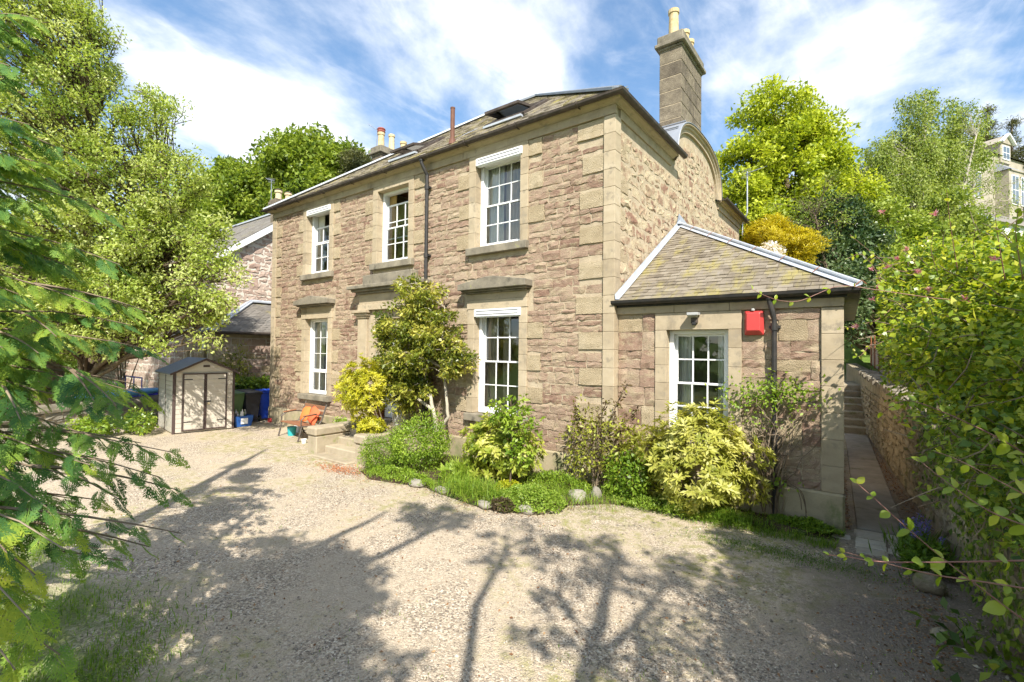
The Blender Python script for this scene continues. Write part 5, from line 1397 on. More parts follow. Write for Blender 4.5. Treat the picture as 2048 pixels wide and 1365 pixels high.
def blades(name, label, P2, z, h, w, mat, lean=.5, tmean=.5, cat='grass', kind='stuff', k=2, patch=None):
    n = len(P2); P = np.concatenate([P2, np.full((n,1), z)], 1)
    a = rng.random(n)*2*math.pi; o_ = np.stack([np.cos(a), np.sin(a), np.zeros(n)], 1)
    D = unit(np.array([0,0,1.])+o_*lean*rng.random((n,1))*1.4); H = h*rng.uniform(.45,1.2,n)
    lv = Leaves(); lv.add(P, D, o_, H, w*rng.uniform(.7,1.3,n), np.clip(rng.normal(tmean,.22,n),0,1), .05, .35)
    # bent upper half
    top = P+D*H[:,None]*.7; D2 = unit(D+o_*lean*1.3+np.array([0,0,-.35])); lv.add(top, D2, np.cross(o_, [0,0,1.])*0+np.array([0,0,1.]), H*.55, w*.7, np.clip(rng.normal(tmean+.1,.2,n),0,1), .05, .3)
    o = lv.build(name, mat, kind=kind); tag(o, label, cat); return o

# ------------------------------------------------------------------ trees and hedges around the plot
# broad pale-leaved tree on the left, beyond the low wall
def bl(px, py, d, r, rd=None): return (at(px, py, d), (r*d/FOC, (rd or r)*d/FOC, r*d/FOC))
tree('broadleaf_tree', 'large pale-leaved twin-trunked tree behind the boundary wall on the left', 'tree',
     [([(-15.6,-4.9,-.1),(-15.7,-4.7,1.6),(-16.1,-4.4,3.4),(-15.9,-3.9,6),(-15.6,-3.8,9.5)], [.34,.28,.22,.15,.05]),
      ([(-15.3,-4.4,-.1),(-14.9,-3.9,1.8),(-14.2,-3.2,3.6),(-13.6,-2.6,6)], [.24,.2,.14,.05]),
      ([(-15.6,-4.9,.3),(-16.4,-6.2,1.8),(-16.8,-7.5,3.6),(-16.5,-7.8,6.5)], [.24,.2,.14,.05])],
     [bl(40,120,13,150), bl(130,90,13.5,110), bl(150,250,13,170), bl(280,260,13,90), bl(250,390,12.5,150), bl(350,440,12.5,90), bl(330,540,12,130), bl(150,480,13,200), bl(200,620,12.5,110), bl(30,420,13,170), bl(415,560,11.5,55), bl(385,640,11.5,50), bl(455,600,11.5,24), bl(430,490,12,48), bl(60,620,13.5,110), bl(20,-60,13,170), bl(300,640,12,90), bl(-60,250,13,220)],
     620, .43, 130000, .092, .046, 'leaf_holly', 'bark', twigs=5, tr=.028, flat=.8, shell=.35, tmean=.64, brk=.6)
tree('garden_tree', 'broad fresh-green tree farther back behind the left tree', 'tree', [([(-27,-5,0),(-27,-5,3),(-27,-4.6,7)], [.3,.25,.08])],
     [bl(40,560,25,110), bl(130,640,24,90), bl(0,680,24,90), bl(210,600,26,80)], 130, .95, 22000, .24, .13, 'leaf_oak', tmean=.6)
for i, (px_, py_, d_, r_) in enumerate(((60,650,17,75),(170,680,17.5,55),(-20,720,16.5,70),(250,655,18.5,50))):
    c_ = at(px_, py_, d_); shrub('garden_shrub', ['tall sunlit green bush beyond the wall between the two trunks', 'rounded light green bush beyond the wall left of the blue planter', 'broad leafy bush at the left edge behind the wall', 'small leafy bush by the neighbouring terrace'][i], tuple(c_), (r_*d_/FOC*1.1, r_*d_/FOC, r_*d_/FOC), 3600, .13, .075, 'leaf_fresh', seed=i*1.7, tmean=.6, stems=6, base=(c_[0], c_[1], 0), group='bushes beyond the wall', srad=.03)
# wood behind the house, left
tree('oak_tree', 'tall bright green oak rising behind the left end of the roof', 'tree', [([(-33,11,2),(-32.6,11.2,8),(-32,11.6,14)], [.5,.4,.1])],
     [bl(600,330,38,62), bl(650,310,38,45), bl(560,345,37,55), bl(690,340,38,45), bl(620,400,37,70), bl(700,400,37,50)], 210, 1.15, 42000, .34, .2, 'leaf_oak', group='trees behind the house', tmean=.6)
tree('oak_tree', 'rounded mid-green oak between the left tree and the tall oak', 'tree', [([(-37,7,2),(-36.6,7.2,7),(-36,7.5,11)], [.5,.4,.1])],
     [bl(480,390,38,65), bl(430,420,38,55), bl(530,400,37,60), bl(470,460,36,70), bl(540,460,36,50)], 180, 1.15, 34000, .32, .19, 'leaf_oak', group='trees behind the house', tmean=.5)
tree('pine_tree', 'small dull olive pine peeping above the roof beside the far chimney', 'tree', [([(-27.5,16,2),(-27.5,16,8),(-27.5,16,15.5)], [.3,.2,.05])],
     [bl(718,335,36,26), bl(730,355,36,22)], 40, .7, 9000, .28, .06, 'leaf_conifer', group='trees behind the house')
# right-hand background
tree('lime_tree', 'tall vivid yellow-green tree behind the house right of the chimney', 'tree', [([(.6,21.5,2),(.3,21.2,7),(-.1,20.6,13)], [.35,.28,.07])],
     [bl(1545,250,25,75), bl(1600,250,25,55), bl(1500,330,24.5,75), bl(1580,340,25,110), bl(1650,320,25,60), bl(1480,420,24,60), bl(1560,440,24,110), bl(1660,400,25,70), bl(1500,490,24,60)], 330, .72, 62000, .2, .115, 'leaf_lime', tmean=.62, shell=.4)
tree('birch_tree', 'graceful pale green weeping birch on the slope', 'tree', [([(5.8,28.5,5),(5.9,28.5,10),(6.1,28.6,17.5)], [.2,.15,.03]), ([(6.4,28.6,5),(7.3,29.2,10),(8.4,30,15)], [.17,.12,.03])],
     [bl(1850,210,28,42,50), bl(1830,280,28,62), bl(1790,330,28,60), bl(1860,340,28,60), bl(1930,230,29,35), bl(1915,290,29,50), bl(1755,300,27,28), bl(1820,400,27,75), bl(1760,380,27,45)], 300, .5, 46000, .13, .085, 'leaf_birch', 'birch_bark', droop=1.1, shell=.3, tmean=.6, brk=.28, twigs=1)
for i, (a_, r_, d_) in enumerate((((1870,470),85,24), ((1770,470),70,22), ((1925,480),42,27))):
    tree('garden_tree', ['light green bushy tree under the birch', 'fresh green bushy tree left of the birch foot', 'yellowish bushy tree below the villa windows'][i], 'tree', [([tuple(at(*a_, d_)-np.array([0,0,5.5])), tuple(at(*a_, d_)-np.array([0,0,2])), tuple(at(*a_, d_))], [.16,.12,.05])],
         [bl(a_[0], a_[1], d_, r_), bl(a_[0]-r_*.6, a_[1]+40, d_, r_*.7), bl(a_[0]+r_*.6, a_[1]+40, d_, r_*.7), bl(a_[0], a_[1]+80, d_-1, r_)], 110, .62, 19000, .17, .1, ['leaf_birch','leaf_oak','leaf_birch'][i], group='bushy trees on the slope', tmean=.62)
tree('evergreen_tree', 'dark evergreen tree with glossy leaves behind the extension roof', 'tree', [([(4.2,22,2),(4.2,22,4),(4.2,22,8)], [.2,.16,.05])],
     [bl(1660,450,21,55), bl(1640,520,20,70), bl(1700,510,21,60), bl(1720,570,20,60), bl(1660,600,19,80)], 170, .6, 30000, .15, .08, 'leaf_dark', tmean=.45)
tree('bare_shrub', 'greyish leafless branching shrub before the yellow-green tree', 'shrub', [([tuple(at(1655,560,19)), tuple(at(1640,480,19)), tuple(at(1630,430,19))], [.07,.06,.03])],
     [bl(1630,420,19,75), bl(1580,470,19,55)], 45, .45, 2200, .1, .05, 'leaf_birch', 'bark', twigs=5, tr=.02, brk=.3)
shrub('golden_conifer', 'bright golden conifer bush just behind the extension roof', tuple(at(1550,505,15)), (1.1,1.1,1.0), 5200, .17, .03, 'leaf_gold', 'rosette', 5, 0, base=tuple(at(1550,600,15)), tilt=.7, up=1.0, seed=2.0, shell=.4)
shrub('blossom_shrub', 'shrub with pale pink blossom in front of the golden conifer', tuple(at(1540,508,13.2)), (.35,.35,.28), 1100, .08, .06, 'petal_white', 'leaf', 5, 4, base=tuple(at(1540,560,13.2)), seed=1.0)
for i, (px_, py_, h_, w_) in enumerate(((1975,225,130,26), (2025,250,150,40), (1700,330,60,40))):
    b_ = at(px_, py_+h_, 44)
    tree('far_conifer', ['thin ragged conifer on the skyline left of the villa chimney', 'wide ragged conifer on the skyline behind the villa', 'brownish larch between the yellow-green tree and the birch'][i], 'tree',
         [([tuple(b_-np.array([0,0,5])), tuple(b_), tuple(at(px_, py_-12, 44))], [.25,.2,.04])], [bl(px_, py_+h_*k/6, 44, w_*(.25+.14*k)) for k in range(6)], 100, .55, 9000, .3, .05, 'leaf_conifer', group='conifers on the skyline', tmean=.6, shell=.2)
# far row of woodland so that no bare slope shows between the crowns
for i, (px_, py_, d_, r_) in enumerate(((1450,560,34,80),(1610,580,40,110),(1760,560,40,110),(330,520,55,120),(200,560,55,120),(80,520,55,130),(1900,560,36,100),(2030,560,34,90))):
    c_ = at(px_, py_, d_)
    tree('woodland_tree', f'{["dark","fresh","pale","olive","light","deep","yellowish","soft"][i]} green woodland tree far {["behind the house corner","behind the evergreen","behind the birch","behind the neighbouring roof","left behind the boundary wall","at the far left edge","on the slope under the villa","at the far right edge"][i]}', 'tree',
         [([tuple(c_-np.array([0,0,7.5])), tuple(c_-np.array([0,0,3])), tuple(c_)], [.3,.25,.1])], [bl(px_, py_, d_, r_), bl(px_-r_*.5, py_+30, d_, r_*.7), bl(px_+r_*.5, py_+30, d_, r_*.7)], 80, 1.3, 9000, .4, .26, ['leaf_oak','leaf_oak','leaf_birch','leaf_oak'][i%4], group='woodland behind', tmean=.5)

tree('weeping_tree', 'nearly leafless weeping tree with pale branches in front of the villa', 'tree', [([tuple(at(1952,470,33)), tuple(at(1945,400,33)), tuple(at(1950,345,33))], [.12,.1,.05]), ([tuple(at(1920,470,33)), tuple(at(1925,400,33)), tuple(at(1938,350,33))], [.1,.08,.04])],
     [bl(1950,350,33,45), bl(1985,360,33,40), bl(1925,350,33,35), bl(1975,400,33,40)], 46, .6, 2600, .13, .06, 'leaf_birch', 'bark_pale', twigs=6, tr=.03, droop=.7, brk=.35)
# ------------------------------------------------------------------ houses on the slope at the right
vi = thing('sandstone_villa', tuple(at(1990,430,41)), 'tall sandstone villa with bay window and dormer high on the slope', 'house')
c0 = at(1995, 345, 41)
# its front looks down at us; axes: right and away as seen from the drive
ar = np.array([RT[0], RT[1], 0]); ar /= np.linalg.norm(ar); aw = np.array([FW[0], FW[1], 0]); aw /= np.linalg.norm(aw)
# turn it a little
th = R(22); ar, aw = ar*math.cos(th)+aw*math.sin(th), aw*math.cos(th)-ar*math.sin(th)
TV = lambda u, v, d: tuple(c0+ar*u-aw*d+np.array([0,0,v]))
q = MB(); tbox(q, TV, -6, 8, -6, 1.45, -8, 0); q.build('wall', 'villa_stone', vi)
q = MB(); q.add([TV(-6.2,1.45,.2), TV(8.2,1.45,.2), TV(8.2,4.2,-4), TV(-4,4.2,-4), TV(8.2,1.45,-8.2), TV(-6.2,1.45,-8.2)], [(0,1,2,3),(0,3,5),(3,2,4,5)]); q.build('roof', 'slate_far', vi)
q = MB(); tbox(q, TV, -.4, 2.4, -6, -.1, 0, .9); q.build('bay', 'villa_stone', vi)
q = MB(); q.add([TV(-.6,-.1,1.05), TV(2.6,-.1,1.05), TV(2.2,.75,0), TV(-.2,.75,0)], [(0,1,2,3)]); q.add([TV(-.6,-.1,1.05),TV(-.2,.75,0),TV(-.6,-.1,0)], [(0,1,2)]); q.build('bay_roof', 'lead', vi)
q = MB(); tbox(q, TV, .2, 1.8, .9, 2.6, -1.2, .12); q.prism([TV(.0,2.55,.2), TV(2.0,2.55,.2), TV(1.0,3.3,.2)], aw*2.2); q.build('dormer', 'villa_stone', vi)
q = MB(); q.bar(TV(-.05,2.55,.3), TV(1.0,3.35,.3), .25, .12); q.bar(TV(2.05,2.55,.3), TV(1.0,3.35,.3), .25, .12); q.build('dormer_bargeboard', 'white_paint', vi)
q = MB(); tbox(q, TV, 5.6, 7.8, 2.8, 5.2, -4.5, -3.3); q.build('chimney_stack', 'villa_stone', vi)
for u0, u1, v0, v1, dd in ((.45,1.55,1.15,2.35,.13), (-.1,1.0,-3.0,-.5,.91), (1.35,2.1,-3.0,-.5,.91), (-3.6,-2.6,-2.6,-.4,.01), (3.6,4.6,-2.6,-.4,.01), (-5.2,-4.4,-2.6,-.4,.01)):
    q = MB(); tbox(q, TV, u0, u1, v0, v1, dd-.02, dd+.05); wv_ = q.build('window', 'white_paint', vi)
    um, vm = (u0+u1)/2, (v0+v1)/2
    for (a, b) in ((u0+.06, um-.03), (um+.03, u1-.06)):
        for (c, d) in ((v0+.08, vm-.03), (vm+.03, v1-.08)):
            q = MB(); tbox(q, TV, a, b, c, d, dd+.052, dd+.056); q.build('pane', 'villa_glass', wv_)
q = MB(); c_ = np.array(TV(1.9,-2.9,1.6)); q.lathe([(.32,-.6),(.34,.3),(.36,.32),(.36,.4),(.25,.4)], c_, 14); q.build('chimney_pot', 'rust', vi)
co = thing('white_cottage', tuple(at(2020,520,30)), 'white rendered cottage with slate roof half hidden at the right edge', 'house')
c1_ = at(2010, 445, 30)
TC = lambda u, v, d: tuple(c1_+ar*u-aw*d+np.array([0,0,v]))
q = MB(); tbox(q, TC, -1.6, 6, -5, .0, -5, 0); q.build('wall', 'white_wall', co)
q = MB(); q.add([TC(-1.9,-.1,.25), TC(6.2,-.1,.25), TC(6.2,1.7,-2.5), TC(-.4,1.7,-2.5), TC(-1.9,-.1,-5.2)], [(0,1,2,3),(0,3,4)]); q.build('roof', 'slate_far', co)
q = MB(); q.bar(TC(-1.9,-.08,.27), TC(-.4,1.75,-2.5), .2, .1); q.build('hip_flashing', 'lead_pale', co)
q = MB(); tbox(q, TC, .6, 1.9, -2.2, -.6, -.02, .04); w_ = q.build('window', 'white_paint', co)
for a, b in ((.66,1.22),(1.28,1.84)):
    q = MB(); tbox(q, TC, a, b, -2.1, -.7, .042, .046); q.build('pane', 'villa_glass', w_)
hu = thing('distant_house', tuple(at(1725,440,34)), 'small white gabled house glimpsed between the trees', 'house')
c2_ = at(1722, 440, 34); TD = lambda u, v, d: tuple(c2_+ar*u-aw*d+np.array([0,0,v]))
q = MB(); tbox(q, TD, -1.2, 1.2, -5, .3, -4, 0); q.prism([TD(-1.2,.3,0),TD(1.2,.3,0),TD(0,1.4,0)], aw*4); q.build('wall', 'white_wall', hu)
q = MB(); q.bar(TD(-1.4,.15,.1), TD(0,1.5,.1), .3, .12); q.bar(TD(1.4,.15,.1), TD(0,1.5,.1), .3, .12); q.build('bargeboard', 'white_paint', hu)

rng = np.random.default_rng(24)
# ------------------------------------------------------------------ plants in the bed and on the walls
shrub('pieris_bush', 'bright yellow leaved bush on slender stems beside the door steps', (-5.42,-1.25,1.5), (.62,.5,.66), 900, .105, .026, 'leaf_pieris', 'rosette', 9, 0, base=(-4.75,-.95,.1), seed=1.3, shell=.5, tmean=.55, gaps=.3)
pb = bpy.data.objects['pieris_bush']
q = MB()
for i in range(7):
    e = np.array([-5.25+rng.normal(0,.25), -1.2+rng.normal(0,.2), 1.2+rng.uniform(-.2,.5)]); q.tint = float(rng.random())
    q.tube(curve((-4.72+rng.normal(0,.03),-.95+rng.normal(0,.03),.05), e, (.12,0,.15), 6, .015), np.linspace(.022,.008,6).tolist(), 5, cap=False)
q.build('stems', 'bark', pb)
shrub('low_pieris', 'olive-yellow drooping side growth over the right cheek wall', (-4.95,-1.35,.72), (.3,.28,.2), 190, .1, .025, 'leaf_pieris', 'rosette', 8, 3, base=(-4.7,-1.1,.05), seed=2.7, tmean=.3)
# tall glossy evergreen against the front
ct = tree('camellia_tree', 'tall glossy-leaved evergreen on pale twisting trunks against the house front', 'tree',
     [([(-3.75,-.62,0),(-3.72,-.6,.6),(-3.9,-.55,1.1),(-4.2,-.5,1.7),(-4.3,-.5,2.8),(-4.3,-.55,3.7)], [.058,.05,.042,.034,.024,.01]),
      ([(-3.72,-.6,.6),(-3.45,-.55,1.0),(-3.6,-.5,1.6),(-3.7,-.55,2.3),(-3.6,-.55,3.3)], [.04,.034,.028,.02,.01]),
      ([(-3.9,-.55,1.1),(-4.6,-.5,1.35),(-5.2,-.5,1.9),(-5.5,-.5,2.5)], [.04,.03,.022,.01])],
     [((-4.4,-.6,3.55),(.7,.4,.5)), ((-4.5,-.65,2.9),(1.0,.5,.55)), ((-5.2,-.6,2.5),(.75,.4,.6)), ((-3.7,-.6,2.6),(.75,.42,.65)), ((-5.0,-.55,2.0),(.8,.4,.4)), ((-3.5,-.55,2.15),(.62,.35,.3)), ((-4.2,-.7,2.2),(.8,.45,.4)), ((-4.9,-.5,1.35),(.4,.3,.45)), ((-5.3,-.5,1.7),(.5,.3,.5)), ((-4.45,-.6,1.55),(.5,.3,.3))],
     320, .2, 26000, .09, .042, 'leaf_glossy', 'bark_pale', twigs=3, tr=.014, shell=.3, tmean=.6, tsd=.26)
shrub('rounded_shrub', 'rounded fresh green shrub in the middle of the bed', (-3.42,-1.35,.58), (.66,.55,.5), 7500, .05, .026, 'leaf_fresh', seed=.4, tmean=.55, stems=8)
shrub('sprawling_shrub', 'lower grey-green sprawling shrub at the left end of the bed', (-4.15,-1.75,.36), (.45,.42,.34), 4200, .04, .016, 'leaf_fresh', seed=1.9, tmean=.4, stems=6)
shrub('heather_bush', 'small greyish pink tinged bush behind the cheek wall', (-4.25,-1.2,.72), (.22,.22,.2), 900, .035, .012, 'leaf_purple', seed=2.2, tmean=.8)
sk = shrub('skimmia_bush', 'bush with cream-yellow leaf tips under the lower right window', (-1.72,-1.05,.66), (.75,.5,.55), 620, .12, .05, 'leaf_skimmia', 'rosette', 7, 9, seed=3.1, tmean=.5, tsd=.25, gaps=.25, tilt=.35)
tree('young_tree', 'slender young tree with light green leaves standing in front of the cream-yellow bush', 'tree', [([(-1.15,-1.45,0),(-1.12,-1.43,.6),(-1.15,-1.4,1.1),(-1.18,-1.4,1.55)], [.02,.018,.014,.006])],
     [((-1.2,-1.35,1.4),(.36,.3,.32)), ((-1.05,-1.35,1.1),(.35,.28,.25)), ((-.95,-1.3,.75),(.3,.25,.2))], 46, .13, 900, .085, .05, 'leaf_fresh', 'bark', twigs=2, tr=.01, shell=.2, tmean=.6)
shrub('open_shrub', 'loose open shrub with bronze young shoots at the house corner', (-.05,-.42,.82), (.72,.34,.66), 1500, .085, .036, 'leaf_bronze', seed=4.1, tmean=.66, tsd=.25, stems=26, srad=.01, shell=.3, gaps=.5, base=(-.05,-.4,.05))
bs = bpy.data.objects['open_shrub']
q = MB(); lvb = Leaves()
for (x0, x1, zt) in ((.0,.42,1.85),(-.1,.08,1.55),(.1,.6,1.45),(-.2,-.5,1.4)):
    pc = curve((x0,-.4,.4), (x1,-.38,zt), (-.1,0,.2), 14); q.tube(pc, np.linspace(.012,.004,14).tolist(), 5, cap=False)
    P = np.repeat(pc[5:], 9, 0)+rng.normal(0,.03,(81,3)); lvb.add(P, rdir(81)+np.array([0,-.2,.2]), rdir(81), .085*rng.uniform(.6,1.2,81), .032, np.clip(rng.normal(.2,.2,81),0,1))
q.build('tall_shoots', 'twig', bs); lvb.build('shoot_leaves', 'leaf_bronze', bs)
shrub('large_pieris', 'big mounded yellow-green bush in front of the extension window', (1.5,-.32,.72), (.98,.6,.78), 1150, .125, .034, 'leaf_pieris_soft', 'rosette', 9, 10, seed=.9, tmean=.55, shell=.62, gaps=.12, tilt=.4)
shrub('leafy_filler', 'mid green leafy plant between the open shrub and the big yellow-green bush', (.55,-.55,.4), (.35,.3,.4), 1500, .075, .04, 'leaf_fresh', seed=5.5, tmean=.35)
# climber round the downpipe of the extension
cw = thing('wall_climber', (2.5,-.05,.05), 'sparse climbing rose trained round the downpipe of the extension', 'climber')
q = MB()
for i in range(34):
    a = rng.uniform(-1,1); e = (2.5+a*.62+rng.normal(0,.08), .04+rng.uniform(-.1,.02), 1.2+rng.uniform(0,.85)*(1-.4*abs(a)))
    q.tint = float(rng.random()); s0 = (2.5+rng.normal(0,.08), -.03, rng.choice([.1,.5,.9,1.3])); q.tube(curve(s0, e, (-a*.25, -.06, -.1), 8, .02), np.linspace(.011,.003,8).tolist(), 5, cap=False)
for i in range(7):
    q.tube(curve((2.52,-.02,.5), (2.52+rng.uniform(-.55,.6), -.05, .15+rng.uniform(0,.5)), (.2,-.05,.35), 8, .01), .006, 5, cap=False)
q.build('stems', 'twig', cw)
lvb = Leaves(); cpts = [((2.55,-.08,1.85),.24,380),((2.2,-.04,1.8),.26,150),((2.85,-.02,1.8),.2,90),((2.0,-.02,1.7),.18,60),((2.6,-.1,.55),.1,40),((2.4,-.03,1.45),.3,70)]
for c_, r_, n_ in cpts:
    P = np.array(c_)+rng.normal(0,1,(n_,3))*np.array([r_,.05,r_*.55]); lvb.add(P, rdir(n_), unit(rdir(n_)+np.array([0,-.6,.6])), .06*rng.uniform(.6,1.2,n_), .034, np.clip(rng.normal(.55,.2,n_),0,1))
lvb.build('foliage', 'leaf_fresh', cw)
shrub('wall_shrub', 'straggly green and bare shrub on the low wing by the house corner', (-14.3,-.2,1.6), (.28,.7,.95), 900, .11, .05, 'leaf_glossy', seed=7, tmean=.6, stems=16, srad=.03, base=(-14.3,0,.1), shell=.3)
shrub('ivy_mound', 'dark glossy ivy heap behind the wheelie bins', (-13.6,.0,1.0), (.6,1.0,.35), 2600, .12, .09, 'leaf_ivy', seed=6, tmean=.5, stems=4, base=(-13.6,0,.1))
shrub('corner_plant', 'small light green plant at the foot of the wall right of the bench', (-7.55,-.4,.35), (.22,.2,.25), 420, .08, .035, 'leaf_fresh', seed=3, tmean=.7, stems=4)
shrub('nettle_clump', 'bright leafy plants growing in front of the boundary wall', (-12.6,-4.3,.3), (.4,.45,.3), 1100, .1, .055, 'leaf_fresh', seed=8, tmean=.5, stems=6)
shrub('fern_clump', 'low dark green plants by the left side of the shed', (-12.5,-3.4,.3), (.7,.35,.3), 1300, .1, .05, 'leaf_ivy', seed=9, tmean=.5, stems=4)
# low plants
def tuft(name, label, c, n, h, w, mat, spread, lean=.9, tmean=.5, cat='plant'):
    P = np.array(c)+rng.normal(0, 1, (n,2))*np.array(spread); o = blades(name, label, P, .05, h, w, mat, lean, tmean, cat, None); return o
rng = np.random.default_rng(25)
tuft('daylily_clump', 'arching strap-leaved clump at the front of the bed', (-1.55,-1.95), 620, .3, .014, 'leaf_grass', (.34,.16), 1.2, .62)
tuft('iris_clump', 'upright bright green sword-leaved clump in the bed', (-2.15,-1.55), 170, .38, .022, 'leaf_fresh', (.12,.1), .35, .7)
tuft('grassy_tuft', 'low grassy tuft under the right side of the big yellow-green bush', (2.1,-.58), 500, .17, .008, 'leaf_grass', (.2,.07), 1.0, .3)
tuft('bedding_grass', 'thin grassy leaves along the front edge of the bed', (-.3,-1.1), 600, .2, .008, 'leaf_grass', (.45,.25), .9, .65)
shrub('hosta_plant', 'broad ribbed pale green leaves beside the sword-leaved clump', (-2.3,-1.62,.16), (.22,.18,.14), 46, .2, .11, 'leaf_mat', seed=1, tmean=.8, stems=0, up=1.5)
def mat_plant(name, label, c, r, h, n, L, W, mat, tm):
    a = rng.random(n)*2*math.pi; f = np.sqrt(rng.random(n)); P2 = np.stack([np.cos(a)*f*r[0], np.sin(a)*f*r[1]], 1)
    z = .06+h*(1-f**2)*rng.uniform(.6,1.05,n)+.03*np.sin(P2[:,0]*14)*np.sin(P2[:,1]*17)
    P = np.stack([c[0]+P2[:,0], c[1]+P2[:,1], z], 1); lv = Leaves(); lv.add(P, unit(rdir(n)+np.array([0,0,.35])), unit(rdir(n)*.6+np.array([0,0,1])), L*rng.uniform(.6,1.2,n), W*rng.uniform(.7,1.2,n), np.clip(rng.normal(tm,.2,n),0,1))
    tag(lv.build(name, mat, kind=None), label, 'plant')
mat_plant('geranium_mat', 'dense fresh green leafy mat spilling over the stones', (-.62,-1.62), (.6,.5), .22, 6500, .035, .026, 'leaf_mat', .5)
mat_plant('creeping_jenny', 'yellow cushion of creeping leaves behind the green mat', (-1.15,-1.45), (.34,.24), .18, 1900, .03, .024, 'leaf_yellow', .5)
mat_plant('bronze_heuchera', 'dark bronze-leaved low plant at the bed corner', (-.78,-2.12), (.2,.16), .13, 800, .035, .03, 'leaf_purple', .5)
mat_plant('bed_herbs', 'mixed low green herbs at the back of the bed', (-.7,-.7), (.7,.4), .25, 2600, .05, .022, 'leaf_fresh', .45)
mat_plant('strawberry_mat', 'creeping green plants at the foot of the extension corner', (2.9,-.2), (.45,.18), .1, 2200, .04, .026, 'leaf_fresh', .35)
mat_plant('cleavers_mat', 'bright green weeds along the bed under the big bush', (1.0,-.62), (.9,.25), .1, 3200, .045, .018, 'leaf_mat', .5)
mat_plant('left_bed_mat', 'fresh green low growth below the rounded shrub', (-3.3,-1.95), (.9,.25), .14, 3000, .04, .02, 'leaf_fresh', .55)
# bluebells by the path
bb = thing('bluebell_clump', (4.1,-.2,.0), 'clump of bluebells against the retaining wall beside the path', 'flowers')
P2 = np.array([4.1,-.15])+rng.normal(0,1,(420,2))*np.array([.12,.3]); lvb = Leaves(); a = rng.random(420)*6.28; o_ = np.stack([np.cos(a),np.sin(a),np.zeros(420)],1)
lvb.add(np.concatenate([P2, np.full((420,1),.01)],1), unit(o_*.7+np.array([0,0,1.])), o_, .28*rng.uniform(.5,1.2,420), .016, np.clip(rng.normal(.35,.2,420),0,1)); lvb.build('leaves', 'leaf_grass', bb)
for i in range(16):
    x, y = np.array([4.08,-.1])+rng.normal(0,1,2)*np.array([.1,.28]); h_ = rng.uniform(.28,.45); q = MB(); q.tube([(x,y,0),(x+.01,y,h_*.7),(x+.04,y-.03,h_)], .004, 4); st_ = q.build('flower_stem', 'leaf_grass', bb)
    lf = Leaves(); n_ = 30; P = np.array([x+.02,y-.01,h_*.78])+rng.normal(0,1,(n_,3))*np.array([.012,.012,h_*.1]); lf.add(P, unit(rdir(n_)+np.array([0,0,-.8])), rdir(n_), .026, .018, rng.random(n_)); lf.build('bells', 'petal_blue', st_, kind=None)
shrub('path_fern', 'leafy green plants below the bluebells at the wall foot', (4.15,-.7,.12), (.2,.35,.14), 700, .09, .035, 'leaf_grass', seed=5, tmean=.3, stems=0)
shrub('dock_plant', 'dark green broad-leaved seedling in the lower right corner', (4.3,-2.35,.14), (.28,.22,.14), 34, .13, .075, 'leaf_ivy', seed=5, tmean=.45, stems=8, srad=.006, up=1.6, bm='leaf_grass')
shrub('bindweed', 'trailing heart-leaved plant at the foot of the right wall', (4.35,-2.85,.1), (.3,.3,.1), 36, .11, .08, 'leaf_ivy', seed=6, tmean=.4, stems=6, srad=.005, up=1.8, bm='leaf_grass')
# edging stones and loose stones
def boulder(loc, r, label, tint, name='edging_stone', group='edging stones of the bed'):
    n1, n2 = 7, 10; vs = []
    for i in range(n1+1):
        for j in range(n2):
            t_, p_ = math.pi*i/n1, 2*math.pi*j/n2; k = 1+.14*math.sin(3*p_+loc[0]*7)+rng.normal(0,.05)
            vs.append((loc[0]+r[0]*k*math.sin(t_)*math.cos(p_), loc[1]+r[1]*k*math.sin(t_)*math.sin(p_), loc[2]+r[2]*k*math.cos(t_)))
    q = MB(); q.tint = tint; q.add(vs, [(i*n2+j, i*n2+(j+1)%n2, (i+1)*n2+(j+1)%n2, (i+1)*n2+j) for i in range(n1) for j in range(n2)]); tag(q.build(name, 'boulder' if name != 'boulder' else 'wall_stone', smooth=True), label, 'stone', group)
boulder((-.1,-1.05,.08),(.17,.13,.11), 'largest pale rounded edging stone at the bed corner', 1.0)
boulder((-.3,-1.3,.05),(.15,.12,.07), 'grey flat edging stone beside the largest pale one', .5)
boulder((.1,-.8,.09),(.1,.06,.13), 'upright grey slab stone set in the bed edge', .3)
boulder((-.42,-1.98,.05),(.15,.1,.07), 'flat stone under the dark bronze plant', .8)
boulder((-1.05,-2.2,.05),(.14,.09,.06), 'edging stone below the strap-leaved clump', .75)
boulder((-2.1,-2.05,.05),(.16,.1,.06), 'pinkish edging stone left of the strap-leaved clump', .7)
boulder((-2.75,-2.05,.05),(.2,.1,.07), 'long low edging stone below the rounded shrub', .75)
boulder((4.12,-1.35,.09),(.13,.11,.11), 'mossy boulder standing on the dark soil by the wall', .0, 'boulder', 'loose stones')
boulder((4.12,-2.35,.03),(.07,.06,.06), 'small grey stone at the foot of the wall, lower right', .5, 'boulder', 'loose stones')
rng = np.random.default_rng(31)
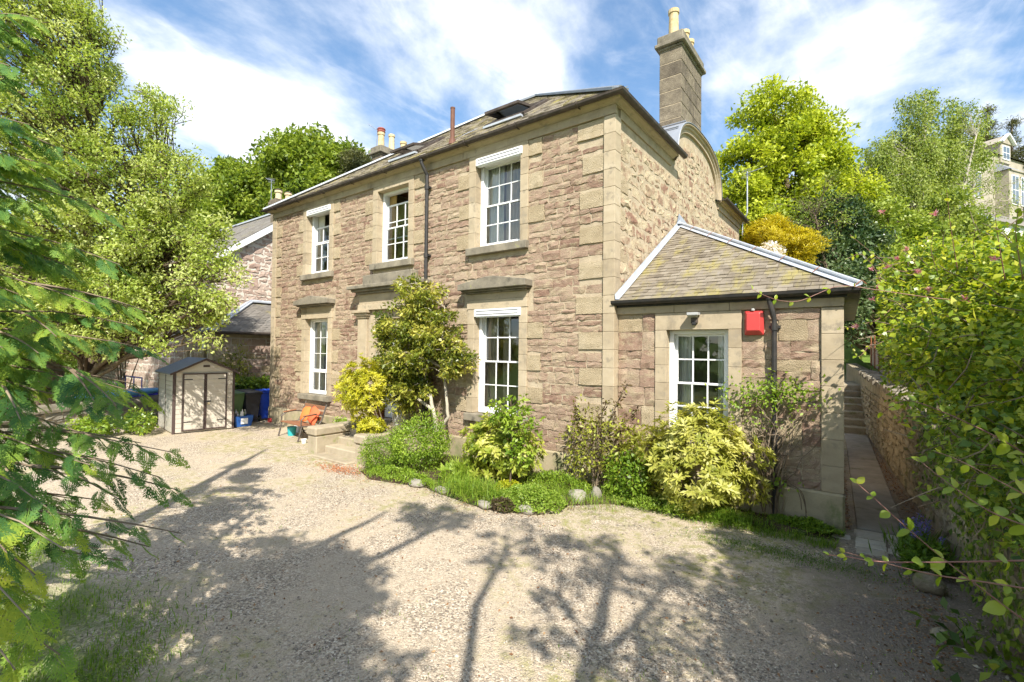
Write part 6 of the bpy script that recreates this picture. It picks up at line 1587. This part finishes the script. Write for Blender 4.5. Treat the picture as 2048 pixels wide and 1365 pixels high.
# ------------------------------------------------------------------ cypress at the left, close to the camera
def spray_template(ns=13, nsub=5, seed=0):
    """flat fan of scale-leaf shoots, unit length along +x; one quad per shoot"""
    r_ = np.random.default_rng(seed); Q = []
    def shoot(p, ang, ln, w):
        d = np.array([math.cos(ang), math.sin(ang)]); s_ = np.array([-d[1], d[0]])
        Q.append([p-s_*w*.35, p+d*ln*.5-s_*w*.5, p+d*ln, p+d*ln*.5+s_*w*.5]); return d
    d0 = shoot(np.zeros(2), 0, 1.0, .03)
    for i in range(ns):
        t_ = .06+.92*i/ns
        for sg in (-1, 1):
            ln = (.46*(1-t_)**.8+.07)*r_.uniform(.75,1.1); a_ = sg*(.85-.25*t_+r_.normal(0,.07))
            p = np.array([t_+(.02 if sg > 0 else 0), .004*math.sin(i)]); d = shoot(p, a_, ln, .045)
            m_ = max(1, int(nsub*ln/.4))
            for k in range(m_):
                u = .2+.75*k/m_
                for s2 in ((-1,1) if k % 2 else (1,-1)):
                    shoot(p+d*ln*u, a_+s2*(.75+r_.normal(0,.08)), ln*(.34*(1-u)+.08)+.04, .042)
    return np.array(Q)                                       # (n,4,2)
TPL = [spray_template(9,4,s) for s in range(4)]
cy = thing('cypress_tree', (-2.0,-8.2,0), 'large feathery cypress overhanging the left foreground', 'tree')
tk = np.array([-2.05,-8.15])
q = MB(); q.tube([(tk[0],tk[1],-.1),(tk[0]+.05,tk[1],2),(tk[0],tk[1]+.05,4.5),(tk[0],tk[1],8)], [.2,.16,.11,.03], 10); q.build('trunk', 'bark', cy, smooth=True)
def sprays(pts, size, out_V, out_T, n, tm, droop):
    """sprays left and right of a branch"""
    k = len(pts); V_ = []
    for i in range(n):
        f = (i+.5)/n*.96+.04; x_ = f*(k-1); j = min(int(x_), k-2); p = pts[j]+(pts[j+1]-pts[j])*(x_-j)
        ax = unit(pts[j+1]-pts[j]); side = unit(np.cross(ax, [0,0,1.]))
        sg = 1 if i % 2 else -1
        D = unit(ax*rng.uniform(.5,1.1)+side*sg*rng.uniform(.5,1.1)+np.array([0,0,-droop*rng.uniform(.3,1.4)]))
        if f > .93: D = unit(ax+np.array([0,0,-droop*.5]))
        Nn = unit(np.array([0,0,1.])+rng.normal(0,.35,3)); S_ = unit(np.cross(Nn, D)); U_ = np.cross(D, S_)
        sz = size*rng.uniform(.75,1.25)*(1-.35*f)
        tp = TPL[rng.integers(4)]; A = tp.reshape(-1,2)*sz
        w_ = p+A[:,:1]*D+A[:,1:]*S_-(A[:,:1]**2/sz*.28+np.abs(A[:,1:])*.25)*np.array([0,0,1.])+U_*(.03*sz*np.sin(A[:,:1]*9/sz))
        out_V.append(w_); t_ = np.clip(tm+rng.normal(0,.1), 0, 1)
        out_T.append(np.clip(t_+.3*(np.repeat(tp[:,2,0],1))+rng.normal(0,.05,len(tp))-.15, 0, 1))  # tint rises to yellow at the spray tips, painted as sun-caught
VV, TT = [], []
q = MB()
zl = [(.3,1.6),(.8,1.9),(1.4,2.3),(2.0,2.15),(3,1.75),(4,1.35),(5.2,1.1),(6.5,.9),(7.5,.5)]
TIPS = [(70,90,3.5),(50,170,3.4),(60,250,3.2),(150,390,4.0),(220,430,3.8),(100,330,3.5),(240,530,3.8),(190,610,3.6),(260,650,3.7),(300,700,3.6),(290,790,3.5),(230,830,3.3),(345,905,3.2),(320,955,3.1),(240,1000,3.0),(150,1040,2.8),(130,1100,2.4),(70,1150,2.3),(60,1240,2.1),(120,1310,2.2),(30,1340,2.0),(120,900,3.2),(60,800,3.3),(100,700,3.4),(40,590,3.4),(70,480,3.6),(30,400,3.5),(150,760,3.3),(180,930,3.1),(90,1215,2.35),(10,1100,2.3),(100,1020,2.6),(200,880,3.2),(30,950,2.9)]
for i in range(50):
    if i < len(TIPS):
        p1 = at(*TIPS[i]); z = p1[2]+rng.uniform(-.15,.35); p0 = np.array([tk[0],tk[1],max(.2,z)]); ln = np.linalg.norm(p1-p0); d = unit((p1-p0)*np.array([1,1,0]))
    else:
        z = rng.uniform(2.5, 7.2); ln = np.interp(z, [a for a,b in zl], [b for a,b in zl])*rng.uniform(.72,1.08); az = R(rng.uniform(-75, 110)); d = np.array([math.cos(az), math.sin(az), 0])
        p0 = np.array([tk[0],tk[1],z]); p1 = p0+d*ln+np.array([0,0,-.1*ln])
    pc = curve(p0, p1, (0,0,.14*ln), 9, .015); q.tint = float(rng.random())
    q.tube(pc, np.linspace(.014,.003,9).tolist(), 5, cap=False)
    sprays(pc[2:], .25, VV, TT, 17, rng.uniform(.6,.95) if p1[2] < 1.35 else rng.uniform(.25,.65), .4)  # low boughs get a yellower tint, sunlight painted into the foliage
    for k in range(2):                                       # side boughs
        s0 = pc[rng.integers(3,7)]; dd = unit(d+np.cross(d,[0,0,1.])*rng.choice([-1,1])*rng.uniform(.5,1)); s1 = s0+dd*ln*rng.uniform(.3,.5)+np.array([0,0,-.1*ln])
        pb_ = curve(s0, s1, (0,0,.06), 6); q.tube(pb_, np.linspace(.012,.003,6).tolist(), 4, cap=False); sprays(pb_, .23, VV, TT, 7, rng.uniform(.3,.6), .5)
q.build('boughs', 'twig', cy, kind='stuff')
Va = np.concatenate(VV); npmesh('foliage', Va, np.arange(len(Va)).reshape(-1,4), np.concatenate(TT), 'leaf_cypress', cy, kind='stuff')

rng = np.random.default_rng(32)
# ------------------------------------------------------------------ ivy and honeysuckle on the right-hand wall
hg = thing('honeysuckle_hedge', (4.9,-.5,1.0), 'overgrown honeysuckle and ivy hedge spilling over the right-hand wall', 'hedge')
hb = [bl(1985,640,4.4,150), bl(1900,610,5.8,110), bl(1830,600,6.6,85), bl(1775,590,7.0,50), bl(2010,720,4.1,160), bl(1945,720,5.2,130), bl(1880,700,6.4,85), bl(1835,700,7.0,55), bl(2035,880,3.7,120), bl(1975,860,4.8,70), bl(2070,1020,3.1,100), bl(2015,990,4.1,45), bl(2090,1130,2.8,75), bl(1850,540,6.2,55), bl(1950,550,5.4,60), bl(2040,560,4.2,80), bl(2110,720,3.6,200), bl(2120,900,3.1,200)]
hb += [((5.1,-5.2,2.6),(.5,.9,1.0)), ((5.3,-6.8,3.0),(.55,1.2,1.3)), ((5.5,-9.0,3.0),(.6,1.4,1.4))]
wt_ = np.array([(b[1][0]*b[1][2]) for b in hb]); wt_ /= wt_.sum()
def hpts(n, lo=.55):
    i = rng.choice(len(hb), n, p=wt_); d = rdir(n); c = np.array([b[0] for b in hb])[i]; r = np.array([b[1] for b in hb])[i]
    P = c+d*r*(lo+(1-lo)*rng.random((n,1))**.5)*lumpy(d, 1.0)[:,None]
    k = P[:,0] > 3.72+.0*P[:,1]; k &= ~((P[:,0] < wx(P[:,1])-.12) & (P[:,2] < 1.2))
    k &= np.linalg.norm(P-CAM, axis=1) > 1.6
    return P[k], d[k]
P, d = hpts(44000)
lv = Leaves(); n_ = len(P)
D = unit(rdir(n_)+d*.6+np.array([0,0,-.35])); Nn = unit(rdir(n_)*.6+d*.7+np.array([0,0,.6]))
top = np.clip((P[:,2]-1.6)/1.6, 0, 1)
lv.add(P, D, Nn, .048*rng.lognormal(0,.32,n_), .036*rng.lognormal(0,.3,n_), np.clip(rng.normal(.5,.26,n_), 0, 1), rng.uniform(.05,.4,(n_,1)), .42); lv.build('foliage', 'leaf_ivy', hg)
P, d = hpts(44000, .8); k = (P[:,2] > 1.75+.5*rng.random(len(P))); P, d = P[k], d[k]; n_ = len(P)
lv = Leaves(); lv.add(P, unit(rdir(n_)+d*.6), unit(rdir(n_)*.6+d*.5+np.array([0,0,.8])), .052*rng.lognormal(0,.3,n_), .038*rng.lognormal(0,.25,n_), np.clip(rng.normal(.6,.22,n_),0,1), .14, .42); lv.build('sunlit_tint_leaves', 'leaf_ivylit', hg)  # upper leaves in the yellower colour, painting the hedge top as sunlit
q = MB(); P, d = hpts(1900, .55)
for p, dd in zip(P, d):
    if p[2] < 1.0: continue
    e = p+unit(rdir(1)[0]+dd*.4+np.array([-.2,0,-.2]))*rng.uniform(.12,.34); q.tint = float(rng.uniform(.2,1)); q.tube([p, (p+e)/2+rng.normal(0,.03,3), e], [.005,.004,.002], 4, cap=False)
q.build('old_stems', 'twig', hg, kind='stuff')
# ivy creeping on the wall face below
lv = Leaves(); n_ = 5200; y_ = rng.uniform(-4.5,1.6,n_); z_ = rng.uniform(.05,1.5,n_)**1.0; k = rng.random(n_) < np.clip((z_-.2)*.8+.25*np.sin(y_*3)-.25-y_*.3, 0, 1); y_, z_ = y_[k], z_[k]; n_ = len(y_)
P = np.stack([wx(y_)-.06-rng.random(n_)*.14, y_, z_], 1); lv.add(P, unit(rdir(n_)*.5+np.array([-.2,0,-1.])), unit(rdir(n_)*.5+np.array([-1.,-.1,.35])), .065*rng.uniform(.6,1.3,n_), .055, np.clip(rng.normal(.42,.22,n_),0,1), .12, .4); lv.build('wall_ivy', 'leaf_ivy', hg)
# single leaves that can be told apart, and shoots reaching out
def leaf_mesh(nm, mat, w, curl, tint, wav=.0):
    ys = [0,.12,.32,.55,.78,.93,1.0]; ws = [.03,.55,.95,1.0,.68,.3,.0]; vs = []; fs = []
    for y, ww in zip(ys, ws):
        z = -curl*y*y; vs += [(-ww*w/2, y, z+.12*w*ww+wav*math.sin(y*9)), (0, y, z), (ww*w/2, y, z+.12*w*ww-wav*math.sin(y*8))]
    for i in range(6):
        for j in range(2): fs.append((i*3+j, i*3+j+1, i*3+j+4, i*3+j+3))
    me = bpy.data.meshes.new(nm); me.from_pydata(vs, [], fs); a = me.attributes.new('tint','FLOAT','FACE'); a.data.foreach_set('value', np.full(len(fs), tint, dtype=np.float32))
    me.polygons.foreach_set('use_smooth', [True]*len(fs)); me.materials.append(MT[mat]); return me
LM = [leaf_mesh('leaf', m_, w_, c_, t_, wv_) for m_, w_, c_, t_, wv_ in (('leaf_ivylit',.72,.15,.3,.0),('leaf_ivylit',.62,.3,.5,.02),('leaf_ivy',.8,.2,.55,.0),('leaf_ivy',.7,.1,.7,.02),('leaf_ivylit',.66,.25,.75,.03),('leaf_ivy',.75,.35,.85,.0))]
def leaf_obj(parent, p, D, Nn, L, me=None):
    me = me or LM[rng.integers(len(LM))]
    D = D/np.linalg.norm(D); S_ = np.cross(D, Nn); S_ /= np.linalg.norm(S_)+1e-9; U_ = np.cross(S_, D)
    o = bpy.data.objects.new('leaf', me); o.rotation_euler = Matrix(((S_[0],D[0],U_[0]),(S_[1],D[1],U_[1]),(S_[2],D[2],U_[2]))).to_euler(); o.scale = (L,L,L); link(o, parent, p); return o
P, d = hpts(4000, .97); dist = (P-CAM)@FW; px_ = 1024+FOC*((P-CAM)@RT)/np.maximum(dist,.1); k = (dist > 1.5) & (px_ < 2100) & (px_ > 1690); P, d, dist = P[k], d[k], dist[k]
face = -(d@FW); sc_ = np.where(face > .2, 1/dist, 0); order = np.argsort(-sc_*rng.uniform(.6,1,len(sc_)))[:230]
for i in order:
    leaf_obj(hg, P[i], unit(rdir(1)[0]+d[i]*.5+np.array([0,0,-.3])), unit(d[i]*.8+rdir(1)[0]*.4+np.array([0,0,.5])), rng.uniform(.036,.07))
def shoot(pix, dpt, nl, L=.075, r=.003, mat='red_stem', flip=1, droop=.2):
    """a long stem through given directions and depths with paired leaves"""
    pts = np.array([at(x, y, d_) for (x, y), d_ in zip(pix, np.linspace(dpt[0], dpt[1], len(pix)))])
    kk = len(pts); tt = np.linspace(0, kk-1, kk*5); pts = np.stack([np.interp(tt, np.arange(kk), pts[:,c]) for c in range(3)], 1)
    sm = pts.copy(); sm[2:-2] = (pts[:-4]+pts[1:-3]+pts[2:-2]+pts[3:-1]+pts[4:])/5; pts = sm
    q = MB(); q.tint = float(rng.random()); q.tube(pts, np.linspace(r*1.3, r*.5, len(pts)).tolist(), 6); s_ = q.build('shoot', mat, hg, smooth=True)
    for i in range(nl):
        f = .12+.88*i/(nl-1); j = min(int(f*(len(pts)-1)), len(pts)-2); ax = unit(pts[j+1]-pts[j]); sd_ = unit(np.cross(ax, -FW))
        for sg in (-1, 1):
            if i == nl-1 and sg < 0: D = ax
            else: D = unit(ax*.5+sd_*sg*rng.uniform(.5,1)+rdir(1)[0]*.4+np.array([0,0,-droop]))
            if rng.random() < .16: continue
            leaf_obj(s_, pts[j], D, unit(-FW*.5+np.array([0,0,.9])+rdir(1)[0]*.45), L*rng.uniform(.6,1.1)*(1-.45*f))
shoot([(2075,1262),(1952,1169),(1881,1114),(1802,1046),(1751,999),(1707,961)], (2.2,2.5), 7, .085)
shoot([(2080,1121),(1891,1125),(1755,1125),(1690,1113),(1652,1110)], (2.0,2.3), 5, .055)
shoot([(2080,1182),(1960,1163),(1874,1152),(1802,1135),(1740,1118),(1680,1102)], (2.1,2.35), 7, .065)
shoot([(2080,925),(1990,872),(1943,850),(1900,830),(1844,807),(1810,800),(1785,810),(1761,829)], (2.3,2.7), 6, .07)
shoot([(1905,600),(1853,595),(1745,579),(1679,569),(1633,589),(1596,605),(1557,602),(1525,590),(1500,577)], (4.1,3.7), 9, .075)
shoot([(2080,1006),(1975,950),(1911,917),(1870,903)], (2.3,2.6), 5, .085)
shoot([(2080,1062),(1980,1026),(1901,971),(1833,917)], (2.2,2.6), 6, .09)
for pix, dd_ in (([(1915,540),(1905,480),(1898,430),(1893,378)],4.2), ([(2010,560),(1995,470),(1990,430)],3.6), ([(1770,580),(1745,530),(1722,505),(1690,520)],5.6), ([(1850,560),(1812,500),(1790,470)],5.2), ([(2046,560),(2030,470),(2036,420)],3.2), ([(1800,600),(1760,640),(1720,650),(1672,660)],5.8), ([(1960,560),(1945,500),(1952,440)],4.6), ([(1830,540),(1800,545),(1760,520),(1700,470)],5.0), ([(1790,650),(1740,690),(1715,720),(1700,690)],6.2), ([(1880,560),(1860,500),(1868,455)],5.0)):
    shoot(pix, (dd_, dd_-.2), 8, .08, .003)
# honeysuckle flowers
for (px_, py_, d_) in ((1778,535,5.4),(1745,540,5.4),(1795,520,5.2),(1860,580,4.8),(1766,425,5),(1870,430,4.4),(1815,500,4.9),(1712,655,5.6),(1760,575,5.5),(1835,545,4.8),(1930,600,4.2),(1745,600,5.6),(1990,520,3.8)):
    c_ = at(px_, py_, d_-.35); lf = Leaves(); n_ = 22; D = unit(rdir(n_)+np.array([-.3,-.4,.7])); lf.add(np.repeat(c_[None],n_,0)+rng.normal(0,.006,(n_,3)), D, rdir(n_), .045*rng.uniform(.6,1.2,n_), .009, rng.random(n_)); lf.build('flower', 'petal_pink', hg, kind=None)

rng = np.random.default_rng(33)
# ------------------------------------------------------------------ trees standing behind the camera; their shade falls on the drive
def lift(gx, gy, h): return (gx+sd[0]/sd[2]*h, gy+sd[1]/sd[2]*h, h)
tree('sycamore_tree', 'open-crowned tree behind the viewpoint shading the middle of the drive', 'tree',
     [([(5.0,-9.6,0),(5.1,-9.5,2.4),lift(1.95,-4.6,5.0),lift(1.55,-3.4,6.5),lift(1.1,-2.1,8.2)], [.11,.1,.085,.06,.015]), ([lift(1.95,-4.6,5.0),lift(2.0,-3.6,6.3),lift(1.9,-2.4,7.6)], [.06,.045,.015]),
      ([(4.9,-9.6,1.5),lift(.7,-4.4,5.6),lift(.2,-3.3,6.8),lift(-.3,-2.6,7.8)], [.06,.045,.03,.012])],
     [(lift(1.3,-2.6,7.6),(.9,.9,.5)), (lift(2.0,-2.6,7.4),(.7,.7,.4)), (lift(.1,-3.0,7.2),(.7,.7,.5)), (lift(1.6,-4.2,5.6),(.5,.5,.4))], 40, .24, 1000, .12, .08, 'leaf_oak', twigs=4, tr=.025, shell=.3)
tree('maple_tree', 'dense tree behind the viewpoint shading the lower left of the drive', 'tree',
     [([(2.2,-12.6,0),(2.3,-12.4,3),lift(-1.2,-6.2,5.0),lift(-1.7,-4.6,6.4),lift(-2.1,-3.2,7.6)], [.22,.19,.13,.08,.02]), ([lift(-1.2,-6.2,5.0),lift(-.9,-4.6,6.6),lift(-1.0,-2.6,8.2)], [.1,.07,.02]), ([lift(-1.2,-6.2,5.0),lift(-2.9,-5.2,6.0),lift(-3.6,-4.4,6.8)], [.09,.06,.02])],
     [(lift(-1.7,-5.0,6.2),(.75,.6,.4)), (lift(-.9,-5.2,6.0),(.8,.7,.5)), (lift(-.2,-5.6,5.6),(.9,.7,.5)), (lift(-1.4,-2.9,7.8),(.5,.5,.3)), (lift(.5,-6.2,5.5),(.8,.8,.5))], 130, .24, 6000, .13, .085, 'leaf_oak', twigs=4, tr=.025, shell=.25)
tree('cherry_tree', 'leafy tree behind the hedge shading the right side of the drive', 'tree',
     [([(7.2,-6.6,1.3),(7.2,-6.5,3),(7.1,-6.4,4.6),(7.2,-6.3,6)], [.18,.15,.1,.03])],
     [(lift(3.3,-2.7,5.0),(.7,.6,.5)), (lift(2.85,-1.8,5.6),(.7,.6,.5)), (lift(3.4,-3.7,4.8),(.7,.6,.5)), (lift(2.6,-1.15,6.2),(.6,.5,.4)), (lift(3.6,-1.8,5.2),(.7,.6,.5))], 100, .24, 3600, .13, .09, 'leaf_oak', twigs=3, tr=.02, shell=.2)

# ------------------------------------------------------------------ grass, pebbles, fallen leaves
P2 = scatter(lawn_edge, 60000); dd_ = np.linalg.norm(P2-CAM[:2], axis=1); P2 = P2+rng.normal(0,.22,P2.shape); P2 = P2[(dd_ < 6)&(np.sin(P2[:,0]*3)*np.sin(P2[:,1]*3.7+P2[:,0])+rng.normal(0,.4,len(P2)) > -.2) | (rng.random(len(P2)) < .15)]
blades('grass', 'short grass under the cypress in the lower left', P2, .004, .075, .008, 'leaf_grass', 1.0, .5)
e_ = []
for _ in range(5200):                                      # stray tufts in the gravel, mostly near its edges
    e_.append((rng.uniform(-11,4.2), rng.uniform(-6.5,-.3)))
e_ = np.array(e_); nz_ = np.sin(e_[:,0]*1.7+1)*np.sin(e_[:,1]*2.1+e_[:,0]*.6)+.5*np.sin(e_[:,0]*4.3)*np.sin(e_[:,1]*5.1)
e_ = e_[nz_ > .62]
blades('weeds', 'tiny weeds and moss tufts scattered in the gravel', e_, .002, .035, .006, 'leaf_grass', 1.1, .6)
b2 = scatter(bed, 6500); b2 = b2+rng.normal(0,.07,b2.shape); b2 = b2[b2[:,1] < -.03]; blades('bed_weeds', 'low mixed greenery covering the soil of the bed', b2, .03, .11, .012, 'leaf_fresh', 1.0, .5)
e2 = np.array([(x, y) for x, y in zip(rng.uniform(.2,3.3,2600), rng.normal(-.62,.1,2600))]); blades('edge_grass', 'strip of grass and weeds along the front of the extension bed', e2, .002, .09, .008, 'leaf_grass', 1.0, .45)
e3 = np.array([(x, y) for x, y in zip(rng.normal(2.9,.6,2600), rng.normal(-1.25,.13,2600))]); blades('moss_strip', 'mossy grass strip across the gravel before the side path', e3, .002, .03, .007, 'leaf_grass', 1.2, .25)
# pebbles near the camera
n_ = 60000; u_ = rng.random(n_); ang = rng.uniform(-.86,.83,n_); dist = 2.6+6.2*u_**1.25
fw2 = unit(np.array([FW[0],FW[1]])); rt2 = np.array([-fw2[1]*-1, fw2[0]*-1]); rt2 = np.array([fw2[1], -fw2[0]])
P2 = CAM[:2]+dist[:,None]*(fw2+np.tan(ang)[:,None]*rt2)
k = ~in_poly(P2, bed) & ~in_poly(P2, lawn_edge) & (P2[:,0] < wx(P2[:,1])-.03) & (P2[:,1] < -.1) & ~((P2[:,0] < -4.4) & (P2[:,1] > -2.1))
nz_ = np.sin(P2[:,0]*1.3+.7*np.sin(P2[:,1]*1.9))+np.sin(P2[:,1]*1.6+P2[:,0]*.5); k &= rng.random(n_) < .55+.28*nz_
P2 = P2[k]; n_ = len(P2)
sz = rng.lognormal(math.log(.0064), .4, n_)*np.where(P2[:,0] > 2.2, 1.3, 1.0); oct_ = np.array([(1,0,0),(0,1,0),(-1,0,0),(0,-1,0),(0,0,1),(0,0,-.6)], float)
a = rng.random(n_)*6.28; ca, sa = np.cos(a), np.sin(a); st_ = np.stack([rng.uniform(.7,1.4,n_), rng.uniform(.6,1.1,n_), rng.uniform(.35,.7,n_)], 1)*sz[:,None]
v = oct_[None]*st_[:,None]+rng.normal(0,.18,(n_,6,3))*sz[:,None,None]
x_ = v[:,:,0]*ca[:,None]-v[:,:,1]*sa[:,None]; y_ = v[:,:,0]*sa[:,None]+v[:,:,1]*ca[:,None]
v = np.stack([x_+P2[:,:1], y_+P2[:,1:], v[:,:,2]+(sz*.25)[:,None]], 2)
tri = np.array([(0,1,4),(1,2,4),(2,3,4),(3,0,4),(1,0,5),(2,1,5),(3,2,5),(0,3,5)]); Ft = (np.arange(n_)[:,None,None]*6+tri[None]).reshape(-1,3)
o = npmesh('loose_gravel', v.reshape(-1,3), Ft, np.repeat(np.clip(rng.normal(.5,.28,n_),0,1),8), 'pebble', kind='stuff'); tag(o, 'loose gravel chips lying on the drive', 'gravel')
def litter(name, label, P2, z, L, mat):
    n = len(P2); lv = Leaves(); lv.add(np.concatenate([P2, np.full((n,1),z)+rng.random((n,1))*.012],1), unit(rdir(n)*np.array([1,1,.25])), unit(np.array([0,0,1.])+rng.normal(0,.4,(n,3))), L*rng.uniform(.5,1.3,n), L*.55, rng.random(n)); tag(lv.build(name, mat), label, 'leaves')
yy = rng.uniform(.2,9,2400); sg = rng.random(2400) < .5
litter('leaf_litter', 'brown fallen leaves along both edges of the side path', np.stack([np.where(sg, 3.42-.055*yy-np.abs(rng.normal(0,.08,2400)), wx(yy)-.06-np.abs(rng.normal(0,.12,2400))), yy], 1), .008, .035, 'litter')
litter('red_litter', 'rust-red fallen leaves scattered by the steps', np.array([-4.75,-2.2])+rng.normal(0,1,(900,2))*np.array([.42,.14]), .006, .03, 'litter_red')
litter('twig_litter', 'bits of straw, bark and dead leaf scattered thinly over the gravel', np.stack([rng.uniform(-6,4,700), rng.uniform(-6,-2,700)], 1), .004, .035, 'litter')
litter('bed_litter', 'dead brown leaves along the gravel edge of the bed', np.array([bed[i] for i in rng.integers(2,15,900)])+rng.normal(0,.16,(900,2)), .006, .028, 'litter')
litter('hedge_litter', 'brown litter on the dark soil at the foot of the right wall', np.stack([4.2-np.abs(rng.normal(0,.3,900)), rng.uniform(-4,-.6,900)], 1), .006, .03, 'litter')
